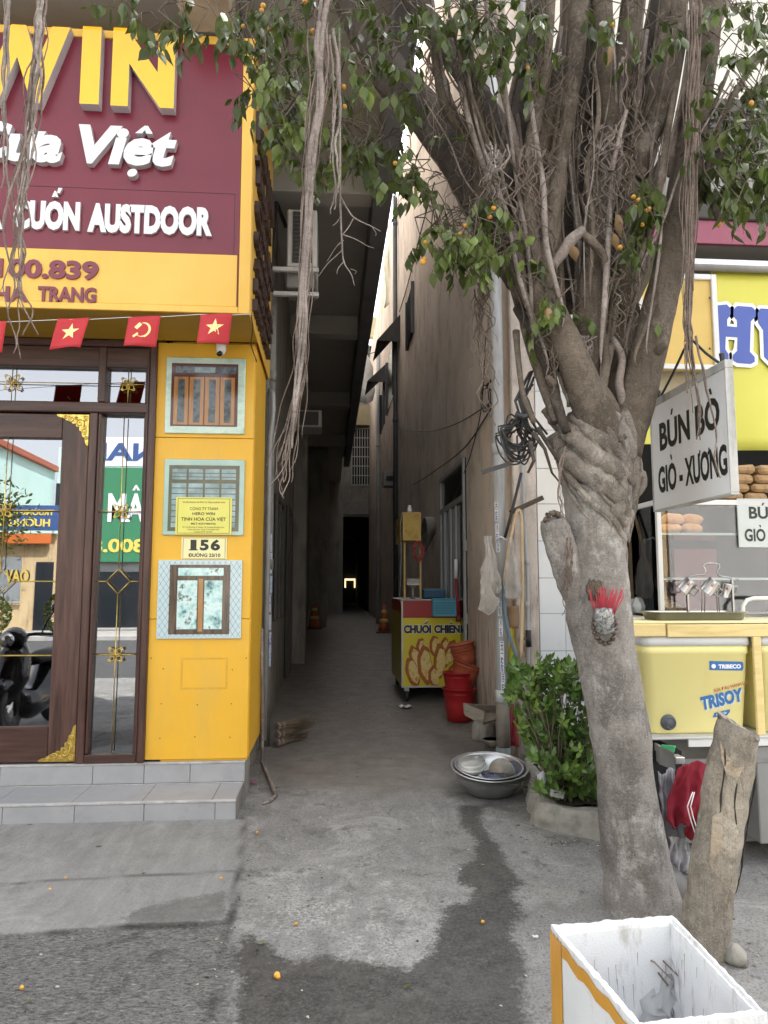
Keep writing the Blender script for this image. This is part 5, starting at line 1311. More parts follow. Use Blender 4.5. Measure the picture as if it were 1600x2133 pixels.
MB().box((PY(1300, 1310, YT - .02).x, YT - .013, bz1_ - .0), (4.2, YT + .41, bz1_ + .016), .003).build('cover_board', M('cream_board', [srgb('#ece3b6'), srgb('#e2d6a0')], 3, .5), bf)
MB().box((xd + .004, YT - .036, zt_ + .0), (xd + .050, YT - .0145, bz0_ - .005), .003).build('upright', m_brdw, bf)
# ---- tray with the mug rack
ztop = bz1_ + .0165
tr = thing('steel_tray', 'long shallow stainless steel tray on top of the cooler boards', 'tray', (2.2, YT + .08, ztop))
ta, tb_ = PY(1368, 1290, YT + .0).x, PY(1560, 1290, YT + .0).x
m_st = M('stainless', [(.30, .30, .30), (.40, .40, .39)], 6, .22, metal=1.0)
m_sto = M('stainless_dull', [(.40, .39, .33), (.52, .51, .46)], 4, .35, metal=1.0)
def traypan(u, v): pass
lv = [(.02, .0), (.012, .004), (.0, .045), (-.012, .047), (-.012, .049), (.003, .047), (.015, .008), (.03, .004)]
vs = []; fs = []
def rr(ins, z):
    a0, a1, b0, b1 = ta + ins, tb_ - ins, YT + .0 + ins, YT + .22 - ins; r = .03; pts = []
    for cx, cy, s in ((a1 - r, b1 - r, 0), (a0 + r, b1 - r, 90), (a0 + r, b0 + r, 180), (a1 - r, b0 + r, 270)):
        pts += [(cx + r * math.cos(R(s + 90 * i / 4)), cy + r * math.sin(R(s + 90 * i / 4)), ztop + z) for i in range(5)]
    return pts
for i, z in lv: vs += rr(i, z)
fs = [(a * 20 + k, a * 20 + (k + 1) % 20, (a + 1) * 20 + (k + 1) % 20, (a + 1) * 20 + k) for a in range(len(lv) - 1) for k in range(20)]
fs.append(tuple(range(20))[::-1]); fs.append(tuple(range(140, 160)))
MB().add(vs, fs, 0, True).build('pan', m_sto, tr)
rk = thing('mug_rack', 'bent wire mug rack standing in the steel tray', 'rack', ((ta + tb_) / 2, YT + .1, ztop + .005))
yr = YT + .09
def rp(px, py, y=yr): return PY(px, py, y)
for x in (1434, 1528):
    a = rp(x, 1278); a.z = ztop + .005; b = rp(x, 1208)
    MB().box((a.x - .006, yr - .008, a.z), (a.x + .006, yr + .008, b.z), .001).build('upright', m_st, rk)
MB().tube([rp(*q) for q in ((1434, 1210), (1437, 1201), (1450, 1198), (1466, 1197), (1471, 1190), (1465, 1178), (1470, 1174), (1485, 1173), (1497, 1175), (1499, 1182), (1493, 1192), (1500, 1200), (1520, 1203), (1528, 1208), (1538, 1206))], .0045, 8).build('wire_frame', m_st, rk)
for x in (1461, 1467, 1495, 1499):
    a = rp(x, 1280, yr + .05); a.z = ztop + .005
    MB().tube([a, rp(x + (2 if x < 1480 else -2), 1235, yr + .05), rp(x, 1212, yr + .03)], .0035, 6).build('wire_leg', m_st, rk)
def mug(px, py, tiltdeg, r, h, label, y):
    c = PY(px, py, y); t = thing('steel_mug', label, 'mug', c, 'steel mugs on the rack')
    rot = Matrix.Rotation(R(tiltdeg), 3, 'Y') @ Matrix.Rotation(R(18), 3, 'X')
    MB().lathe([(0, h / 2), (r * .96, h / 2), (r, h / 2 - .004), (r, -h / 2), (r * 1.03, -h / 2 - .001), (r * .97, -h / 2), (r * .95, h / 2 - .006), (0, h / 2 - .007)], c, 24, rot).build('body', m_st, t)
    hp = [rot @ Vector(q) for q in ((r, 0, h * .3), (r + .03, 0, h * .28), (r + .034, 0, -h * .2), (r, 0, -h * .28))]
    MB().tube([c + q for q in hp], .005, 6).build('handle', m_st, t)
    MB().add([c + rot @ Vector(q) for q in ((-r * .55, -r * .86, h * .05), (-r * .15, -r * 1.01, h * .05), (-r * .15, -r * 1.01, h * .3), (-r * .55, -r * .86, h * .3))], [(0, 1, 2, 3)]).build('label_sticker', M('sticker_red_green', [(.45, .09, .08), (.5, .5, .48), (.10, .28, .2)], 60, .5, lo=.42, hi=.58), t)
mug(1480, 1222, 38, .040, .085, 'shiny steel mug hanging tilted in the middle of the rack', yr - .06)
mug(1431, 1220, 42, .038, .08, 'shiny steel mug hanging tilted at the post side of the rack', yr - .02)
mug(1512, 1228, 6, .032, .08, 'shiny steel mug hanging upright at the picture edge side of the rack', yr + .02)
# chrome chair back behind
ch = thing('steel_chair', 'bent white tubular chair back behind the steel tray', 'chair', PY(1580, 1300, YC - .12))
MB().tube([PY(x, y, YC - .1) for x, y in ((1548, 1420), (1547, 1290), (1548, 1262), (1556, 1250), (1570, 1246), (1700, 1246))], .013, 10).build('back_tube', m_alw, ch)
MB().tube([PY(x, y, YC - .07) for x, y in ((1594, 1420), (1594, 1310), (1598, 1292), (1610, 1285), (1700, 1284))], .011, 10).build('back_tube', m_alw, ch)
# ---- hanging sign of the noodle shop (stands across the pavement, facing the street's run)
XH = 1.885; ya, yb2 = 3.21, 4.03
zh0, zh1 = 1.975, 2.60
hg = thing('hanging_sign', 'white hanging menu board with black letters tied to the tree roots', 'sign', (XH, (ya + yb2) / 2, zh0))
m_hw = M('menu_white', [(.78, .79, .81), (.82, .83, .84)], 2.5, .4, grime=(.42, .42, .43), gscale=(1, 3, .8), gpos=(.6, .82), ghi=.7)
MB().box((XH, ya + .01, zh0 + .012), (XH + .03, yb2 - .01, zh1 - .012)).build('board', m_hw, hg)
m_he = M('menu_edge', [(.42, .42, .40), (.55, .55, .53)], 14, .5, grime=(.16, .15, .13), gpos=(.5, .7))
for a, b in (((ya, zh0), (yb2, zh0 + .0115)), ((ya, zh1 - .0115), (yb2, zh1 + .03)), ((ya, zh0 + .012), (ya + .0095, zh1 - .012)), ((yb2 - .0095, zh0 + .012), (yb2, zh1 - .012))):
    MB().box((XH - .006, a[0], a[1]), (XH + .036, b[0], b[1]), .002).build('edge', m_he, hg)
fh = lambda u, v, wv: Vector((XH - .0006 - wv, yb2 - u, v))
def hx(px, py):
    p = PX(px, py, XH); return yb2 - p.y
for tx, pxa, pxb, zb0, zb1, n_ in (('BÚN', 1376, 1440, .34, .50, 0), ('BÒ', 1452, 1504, .34, .50, 0), ('GIÒ', 1370, 1408, .10, .25, 0), ('-', 1414, 1421, .10, .25, 0), ('XƯƠNG', 1426, 1515, .10, .25, 0)):
    word(tx, fh, hx(pxa, 950), hx(pxb, 950), zh0 + zb0, zh0 + zb1, .001, .035, 0, 'letter', m_ink, hg, True)
tk = PY(1437, 703, 3.45)
for q in ((XH + .015, ya + .06, zh1 + .02), (XH + .015, yb2 - .08, zh1 + .02)):
    MB().tube([Vector(q), (Vector(q) + tk) / 2 + Vector((.0, .0, -.01)), tk], .007, 6).build('rope', m_black, hg)
    MB().tube([Vector(q) + Vector((0, 0, .06)), Vector(q) + Vector((.01, .01, .03)), Vector(q) + Vector((0, -.01, -.02))], .014, 6).build('knot', m_black, hg)
# ================================================================ the fig tree
def bark(name, c0, c1, c2, sc=6, light=(.42, .40, .37), ring=.3, moss=None, grain=(.5, .5, 3.0)):
    m = bpy.data.materials.new(name); m.use_nodes = True; t = m.node_tree; N = t.nodes; L = t.links; b = N['Principled BSDF']
    geo = N.new('ShaderNodeNewGeometry')
    def nz(s, st=(1, 1, 1), d=7, r=.66, dist=0):
        mp = N.new('ShaderNodeMapping'); mp.inputs['Scale'].default_value = st; L.new(geo.outputs['Position'], mp.inputs[0])
        q = N.new('ShaderNodeTexNoise'); q.inputs['Scale'].default_value = s; q.inputs['Detail'].default_value = d; q.inputs['Roughness'].default_value = r; q.inputs['Distortion'].default_value = dist; L.new(mp.outputs[0], q.inputs['Vector']); return q.outputs[0]
    def mr(x, a, bb, c=0, d=1):
        q = N.new('ShaderNodeMapRange'); q.inputs[1].default_value = a; q.inputs[2].default_value = bb; q.inputs[3].default_value = c; q.inputs[4].default_value = d; L.new(x, q.inputs[0]); return q.outputs[0]
    def mix(f, A, B):
        q = N.new('ShaderNodeMix'); q.data_type = 'RGBA'
        if isinstance(f, float): q.inputs[0].default_value = f
        else: L.new(f, q.inputs[0])
        for k, z in ((6, A), (7, B)):
            if isinstance(z, tuple): q.inputs[k].default_value = (*z, 1)
            else: L.new(z, q.inputs[k])
        return q.outputs[2]
    def mul(A, k):
        q = N.new('ShaderNodeMath'); q.operation = 'MULTIPLY'; L.new(A, q.inputs[0]); q.inputs[1].default_value = k; return q.outputs[0]
    col = mix(mr(nz(sc), .32, .68), c0, c1)
    col = mix(mul(mr(nz(1.9, (1, 1, .6), 6, .7), .50, .62), .55), col, tuple(x * .5 for x in c0))
    col = mix(mul(mr(nz(sc * .5, (1, 1, .7)), .45, .65), .7), col, c2)
    rings = nz(34, grain, 7, .78, 1.2)
    col = mix(mul(mr(rings, .52, .62), ring), col, tuple(x * .62 for x in c0))
    col = mix(mul(mr(nz(3.4, (1, 1, .8), 8, .78), .51, .60), .7), col, tuple(x * .55 for x in c0))
    col = mix(mul(mr(nz(4.6, (1, 1, .9), 8, .78), .55, .63), .6), col, light)
    col = mix(mul(mr(nz(110, d=4, r=.8), .55, .66), .5), col, light)
    col = mix(mul(mr(nz(80, d=4, r=.8), .56, .66), .5), col, (.07, .06, .05))
    col = mix(mul(mr(nz(7, (1.6, 1.6, .22), 8, .75), .54, .64), .5), col, tuple(x * .45 for x in c0))
    col = mix(mul(mr(nz(16, (.6, .6, 2.6), 7, .8, 1.5), .58, .66), .5), col, tuple(x * .4 for x in c0))
    if moss: col = mix(mul(mr(nz(5, (1, 1, .5)), .58, .70), .8), col, moss)
    L.new(col, b.inputs['Base Color']); b.inputs['Roughness'].default_value = .88; b.inputs['Specular IOR Level'].default_value = .2
    bp = N.new('ShaderNodeBump'); bp.inputs['Strength'].default_value = .9; bp.inputs['Distance'].default_value = .012
    ad = N.new('ShaderNodeMath'); ad.operation = 'ADD'; L.new(mul(rings, .5), ad.inputs[0]); L.new(nz(60), ad.inputs[1]); L.new(ad.outputs[0], bp.inputs['Height']); L.new(bp.outputs[0], b.inputs['Normal'])
    return m
m_trunk = bark('trunk_bark', (.22, .20, .18), (.38, .355, .33), (.28, .25, .22), 5, (.52, .50, .47), moss=(.13, .105, .085))
m_limb = bark('limb_bark', (.115, .092, .070), (.215, .175, .140), (.15, .117, .09), 7, (.31, .27, .23))
m_dlimb = bark('shaded_limb_bark', (.055, .045, .038), (.10, .082, .068), (.07, .055, .045), 6, (.16, .14, .12))  # darker copy of the limb bark: shade of undersides put into the colour
m_root = bark('root_bark', (.20, .15, .125), (.33, .265, .225), (.26, .20, .165), 12, (.42, .36, .32))
m_root2 = bark('pale_root_bark', (.25, .205, .18), (.40, .345, .315), (.31, .255, .23), 12, (.5, .45, .42))
YTREE = 3.50
tree = thing('fig_tree', 'old fig tree with braided roots, hanging aerial roots and small orange figs', 'tree', (1.52, 3.5, 0))
prof = [(1960, 1350, 92), (1910, 1346, 79), (1850, 1335, 72), (1750, 1320, 66), (1600, 1300, 61), (1500, 1286, 60), (1400, 1269, 61), (1300, 1251, 66), (1200, 1243, 65), (1100, 1242, 63), (1000, 1243, 74), (940, 1243, 80), (895, 1246, 76), (862, 1250, 58), (842, 1254, 30)]
tc_, tr_ = pxcurve([(c, y, YTREE, r) for y, c, r in prof], 7)
def trunk_at(z):
    for (p, q, a, b) in zip(tc_, tc_[1:], tr_, tr_[1:]):
        if min(p.z, q.z) <= z <= max(p.z, q.z):
            t = (z - p.z) / (q.z - p.z + 1e-9); return p.lerp(q, t), a + (b - a) * t
    return (tc_[0], tr_[0]) if z < tc_[0].z else (tc_[-1], tr_[-1])
MB().tube(tc_, tr_, 56, True, 0, .12, 6.5, 2.0).build('trunk', m_trunk, tree)
# flaring foot
for k, (ax, L_, r_) in enumerate(()):
    a = R(ax); c = Vector((tc_[1].x, 3.5, 0)); d = Vector((math.cos(a), math.sin(a), 0))
    MB().tube([c + d * .10 + Vector((0, 0, .22)), c + d * .15 + Vector((0, 0, .09)), c + d * (.15 + L_ * .4) + Vector((0, 0, .02)), c + d * (.16 + L_ * .7) + Vector((0, 0, -.04))], [r_ * 1.1, r_, r_ * .7, r_ * .4], 12, True, 0, .12, 8, k).build('root_flare', m_trunk, tree)
# the sawn-off stub and the two scars
sp, sr = pxcurve([(1215, 1270, 3.50, 26), (1190, 1215, 3.47, 31), (1170, 1150, 3.44, 31), (1155, 1100, 3.42, 30), (1150, 1082, 3.41, 25)], 5)
stub = MB().tube(sp, sr, 18, True, 0, .16, 9, 4).build('cut_stub', m_trunk, tree)
e = sp[-1]
for k in range(9):
    a = k * .7; MB().tube([e + Vector((.035 * math.cos(a), -.01, .03 * math.sin(a) - .01)), e + Vector((.045 * math.cos(a + .3), -.03, .035 * math.sin(a + .3) - .005)), e + Vector((.03 * math.cos(a + .9), -.02, .03 * math.sin(a + .9) + .012))], [.012, .014, .006], 7, True, 0, .3, 30, k).build('bark_burr', m_limb, stub)
def on_trunk(px, py, off=0.0):
    p = PY(px, py, YTREE)
    for _ in range(3):
        c, r = trunk_at(p.z); dx = max(-r * .97, min(r * .97, p.x - c.x)); y = c.y - math.sqrt(max(r * r - dx * dx, 0)) - off
        p = PY(px, py, y)
    return p
scar = MB()
for i, (px, w_) in enumerate(((1228, 6), (1236, 8), (1246, 9), (1254, 6))):
    q = [on_trunk(px + 2 * math.sin(k * 2 + i), 1205 + k * 9 + i * 2, .003 + .003 * math.sin(k * 1.7 + i)) for k in range(6)]
    scar.tube(q, [.004, w_ * .0018, w_ * .0024, w_ * .0024, w_ * .002, .004], 7, True, 0, .2, 30, i)
o = scar.build('bark_scar', bark('scar_wood', (.08, .06, .045), (.20, .155, .11), (.12, .09, .065), 20), tree); o['kind'] = 'stuff'
def limb(pts, mat, name='limb', seg=14, jit=.10, n=7, jf=7.0, par=None):
    P, r = pxcurve(pts, n); return MB().tube(P, r, seg, True, 0, jit, jf, pts[0][0] * .01).build(name, mat, par or tree)
YL = lambda d: YTREE + d
LIMBS = [
    ([(1285, 940, 3.5, 50), (1310, 865, 3.48, 47), (1343, 760, 3.45, 40), (1370, 650, 3.42, 37), (1394, 560, 3.4, 36), (1418, 440, 3.4, 35), (1440, 300, 3.42, 33), (1462, 150, 3.45, 31), (1490, -80, 3.5, 29)], m_limb),
    ([(1262, 925, 3.42, 50), (1234, 850, 3.38, 42), (1205, 780, 3.36, 38), (1180, 720, 3.36, 36), (1148, 655, 3.40, 35), (1105, 600, 3.5, 35), (1060, 540, 3.6, 37)], m_limb),
    ([(1085, 580, 3.55, 36), (1040, 500, 3.68, 40), (1000, 420, 3.8, 42), (955, 330, 3.9, 43), (880, 230, 4.0, 43), (800, 135, 4.1, 41), (740, 20, 4.2, 39), (690, -100, 4.2, 36)], m_dlimb),
    ([(1240, 900, 3.5, 36), (1226, 800, 3.46, 31), (1222, 720, 3.44, 28), (1228, 620, 3.44, 28), (1240, 520, 3.44, 27), (1258, 400, 3.45, 26), (1275, 280, 3.45, 25), (1262, 150, 3.46, 24), (1250, -80, 3.46, 24)], m_limb),
    ([(1165, 690, 3.42, 24), (1138, 600, 3.40, 20), (1138, 520, 3.38, 18), (1158, 390, 3.38, 17), (1185, 220, 3.40, 18), (1200, 100, 3.42, 22), (1212, -80, 3.45, 24)], m_limb),
    ([(1272, 870, 3.52, 32), (1300, 760, 3.54, 27), (1312, 660, 3.54, 24), (1290, 575, 3.52, 25), (1302, 470, 3.5, 23), (1335, 330, 3.5, 22), (1372, 180, 3.5, 22), (1408, -60, 3.5, 22)], m_limb),
    ([(1168, 720, 3.34, 17), (1122, 630, 3.34, 14), (1113, 530, 3.34, 13), (1103, 420, 3.34, 14), (1104, 330, 3.34, 15), (1122, 220, 3.36, 14), (1140, 110, 3.36, 12), (1150, -60, 3.36, 12)], m_limb),
    ([(1030, 520, 3.6, 26), (1010, 420, 3.58, 22), (998, 300, 3.54, 18), (985, 200, 3.5, 14), (975, 110, 3.5, 11), (962, -60, 3.5, 10)], m_limb),
    ([(1000, 320, 3.54, 15), (958, 264, 3.48, 13), (926, 215, 3.44, 11), (908, 130, 3.4, 9), (886, -40, 3.4, 8)], m_limb),
    ([(1120, 440, 3.9, 30), (1055, 300, 4.0, 28), (1000, 205, 4.05, 27), (940, 110, 4.1, 27), (880, 30, 4.1, 26), (820, -70, 4.15, 25)], m_dlimb),
    ([(1085, 560, 3.5, 22), (1110, 420, 3.5, 24), (1132, 310, 3.5, 26), (1162, 205, 3.5, 29), (1192, 100, 3.5, 31), (1208, -80, 3.5, 31)], m_limb),
    ([(1235, 640, 3.54, 26), (1236, 500, 3.55, 27), (1254, 310, 3.55, 27), (1294, 155, 3.55, 25), (1328, -60, 3.55, 25)], m_limb),
    ([(1288, 560, 3.5, 20), (1300, 450, 3.48, 22), (1332, 330, 3.46, 24), (1388, 185, 3.45, 21), (1425, -60, 3.45, 20)], m_limb),
    ([(1340, 560, 3.6, 13), (1355, 400, 3.55, 13), (1425, 250, 3.5, 12), (1465, 125, 3.5, 11), (1530, -40, 3.5, 10)], m_root2),
    ([(1180, 640, 3.7, 34), (1195, 430, 3.75, 36), (1220, 220, 3.75, 36), (1250, -60, 3.75, 36)], m_dlimb),
    ([(1290, 640, 3.75, 30), (1310, 420, 3.75, 34), (1350, 200, 3.75, 34), (1400, -60, 3.75, 34)], m_dlimb),
    ([(1100, 640, 3.65, 26), (1060, 470, 3.75, 30), (1075, 300, 3.8, 26), (1110, 100, 3.8, 22), (1130, -60, 3.8, 22)], m_dlimb),
    ([(1395, 560, 3.46, 20), (1440, 410, 3.5, 18), (1500, 320, 3.5, 14), (1560, 220, 3.5, 12), (1640, 120, 3.5, 10)], m_dlimb),
    ([(1452, 400, 3.44, 7), (1478, 330, 3.4, 7), (1505, 240, 3.4, 6), (1560, 150, 3.35, 6), (1640, 60, 3.3, 5)], m_limb),
    ([(1440, 440, 3.4, 9), (1470, 395, 3.38, 8), (1498, 455, 3.36, 7), (1510, 440, 3.36, 2)], m_limb),
]
LIMB_OBJ = [limb(p, m) for p, m in LIMBS]
# roots that cling to the limbs and run down them
rng = random.Random(5)
for li, (p, m) in enumerate(LIMBS):
    P, r = pxcurve(p, 7); n = len(P)
    if p[0][3] < 12: continue
    for k in range(6 if p[0][3] > 20 else 3):
        i0 = rng.randint(0, max(0, n - 14)); i1 = min(n - 1, i0 + rng.randint(12, 34)); a0 = rng.uniform(2.6, 6.8); tw_ = rng.uniform(-1.6, 1.6); rr = rng.choice([2.2, 3, 4, 6, 8]) * YTREE / FPX
        pts = []; rad = []
        for i in range(i0, i1 + 1):
            t = (P[min(i + 1, n - 1)] - P[max(i - 1, 0)]).normalized(); u = t.cross(Vector((0, 1, 0))).normalized(); v = t.cross(u); f = (i - i0) / max(1, i1 - i0)
            a = a0 + tw_ * f + .5 * noise.noise(Vector((i * .35, k * 3.3, li * 1.7)))
            pts.append(P[i] + (u * math.cos(a) - v * abs(math.sin(a))) * (r[i] * (1.0 + .25 * max(0, noise.noise(Vector((i * .2, k, li)))))  + rr * .3)); rad.append(rr * (1.1 - .5 * f) * (1 + .3 * noise.noise(Vector((i * .6, k, li * 2.0)))))
        if len(pts) > 4: MB().tube(pts, rad, 7, True, 0, .25, 26, k).build('clinging_root', rng.choice([m_root, m_limb, m_limb, m_root2]), tree)
# twisted roots that grip the trunk: outline points in front of the bark
def gripping(pts, mat=None, name='gripping_root', off=.0):
    P = [on_trunk(a[0], a[1], off + a[2] * .25 * YTREE / FPX) for a in catmull(pts, 6)]; r = [a[2] * YTREE / FPX for a in catmull(pts, 6)]
    MB().tube(P, r, 12, True, 0, .34, 24, pts[0][0]).build(name, mat or m_trunk, tree)
m_grip = bark('grip_bark', (.17, .145, .12), (.36, .32, .28), (.24, .20, .165), 8, (.50, .46, .41), .5, None, (2.2, 2.2, 2.2))
GR = [[(1140, 850, 16), (1165, 880, 19), (1195, 908, 20), (1240, 950, 21), (1285, 980, 19), (1312, 1002, 13), (1318, 1015, 7)],
      [(1150, 905, 15), (1172, 940, 20), (1212, 978, 22), (1262, 1010, 22), (1290, 1040, 18), (1304, 1078, 14), (1306, 1110, 9)],
      [(1190, 870, 13), (1250, 915, 15), (1288, 942, 15), (1308, 985, 14), (1316, 1000, 8)],
      [(1338, 870, 9), (1325, 940, 11), (1318, 985, 13), (1322, 1020, 12), (1313, 1060, 13), (1300, 1095, 13), (1303, 1122, 8)],
      [(1290, 985, 12), (1296, 1030, 14), (1284, 1068, 15), (1298, 1092, 12)],
      [(1262, 880, 9), (1280, 930, 10), (1300, 960, 9), (1310, 1010, 7)], [(1300, 860, 12), (1318, 915, 12), (1310, 965, 11), (1306, 1000, 8)]]
for g in GR: gripping(g, m_grip, off=-.45 * g[2][2] * YTREE / FPX)
for g in ([(1155, 935, 6), (1188, 995, 7), (1236, 1048, 7), (1278, 1082, 7), (1300, 1128, 5), (1306, 1175, 3)], [(1205, 930, 5), (1240, 985, 6), (1270, 1005, 5), (1296, 1018, 3)],
          [(1175, 985, 4), (1220, 1040, 5), (1262, 1075, 4), (1276, 1096, 2)], [(1322, 1010, 6), (1338, 985, 7), (1340, 1010, 7), (1322, 1040, 6), (1316, 1060, 5)],
          [(1226, 880, 5), (1262, 930, 6), (1276, 950, 4), (1305, 985, 3)], [(1180, 900, 4), (1222, 945, 5), (1256, 985, 5), (1276, 1030, 3)], [(1298, 870, 4), (1290, 900, 5), (1302, 940, 4), (1300, 990, 3)],
          [(1310, 1060, 4), (1296, 1110, 4), (1304, 1160, 3), (1308, 1210, 2)], [(1160, 960, 3), (1178, 1010, 4), (1214, 1065, 3), (1236, 1090, 2)], [(1240, 1000, 3), (1262, 1040, 4), (1290, 1068, 4), (1300, 1110, 3)],
          [(1215, 895, 4), (1244, 925, 5), (1270, 965, 4), (1304, 992, 3)], [(1330, 930, 3), (1336, 980, 4), (1326, 1030, 4), (1318, 1085, 3), (1310, 1130, 2)]):
    gripping(g, m_grip)
# roots and stems massed in the fork
rng = random.Random(11)
FORK = [([(1222, 900, 3.40, 9), (1228, 840, 3.36, 10), (1250, 800, 3.36, 10), (1262, 740, 3.38, 9), (1256, 690, 3.4, 7)], m_limb), ([(1262, 880, 3.38, 12), (1250, 830, 3.36, 14), (1258, 780, 3.38, 13), (1270, 720, 3.42, 12)], m_limb),
        ([(1290, 870, 3.40, 9), (1272, 835, 3.37, 12), (1250, 800, 3.38, 11), (1234, 765, 3.4, 8)], m_limb), ([(1300, 850, 3.42, 10), (1290, 800, 3.40, 9), (1296, 745, 3.42, 8), (1276, 705, 3.42, 7)], m_root2),
        ([(1240, 880, 3.36, 5), (1215, 830, 3.34, 6), (1190, 800, 3.34, 5), (1165, 720, 3.32, 5)], m_root), ([(1180, 900, 3.36, 10), (1160, 840, 3.4, 12), (1140, 760, 3.45, 14), (1112, 690, 3.5, 15), (1080, 640, 3.55, 15)], m_dlimb),
        ([(1160, 880, 3.42, 12), (1140, 820, 3.46, 14), (1118, 760, 3.5, 12), (1098, 700, 3.52, 10), (1085, 640, 3.55, 9)], m_limb), ([(1112, 880, 3.36, 6), (1090, 820, 3.36, 6), (1080, 750, 3.38, 7), (1075, 690, 3.42, 8)], m_limb),
        ([(1215, 480, 3.30, 12), (1190, 500, 3.30, 13), (1170, 530, 3.32, 12), (1150, 555, 3.34, 11)], m_root2), ([(1215, 488, 3.30, 9), (1235, 505, 3.28, 9), (1256, 530, 3.3, 9), (1264, 570, 3.34, 8)], m_limb)]
for p, m in FORK: limb(p, m, 'fork_root', 10, .15, 6, 12)
# cut-off pegs
for p in ([(1365, 735, 3.38, 14), (1378, 725, 3.34, 10), (1389, 718, 3.32, 6)], [(1152, 800, 3.34, 9), (1143, 788, 3.31, 7), (1138, 786, 3.30, 4)], [(1330, 372, 3.4, 9), (1345, 352, 3.38, 8)]):
    limb(p, m_limb, 'snag', 9, .2, 4, 20)
# thin climbing stems
for k in range(46):
    x0 = rng.uniform(1080, 1360); y0 = rng.uniform(520, 780); x1 = 1225 + (x0 - 1225) * rng.uniform(1.5, 3.0) + rng.uniform(-40, 40); y1 = rng.uniform(-60, 260)
    d0 = rng.uniform(3.28, 3.55); r = rng.choice([2, 2.5, 3, 3.5, 5, 7, 9])
    mid = [((x0 + (x1 - x0) * t) + rng.uniform(-16, 16), y0 + (y1 - y0) * t, d0 + rng.uniform(-.04, .04), r * (1.1 - .4 * t)) for t in (.25, .5, .75)]
    limb([(x0, y0 + 40, d0, r * .15)] + [(x0, y0, d0, r * .55)] + mid + [(x1, y1, d0, r * .6)], rng.choice([m_limb, m_root, m_root2]), 'thin_stem', 7, .12, 5, 14)
# ---- aerial roots: bundles of wavy strands
def bundle(nm, line, n, spread, r, mat, seed, frac=(.5, 1.0), wig=6, seg=5):
    """line: (px,py,Y,width multiplier)"""
    rg = random.Random(seed); mb = MB(); C = catmull(line, 8)
    for s in range(n):
        ph, ph2 = rg.uniform(0, 6.3), rg.uniform(0, 6.3); ox = rg.gauss(0, .55); oy = rg.gauss(0, .4); e = rg.uniform(*frac); st = rg.uniform(0, .12) if s else 0
        pts = []; rad = []; N_ = len(C); i0 = int(st * (N_ - 1)); i1 = max(i0 + 6, int(e * (N_ - 1)))
        rr = r * rg.uniform(.45, 1.25); drift = rg.uniform(-1, 1)
        for i in range(i0, min(i1, N_ - 1) + 1):
            a = C[i]; t = i / N_
            w_ = spread * a[3]
            kx = noise.noise(Vector((t * 9, ph * 7, seed * 1.3))) ; kz = noise.noise(Vector((t * 13, ph2 * 9, seed * 2.1)))
            pts.append(PY(a[0] + w_ * (ox + 1.1 * kx + drift * t * .6) + wig * .7 * kz, a[1] + rg.uniform(-1, 1), a[2] + oy * w_ * .0022 + .012 * noise.noise(Vector((t * 14, ph2 * 5, seed)))))
            rad.append(rr * (1 - .55 * (i - i0) / max(1, i1 - i0)) * a[2] / FPX)
        if len(pts) > 3: mb.tube(pts, rad, seg, True, 0, .12, 30, s)
    o = mb.build(nm, mat, tree); o['kind'] = 'stuff'; return o
bundle('aerial_root_bundle', [(686, -60, 2.7, .6), (668, 60, 2.7, 1.2), (672, 160, 2.7, 1.3), (650, 300, 2.7, 1.1), (642, 420, 2.7, .9), (636, 560, 2.7, .9), (626, 690, 2.7, 1.0), (624, 790, 2.7, 1.2), (606, 900, 2.7, 1.9), (585, 990, 2.7, 2.4), (572, 1045, 2.7, 2.8)], 34, 11, 2.3, m_root, 1, (.4, 1.0), 14, 5)
bundle('aerial_root_bundle', [(684, -60, 2.68, .6), (664, 80, 2.68, .6), (668, 200, 2.68, .6), (648, 330, 2.68, .6), (638, 470, 2.68, .6), (630, 620, 2.68, .7), (622, 780, 2.68, .8), (600, 920, 2.68, 1.0), (578, 1000, 2.68, 1.2)], 5, 8, 5.2, m_root2, 51, (.75, 1.0), 10, 7)
bundle('aerial_root_bundle', [(690, 60, 2.7, .8), (700, 180, 2.7, .8), (690, 300, 2.7, .9), (694, 400, 2.7, .8), (680, 470, 2.7, .6)], 4, 10, 3.2, m_root2, 2)
bundle('aerial_root_bundle', [(92, -80, 2.1, .5), (84, 40, 2.1, .7), (74, 160, 2.1, 1.0), (60, 300, 2.1, 1.4), (44, 430, 2.1, 1.7), (44, 560, 2.1, 2.1), (56, 660, 2.1, 2.6), (66, 760, 2.1, 3.0)], 13, 15, 2.8, m_root, 3, (.45, 1.0), 18, 5)
bundle('aerial_root_bundle', [(90, -80, 2.08, .4), (80, 60, 2.08, .5), (76, 200, 2.08, .6), (58, 330, 2.08, .8), (46, 470, 2.08, 1.0), (40, 600, 2.08, 1.2)], 3, 12, 5.0, m_root2, 52, (.6, 1.0), 14, 6)
bundle('aerial_root_bundle', [(20, -80, 2.1, .5), (12, 120, 2.1, .7), (6, 300, 2.1, .9), (2, 480, 2.1, 1.2), (10, 640, 2.1, 1.4)], 4, 14, 3.2, m_root2, 33, (.5, 1.0), 12, 5)
bundle('aerial_root_bundle', [(1452, -60, 3.22, .9), (1448, 120, 3.22, 1), (1442, 260, 3.22, 1), (1440, 400, 3.22, 1.0), (1438, 540, 3.22, .9), (1434, 660, 3.22, .7), (1436, 720, 3.22, .7), (1446, 820, 3.22, 1.2), (1452, 930, 3.2, 1.5)], 30, 12, 3.2, m_root, 4, (.45, 1.0), 4)
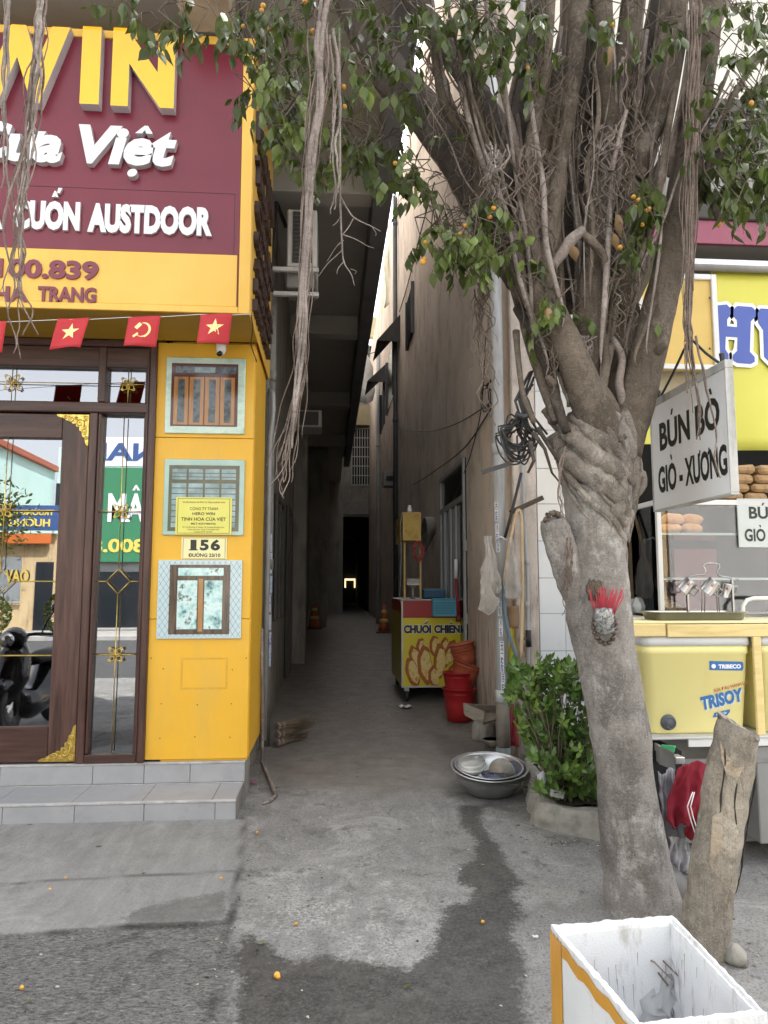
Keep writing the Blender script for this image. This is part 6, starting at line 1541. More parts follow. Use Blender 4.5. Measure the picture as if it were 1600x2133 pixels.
bundle('aerial_root_bundle', [(1450, 700, 3.2, .5), (1470, 800, 3.15, .5), (1492, 900, 3.12, .4), (1490, 960, 3.1, .4), (1502, 1000, 3.1, .4)], 2, 6, 2.4, m_root, 5, (.9, 1.0), 3)
for sd_, (x, y, w_, n, ln, Y) in enumerate(((1005, 590, 22, 16, 330, 3.5), (975, 120, 40, 22, 420, 3.4), (1040, 300, 40, 26, 330, 3.35), (1110, 300, 30, 18, 300, 3.3), (1180, 100, 50, 22, 420, 3.3), (1260, 260, 40, 24, 330, 3.32), (1330, 100, 40, 18, 420, 3.35), (1300, 560, 30, 16, 220, 3.36), (1220, 700, 24, 16, 170, 3.33), (900, 60, 30, 10, 330, 3.4), (1150, 620, 26, 14, 230, 3.34))):
    bundle('aerial_root_bundle', [(x, y, Y, 1), (x - 6, y + ln * .3, Y, 1.1), (x + 4, y + ln * .6, Y, 1.2), (x + 2, y + ln, Y, 1.4)], n, w_, 2.1, [m_root, m_limb, m_root2][sd_ % 3], 20 + sd_, (.35, 1.0), 4, 4)
# roots below the stub and by the wire coil
bundle('aerial_root_bundle', [(1186, 1120, 3.36, .5), (1184, 1180, 3.36, .8), (1176, 1230, 3.36, 1.2), (1172, 1290, 3.36, 1.8)], 12, 9, 1.8, m_root, 40, (.5, 1), 4, 4)
bundle('aerial_root_bundle', [(1176, 930, 3.3, .4), (1162, 1000, 3.3, .6), (1166, 1060, 3.3, .8), (1164, 1110, 3.3, .8)], 3, 8, 2.2, m_root, 41, (.7, 1), 4, 4)
# bare twig hanging in the alley
tw = MB()
for line in ([(706, 60, 2.75, 3.2), (707, 200, 2.75, 3.0), (708, 330, 2.75, 2.8), (709, 430, 2.75, 2.6), (712, 500, 2.75, 2.2), (716, 545, 2.75, 1.8), (732, 572, 2.75, 1.2), (738, 595, 2.75, .8)], [(709, 410, 2.75, 2), (730, 445, 2.75, 1.8), (745, 458, 2.75, 1.5), (775, 472, 2.75, 1.2), (793, 482, 2.75, .7)],
             [(736, 455, 2.75, 1.4), (725, 475, 2.75, 1.2), (712, 490, 2.75, .8)], [(712, 488, 2.75, 1.6), (740, 498, 2.75, 1.3), (765, 512, 2.75, 1.0), (780, 517, 2.75, .6)], [(714, 520, 2.75, 1.5), (698, 535, 2.75, 1.2), (682, 550, 2.75, 1), (660, 580, 2.75, .6)],
             [(711, 450, 2.75, 1.3), (700, 465, 2.75, 1), (692, 470, 2.75, .6)], [(716, 545, 2.75, 1.3), (704, 560, 2.75, .9), (702, 572, 2.75, .5)], [(775, 472, 2.75, 1), (783, 485, 2.75, .8), (782, 492, 2.75, .5)], [(716, 500, 2.75, 1.2), (700, 515, 2.75, 1), (681, 545, 2.75, .6)], [(730, 560, 2.75, .9), (742, 565, 2.75, .7), (738, 572, 2.75, .4)]):
    P, r = pxcurve(line, 5); tw.tube(P, r, 5, True, 0, .15, 40)
tw.build('bare_twig', m_root2, tree)
# branches above the picture that carry the hanging bundles
limb([(1150, -80, 3.45, 26), (1000, -150, 3.2, 24), (820, -190, 2.9, 20), (690, -150, 2.7, 16), (500, -190, 2.5, 14), (300, -180, 2.3, 12), (96, -130, 2.1, 10), (-60, -160, 2.0, 6)], m_dlimb, 'overhead_limb')
limb([(1462, -60, 3.3, 20), (1560, -140, 3.2, 18), (1700, -160, 3.1, 14)], m_dlimb, 'overhead_limb')
# ---- leaves
m_leaf = M('fig_leaf', [(.060, .090, .020), (.10, .14, .030), (.165, .205, .050)], 9, .30, spec=.5, random_hue=.45, trans=.28)
m_leafy = M('fig_leaf_young', [(.13, .20, .04), (.19, .26, .06)], 9, .32, random_hue=.3, trans=.35)
m_leafd = M('fig_leaf_dry', [(.28, .16, .07), (.36, .24, .12)], 12, .6, random_hue=.3)
def leaf_mesh(nm, mat, L=.085, W=.046, curl=.25, fold=.22, n=6):
    vs = []; fs = []
    wd = [0.0, .62, .96, 1.0, .72, .30, 0.0]
    for i in range(n + 1):
        t = i / n; z = -L * t; y = -curl * L * t * t; hw = W / 2 * wd[i]
        vs += [(-hw, y - fold * hw, z), (0, y, z), (hw, y - fold * hw, z)]
    for i in range(n):
        a = i * 3; fs += [(a, a + 1, a + 4, a + 3), (a + 1, a + 2, a + 5, a + 4)]
    vs += [(-.0008, .0, 0), (.0008, 0, 0), (.0008, .004, .018), (-.0008, .004, .018)]; b = len(vs) - 4; fs.append((b, b + 1, b + 2, b + 3))
    me = bpy.data.meshes.new(nm); me.from_pydata(vs, [], fs); me.materials.append(mat); me.polygons.foreach_set('use_smooth', [True] * len(fs)); return me
LV = [leaf_mesh('leaf', m_leaf, .080, .042), leaf_mesh('leaf', m_leaf, .070, .030, .6, .4), leaf_mesh('leaf', m_leaf, .082, .046, .1, .1), leaf_mesh('leaf', m_leafy, .07, .036, .4, .3), leaf_mesh('leaf', m_leafd, .085, .05, .7, .5)]
# zones: px, py, half-size x, y, depth, depth spread, sprays, narrow leaves
ZONES = [(262, 25, 36, 20, 3.1, .1, 3), (290, 75, 60, 12, 3.1, .1, 3), (385, 40, 30, 45, 3.1, .12, 5), (400, 85, 36, 14, 3.1, .1, 2), (500, 60, 40, 55, 3.1, .2, 9), (560, 100, 50, 90, 3.2, .3, 20), (590, 190, 70, 55, 3.2, .3, 20), (560, 250, 45, 40, 3.2, .3, 11),
         (650, 60, 90, 80, 3.3, .3, 26), (680, 190, 80, 60, 3.3, .3, 22), (640, 290, 80, 60, 3.3, .3, 20), (720, 330, 60, 60, 3.4, .3, 17), (790, 300, 60, 50, 3.5, .3, 14), (850, 330, 50, 50, 3.4, .3, 14), (880, 400, 40, 40, 3.4, .2, 8),
         (760, 40, 60, 50, 3.5, .3, 12), (830, 120, 50, 70, 3.4, .3, 15), (860, 200, 40, 40, 3.4, .2, 7), (960, 50, 90, 55, 3.3, .3, 24), (1020, 110, 60, 45, 3.3, .3, 14), (1110, 130, 40, 50, 3.3, .2, 9), (1110, 40, 60, 50, 3.3, .2, 10),
         (920, 505, 50, 45, 3.3, .2, 14), (985, 490, 50, 50, 3.3, .2, 14), (1030, 460, 35, 40, 3.28, .15, 9), (1000, 550, 40, 30, 3.3, .15, 7), (1090, 530, 25, 30, 3.27, .1, 4), (1140, 630, 35, 22, 3.25, .08, 5), (1180, 650, 20, 20, 3.25, .08, 2), (1130, 680, 15, 12, 3.25, .05, 1),
         (1320, 430, 40, 60, 3.26, .12, 11), (1310, 510, 20, 25, 3.26, .1, 3), (1365, 465, 12, 15, 3.25, .05, 1), (1540, 60, 60, 60, 3.3, .3, 14), (1580, 180, 40, 70, 3.3, .3, 15), (1545, 300, 70, 60, 3.3, .3, 26), (1570, 400, 50, 55, 3.3, .3, 22), (1500, 390, 50, 55, 3.3, .25, 15), (1480, 220, 30, 40, 3.3, .2, 5), (1500, 130, 40, 40, 3.35, .2, 6),
         (1340, 80, 60, 50, 3.35, .2, 7), (1230, 60, 40, 40, 3.3, .2, 4), (1620, 330, 60, 120, 3.3, .3, 16)] + [(x, y, 130, 90, 3.3, .8, 26) for x in (700, 950, 1200, 1450, 1700) for y in (-160,)]  # last zones: unseen foliage added above the frame to shade the limbs
rng = random.Random(21); leaves = []; twigs = MB()
def add_leaf(p, big=1.0, kind=None):
    r_ = rng.random(); k = kind if kind is not None else (3 if r_ < .07 else (1 if r_ < .35 else (2 if r_ < .55 else 0)))
    yaw = rng.uniform(0, 6.283); tilt = rng.gauss(R(28), R(24)); M4 = Matrix.Translation(p) @ Matrix.Rotation(yaw, 4, 'Z') @ Matrix.Rotation(tilt, 4, 'X') @ Matrix.Rotation(rng.gauss(0, .5), 4, 'Z') @ Matrix.Scale(big * rng.uniform(.72, 1.15), 4)
    leaves.append((k, M4))
for (zx, zy, hx_, hy_, Y, dy_, ns) in ZONES:
    prev = None
    if 540 < zx < 900: ns = int(ns * .72)
    for s in range(ns):
        a = rng.uniform(0, 6.283); q = math.sqrt(rng.random())
        px, py, Yd = zx + hx_ * q * math.cos(a), zy + hy_ * q * math.sin(a) - 14, Y + rng.uniform(-dy_, dy_)
        p = PY(px, py, Yd); d = Vector((rng.uniform(-1, 1), rng.uniform(-.7, .5), rng.uniform(-.9, .15))).normalized(); Ls = rng.uniform(.08, .18)
        n = rng.randint(5, 8); pts = [p + d * Ls * t + Vector((0, 0, -.06 * t * t)) for t in (0, .33, .66, 1)]
        up = p + Vector((rng.uniform(-.12, .12), rng.uniform(-.05, .08), rng.uniform(.05, .16)))
        twigs.tube([up] + pts, [.0028, .0022, .0018, .0014, .0008], 4)
        if prev is not None and (prev - up).length < .45: twigs.tube([prev, (prev + up) / 2 + Vector((0, 0, .03)), up], [.0035, .003, .0028], 4)
        prev = up
        for i in range(n):
            t = (i + .5) / n; b = p + d * Ls * t + Vector((0, 0, -.06 * t * t)); add_leaf(b + Vector((rng.uniform(-.014, .014), rng.uniform(-.014, .014), 0)))
for px, py, Y, k in ((1285, 445, 3.26, 4), (1278, 485, 3.26, 4), (1192, 510, 3.27, 4), (1140, 640, 3.25, 4), (1277, 90, 3.3, 4), (1370, 755 - 80, 3.33, 3)): add_leaf(PY(px, py, Y), 1.1, k)
o = twigs.build('twig', m_limb, tree); o['kind'] = 'stuff'
# the 300 nearest in the frame are parts of their own, the rest one mass
cl = cam.location
def in_frame(M4):
    v = _RM.transposed() @ (M4.translation - cl); x = 800 + FPX * v.x / -v.z; y = 1066.5 - FPX * v.y / -v.z; return 0 < x < 1600 and -20 < y < 2133
leaves.sort(key=lambda q: (0 if in_frame(q[1]) else 1, (q[1].translation - cl).length))
for k, M4 in leaves[:300]: place('leaf', LV[k], tree, M4)
mats = [m_leaf, m_leafy, m_leafd]; mb = MB(); cache = {}
for k, M4 in leaves[300:]:
    if k not in cache: cache[k] = ([v.co.copy() for v in LV[k].vertices], [tuple(p.vertices) for p in LV[k].polygons])
    vs, fs = cache[k]; mb.add([M4 @ v for v in vs], fs, {3: 1, 4: 2}.get(k, 0), True)
o = mb.build('foliage', mats, tree); o['kind'] = 'stuff'
# ---- figs
m_fig = M('orange_fig', [srgb('#c8892c'), srgb('#d9a640'), srgb('#b06a22')], 20, .4, .1, 60, random_hue=.2); m_figm = bpy.data.meshes.new('fig')
bm = bmesh.new(); bmesh.ops.create_icosphere(bm, subdivisions=2, radius=.0155); bm.to_mesh(m_figm); bm.free(); m_figm.materials.append(m_fig); m_figm.polygons.foreach_set('use_smooth', [True] * len(m_figm.polygons))
for px, py in ((1028, 433), (1320, 410), (1330, 418), (1323, 432), (1352, 436), (1346, 440), (1338, 468), (1292, 515), (966, 470), (959, 488), (970, 470), (886, 505), (884, 540), (881, 546), (1276, 52), (1100, 142), (1565, 215), (1498, 467), (548, 12), (545, 22), (393, 8), (507, 55), (636, 3), (716, 181), (718, 222), (823, 340), (1020, 452), (652, 65), (1318, 440), (555, 60)):
    place('fig', m_figm, tree, Matrix.Translation(PY(px, py, 3.2)) @ Matrix.Scale(random.uniform(.68, .98), 4))
print('LEAVES', len(leaves))
# ================================================================ things in the yard and the alley
def wob(mb, amp, f, seed=0.0):
    s = Vector((seed, seed * .7, seed * 1.3))
    mb.v = [tuple(Vector(v) + amp * Vector((noise.noise(Vector(v) * f + s), noise.noise(Vector(v) * f + s + Vector((7, 0, 0))), noise.noise(Vector(v) * f + s + Vector((0, 7, 0)))))) for v in mb.v]; return mb
def gnd(px, py): return PG(px, py)
# ---- fried banana cart
YK = 8.75
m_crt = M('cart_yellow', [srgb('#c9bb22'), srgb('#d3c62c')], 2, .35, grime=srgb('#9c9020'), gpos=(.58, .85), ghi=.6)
m_crr = M('cart_red', [srgb('#8e1f22'), srgb('#9c282a')], 2, .4, .1, 12)
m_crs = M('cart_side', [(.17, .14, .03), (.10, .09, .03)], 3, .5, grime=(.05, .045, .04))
m_crx = M('cart_metal', [(.40, .40, .38), (.5, .5, .48)], 5, .45, metal=.5)
m_pole = M('cart_pole', [srgb('#b89a55'), srgb('#c9ad68')], 8, .5)
kx0, kx1 = PY(838, 1340, YK).x, PY(962, 1340, YK).x; kz0, kz1 = PY(900, 1430, YK).z, PY(900, 1249, YK).z
KL = 1.45
cart = thing('fried_banana_cart', 'yellow and red street food cart with painted fried bananas in the alley', 'cart', ((kx0 + kx1) / 2, YK + .6, gz(YK)))
zsplit = PY(900, 1287, YK).z
MB().box((kx0, YK, kz0), (kx1, YK + .02, zsplit), .003).build('front_panel', m_crt, cart)
MB().box((kx0, YK, zsplit + .001), (kx1, YK + .02, kz1 - .012), .003).build('red_band', m_crr, cart)
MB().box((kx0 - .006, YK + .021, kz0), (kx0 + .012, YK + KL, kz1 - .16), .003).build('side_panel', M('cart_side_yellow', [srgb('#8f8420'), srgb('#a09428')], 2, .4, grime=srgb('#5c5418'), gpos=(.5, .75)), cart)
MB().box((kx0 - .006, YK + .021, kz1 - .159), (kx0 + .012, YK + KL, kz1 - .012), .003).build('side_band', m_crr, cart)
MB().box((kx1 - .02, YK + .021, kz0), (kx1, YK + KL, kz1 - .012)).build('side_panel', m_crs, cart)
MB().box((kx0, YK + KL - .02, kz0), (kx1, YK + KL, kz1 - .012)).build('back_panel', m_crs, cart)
MB().box((kx0 - .012, YK - .008, kz1 - .011), (kx1 + .008, YK + KL + .01, kz1), .003).build('counter_top', m_crx, cart)
for x in (kx0, kx1): MB().box((x - .012, YK - .008, kz0 - .01), (x + .010, YK + .0, kz1 - .013), .002).build('corner_strip', m_crx, cart)
MB().box((kx0 + .011, YK - .007, kz0 - .012), (kx1 - .013, YK + .0, kz0 + .008), .002).build('corner_strip', m_crx, cart)
m_tyre = M('caster_black', [(.03, .03, .03)], 1, .6)
for x in (kx0 + .06, kx1 - .08):
    for y in (YK + .1, YK + KL - .12):
        g0 = gz(y); c = MB().box((x - .03, y - .04, g0 + .12), (x + .03, y + .04, kz0), .004).build('caster', m_crx, cart)
        MB().lathe([(.0, -.02), (.06, -.02), (.07, -.01), (.07, .01), (.06, .02), (0, .02)], (x, y, g0 + .07), 18, Matrix.Rotation(R(90), 3, 'Y')).build('wheel', m_tyre, c)
fk = lambda u, v, wv: Vector((u, YK - .0005 - wv, v))
qx = lambda px: PY(px, 1300, YK).x; qz = lambda py: PY(900, py, YK).z
word('CHUỐI', lambda u, v, w_: fk(u, v, w_), qx(840), qx(899), qz(1320), qz(1301), .001, .105, 0, 'lettering', M('cart_print_white', [(.72, .72, .68)], 1, .5), cart, False)
word('CHIÊN', lambda u, v, w_: fk(u, v, w_), qx(903), qx(959), qz(1320), qz(1301), .001, .105, 0, 'lettering', M('cart_print_white', [(.72, .72, .68)]), cart, False)
m_navy = M('cart_print_navy', [(.02, .022, .06)], 1, .5)
word('CHUỐI', lambda u, v, w_: fk(u, v, w_ + .0014), qx(841), qx(898), qz(1319), qz(1302), .001, .055, 0, 'letter', m_navy, cart, True)
word('CHIÊN', lambda u, v, w_: fk(u, v, w_ + .0014), qx(904), qx(958), qz(1319), qz(1302), .001, .055, 0, 'letter', m_navy, cart, True)
# printed bananas: overlapping golden shapes, brown rim under pale flesh
m_ban1 = M('print_banana_crust', [srgb('#7a3a1c'), srgb('#a85f26'), srgb('#8c4720')], 26, .4); m_ban2 = M('print_banana_flesh', [srgb('#c9a24a'), srgb('#e2cd8a'), srgb('#b98434')], 16, .4, lo=.35, hi=.7)
for k, (px, py, rx, ry, an) in enumerate(((878, 1350, 11, 22, 8), (905, 1345, 11, 22, -2), (924, 1350, 9, 24, -12), (866, 1376, 12, 34, 20), (936, 1362, 12, 32, -22), (945, 1398, 12, 30, -38), (858, 1400, 13, 34, 14), (915, 1380, 13, 42, -6), (884, 1386, 15, 44, 6), (902, 1410, 11, 24, 4))):
    for j, (s, m_, w_) in enumerate(((1.0, m_ban1, .0006), (.74, m_ban2, .0011))):
        pts = []
        for i in range(22):
            a = 2 * math.pi * i / 22; bump = 1 + .05 * math.sin(a * 7 + k)
            u = rx * s * math.cos(a) * bump + (3 if j else 0); v = ry * (s * .96 + .0) * math.sin(a) * bump; u += .0045 * v * v * (.5 if an > 0 else -.5)
            ca, sa = math.cos(R(an)), math.sin(R(an)); pts.append((qx(px + u * ca - v * sa), qz(py - (u * sa + v * ca)) if True else 0))
        ar = sum(pts[i - 1][0] * pts[i][1] - pts[i][0] * pts[i - 1][1] for i in range(22))
        if ar < 0: pts = pts[::-1]
        zz = kz0 + .012
        pts = [(min(max(u, kx0 + .012), kx1 - .014), max(v, zz)) for u, v in pts]
        MB().add([fk(u, v, w_ + k * .0012) for u, v in pts], [tuple(range(22))]).build('printed_banana', m_, cart)
# poles, lamp box, shelf
for px in (843, 876):
    x = PY(px, 1200, YK + .1).x; MB().box((x - .012, YK + .10, kz1), (x + .012, YK + .124, PY(px, 1130, YK + .1).z), .002).build('pole', m_pole, cart)
bx0_, bx1_ = PY(839, 1100, YK + .05).x, PY(877, 1100, YK + .05).x; bz0k, bz1k = PY(858, 1126, YK + .05).z, PY(858, 1067, YK + .05).z
lbx = MB().box((bx0_ + .006, YK + .056, bz0k + .006), (bx1_ - .006, YK + 1.05, bz1k - .006)).build('lamp_box', M('lamp_box_yellow', [srgb('#a8893a'), srgb('#c4a655'), srgb('#8f7330')], 6, .5, lo=.35, hi=.65), cart)
for a, b in (((bx0_, bz0k), (bx0_ + .02, bz1k)), ((bx1_ - .02, bz0k), (bx1_, bz1k)), ((bx0_ + .021, bz0k), (bx1_ - .021, bz0k + .02)), ((bx0_ + .021, bz1k - .02), (bx1_ - .021, bz1k))):
    MB().box((a[0], YK + .044, a[1]), (b[0], YK + .055, b[1]), .002).build('box_edge', m_pole, lbx)
word('CHUỐI CHIÊN', lambda u, v, w_: Vector((bx0_ + .005 - w_, YK + 1.0 - u, v)), .05, .9, bz0k + .12, bz0k + .24, .001, .05, 0, 'lettering', M('lamp_print', [(.30, .22, .05)], 1, .5), lbx, False)
MB().lathe([(.03, 0), (.03, .05), (.022, .06), (.022, .10), (.0, .10)], (PY(854, 1066, YK + .1).x, YK + .15, bz1k - .002), 12).build('lamp_cap', m_white, lbx)
MB().box((PY(846, 1217, YK + .2).x, YK + .13, PY(846, 1219, YK + .2).z), (PY(876, 1217, YK + .2).x, YK + .45, PY(846, 1215, YK + .2).z), .002).build('wire_shelf', m_crx, cart)
MB().lathe([(.03, 0), (.012, .06), (.02, .14), (.05, .16), (.05, .17), (0, .17)], (PY(860, 1240, YK + .3).x, YK + .3, kz1), 14).build('scale_stand', m_crx, cart)
MB().tube([PY(x, y, YK + .08) for x, y in ((838, 1068), (834, 1090), (836, 1150), (834, 1220), (832, 1246), (837, 1262))], .004, 5).build('lead', m_pvc, cart)
k_ = thing('newspaper_pile', 'small pile of folded papers on the cart shelf', 'papers', PY(860, 1212, YK + .2))
for i in range(4):
    z = PY(846, 1215, YK + .2).z + .003 + i * .014; MB().box((PY(845, 1210, YK + .2).x + .01 * (i % 2), YK + .15, z), (PY(872, 1210, YK + .2).x + .008 * i, YK + .4, z + .012), .002).build('paper', M('paper_grey', [(.42, .42, .40), (.5, .5, .48)], 9, .8), k_)
rw = thing('red_wire_coil', 'tangled coil of thin red wire hanging on the cart pole', 'wire', PY(872, 1150, YK + .08))
m_rw = M('red_wire', [(.30, .03, .045), (.36, .05, .06)], 6, .5)
for k in range(7):
    MB().tube([PY(871 + (9 + k % 3) * math.cos(i * .42 + k) + (k - 3), 1148 + (16 + 2 * (k % 4)) * math.sin(i * .42 + k), YK + .08 - .004 * k) for i in range(16)], .0045, 5).build('loop', m_rw, rw)
hc = thing('grey_hose_coil', 'thick grey hose coil hung on the pink wall behind the cart', 'hose', PY(905, 1100, 10.0))
for k in range(6):
    MB().tube([Vector((XA - .05 - .02 * k, PX(905, 1100, XA).y + .38 * math.cos(i / 18 * 6.3), PX(905, 1100, XA).z - .02 * k + (.16 + .02 * k) * math.sin(i / 18 * 6.3))) for i in range(19)], .014, 6).build('loop', M('grey_hose', [(.13, .125, .11), (.19, .18, .16)], 6, .6), hc)
# baskets and tub on the cart
bk = thing('blue_basket', 'light blue slotted plastic basket hooked over the cart front', 'basket', (PY(926, 1283, YK - .07).x, YK - .07, PY(926, 1283, YK).z))
m_blb = M('blue_plastic', [srgb('#4a93b0'), srgb('#5aa3bd')], 3, .35)
fx0, fx1, fz0, fz1 = PY(901, 1260, YK - .12).x, PY(952, 1260, YK - .12).x, PY(926, 1284, YK - .12).z, PY(926, 1249, YK - .12).z
for nm, a, b in (('front', (fx0 + .01, YK - .13, fz0), (fx1 - .01, YK - .124, fz1)), ('end', (fx0, YK - .123, fz0), (fx0 + .006, YK - .02, fz1)), ('end', (fx1 - .006, YK - .123, fz0), (fx1, YK - .02, fz1)), ('floor', (fx0 + .007, YK - .123, fz0), (fx1 - .007, YK - .02, fz0 + .006)), ('back', (fx0 + .007, YK - .019, fz0), (fx1 - .007, YK - .012, fz1))):
    MB().box(a, b, .002).build('%s_panel' % nm, m_blb, bk)
MB().box((fx0 - .01, YK - .145, fz1), (fx1 + .01, YK - .118, fz1 + .014), .004).build('rim', m_blb, bk)
m_slot = M('slot_shade', [srgb('#2d6d88')], 1, .5)
for i in range(20):
    for j in range(5):
        x = fx0 + .03 + i * (fx1 - fx0 - .06) / 19; z = fz0 + .03 + j * .03
        MB().box((x - .0035, YK - .1325, z), (x + .0035, YK - .1302, z + .02)).build('slot', m_slot, bk)
tub = MB().box((PY(877, 1240, YK + .4).x, YK + .25, kz1 + .001), (PY(925, 1240, YK + .4).x, YK + .6, kz1 + .13), .02).build('blue_tub', M('blue_tub', [srgb('#1f4f70')], 1, .4)); props(tub, 'dark blue plastic tub on the cart counter behind the basket', 'tub')
pb_ = thing('red_brush', 'long red brush with white taped handle stuck in the cart corner', 'brush', PY(952, 1290, YK - .16))
A = PY(955, 1285, YK - .17); Bq = PY(950, 1205, YK - .17); C = PY(950, 1165, YK - .17)
MB().tube([A, Bq], .018, 10).build('shaft', m_crr, pb_); MB().tube([Bq, C], .022, 10).build('handle', m_white, pb_)
MB().tube([A + Vector((0, 0, .02)), A - Vector((0, 0, .02)), A - Vector((0, 0, .06))], [.02, .035, .03], 10).build('head', M('brush_dark_red', [(.16, .02, .03)]), pb_)
# ---- traffic cones
m_cone = M('cone_orange', [(.52, .11, .03), (.44, .09, .03)], 3, .5, grime=(.15, .06, .03)); m_band = M('cone_band', [(.62, .52, .16)], 1, .4)
def cone(px, py, label):
    p = gnd(px, py); t = thing('traffic_cone', label, 'cone', p, 'traffic cones in the alley')
    MB().box((p.x - .21, p.y - .21, p.z), (p.x + .21, p.y + .21, p.z + .035), .01).build('base', m_black, t)
    pr = [(.165, .035), (.13, .20), (.115, .30), (.085, .45), (.072, .52), (.035, .74), (.0, .75)]
    MB().lathe(pr, p, 18).build('cone', m_cone, t)
    for a, b in ((.27, .36), (.50, .58)):
        r = lambda z: .165 - (.13 * (z - .035) / .705) + .004
        MB().lathe([(r(a) + .002, a), (r(b) + .002, b)], p, 18).build('reflective_band', m_band, t)
cone(655, 1310, 'orange traffic cone against the left alley wall'); cone(800, 1318, 'orange traffic cone half hidden behind the food cart')
# ---- buckets
m_bred = M('bucket_red', [srgb('#a01f26'), srgb('#b02a30')], 2, .4, grime=srgb('#7c1c20'), gpos=(.6, .85), ghi=.6); m_bter = M('bucket_terracotta', [srgb('#a0503a'), srgb('#b05f46')], 3, .55, grime=srgb('#80432f'), gpos=(.55, .8))
def bucket(c, r0, r1, h, mat, label, rot=None, rings=2):
    t = thing('bucket', label, 'bucket', c, 'stacked plastic buckets by the pink wall')
    pr = [(0, 0), (r0, 0), (r0 + (r1 - r0) * .5, h * .5), (r1, h * .97), (r1 + .012, h * .975), (r1 + .012, h), (r1 - .004, h), (r0 - .004, .008), (0, .008)]
    MB().lathe(pr, c, 26, rot).build('body', mat, t)
    for k in range(rings):
        z = h * (.86 - .035 * k); r = r0 + (r1 - r0) * z / h; MB().lathe([(r, z - .004), (r + .005, z), (r, z + .004)], c, 26, rot).build('ridge', mat, t)
b0 = gnd(977, 1500); b0 = Vector((min(b0.x, XA - .20), b0.y, b0.z))
sB = b0.y / FPX
bucket(b0, 24 * sB * 1.05, 34 * sB, 66 * sB, m_bred, 'lowest and widest red bucket of the stack by the pink wall')
b1 = b0 + Vector((-.004, -.0, 38 * sB)); bucket(b1, 24 * sB, 32 * sB, 60 * sB, m_bred, 'upper red bucket holding the terracotta pots')
R1 = Matrix.Rotation(R(20), 3, 'Y'); b2 = b0 + Vector((.02, 0, 74 * sB)); bucket(b2, 20 * sB, 31 * sB, 44 * sB, m_bter, 'tilted terracotta pot leaning in the red bucket', R1)
R2 = Matrix.Rotation(R(-13), 3, 'Y'); b3 = b0 + Vector((.085, .02, 112 * sB)); bucket(b3, 21 * sB, 25 * sB, 32 * sB, m_bter, 'terracotta pot on top of the tilted one', R2)
b4 = b3 + R2 @ Vector((0, 0, 13 * sB)); bucket(b4, 21.5 * sB, 25.5 * sB, 32 * sB, m_bter, 'topmost terracotta pot of the stack', R2)
# ---- timber scrap, cement block, bowl
yb0 = 6.6
m_old = M('old_wood', [(.12, .105, .085), (.25, .22, .18), (.17, .145, .115)], 7, .9, .4, 40, stretch=(.4, .4, 2.5))
wb_ = thing('wooden_trough', 'broken wooden trough tipped on a cement lump by the drainpipe', 'trough', PY(1005, 1515, yb0))
def W3(px, py, y): return PY(px, py, y)
for quad, th in (([(968, 1466, 6.55), (1010, 1483, 6.45), (1006, 1510, 6.45), (968, 1490, 6.55)], .02), ([(968, 1466, 6.55), (1035, 1470, 6.9), (1036, 1492, 6.9), (970, 1488, 6.58)], .02), ([(970, 1490, 6.56), (1006, 1510, 6.46), (1040, 1500, 6.8), (1034, 1488, 6.9)], .02)):
    q = [W3(*z) for z in quad]; n = (q[1] - q[0]).cross(q[3] - q[0]).normalized() * th
    MB().add(q + [z + n for z in q], [(0, 1, 2, 3), (7, 6, 5, 4), (0, 4, 5, 1), (1, 5, 6, 2), (2, 6, 7, 3), (3, 7, 4, 0)]).build('plank', m_old, wb_)
p = gnd(1015, 1545)
mb = MB(); mb.lathe([(.0, 0), (.115, 0), (.125, .05), (.12, .15), (.10, .19), (.05, .20), (0, .20)], (p.x - .01, p.y + .1, p.z - .01), 18); wob(mb, .02, 9)
props(mb.build('cement_lump', M('cement_pale', [(.34, .32, .30), (.22, .20, .18)], 7, .9, .4, grime=(.09, .08, .07))), 'pale cement lump under the broken trough', 'cement')
bp_ = gnd(1026, 1556); m_bl = M('bowl_blue_glaze', [(.10, .22, .42), (.30, .45, .6), (.06, .14, .32)], 40, .15); m_bo = M('bowl_outside', [(.30, .26, .21), (.22, .19, .15)], 30, .35)
def bowl(c, r, h, label, mo, mi_, rot=None, name='bowl', group=None):
    t = thing(name, label, 'bowl', c, group)
    MB().lathe([(0, 0), (r * .45, 0), (r * .48, h * .12), (r * .82, h * .45), (r * .97, h * .8), (r, h)], c, 26, rot).build('outside', mo, t)
    MB().lathe([(r, h), (r * .97, h * .99), (r * .93, h * .8), (r * .76, h * .42), (r * .4, h * .18), (0, h * .15)], c, 26, rot).build('inside', mi_, t); return t
bowl(Vector((bp_.x, bp_.y, bp_.z + .008)), .087, .066, 'small bowl with blue glazed inside by the drainpipe', m_bo, m_bl)
# ---- basins and dishes
bc = gnd(1018, 1668); bc.y += .20; bc.x = PY(1018, 1610, bc.y).x; bc.z = .030
RB = Matrix.Rotation(R(8.5), 3, 'X')
m_ba = M('basin_alu', [(.42, .43, .44), (.55, .56, .57)], 7, .32, metal=.9, grime=(.3, .3, .3), gscale=(2, 2, 2), gpos=(.55, .8), ghi=.5)
def basin(c, r, h, label, rot=None):
    t = thing('wash_basin', label, 'basin', c, 'nested aluminium basins')
    pr = [(0, .0), (r * .62, .0), (r * .72, h * .12), (r * .90, h * .62), (r * .945, h * .93), (r * 1.0, h * .95), (r * 1.012, h * .985), (r * .99, h * 1.0), (r * .93, h * .97), (r * .885, h * .62), (r * .70, h * .14), (r * .6, h * .03), (0, h * .03)]
    MB().lathe(pr, c, 48, rot).build('body', m_ba, t); return t
basin(bc, .288, .175, 'large outer aluminium wash basin on the wet concrete', RB)
bc2 = bc + RB @ Vector((-.003, .0, .045)); basin(bc2, .256, .135, 'inner aluminium basin holding dirty dishes', RB)
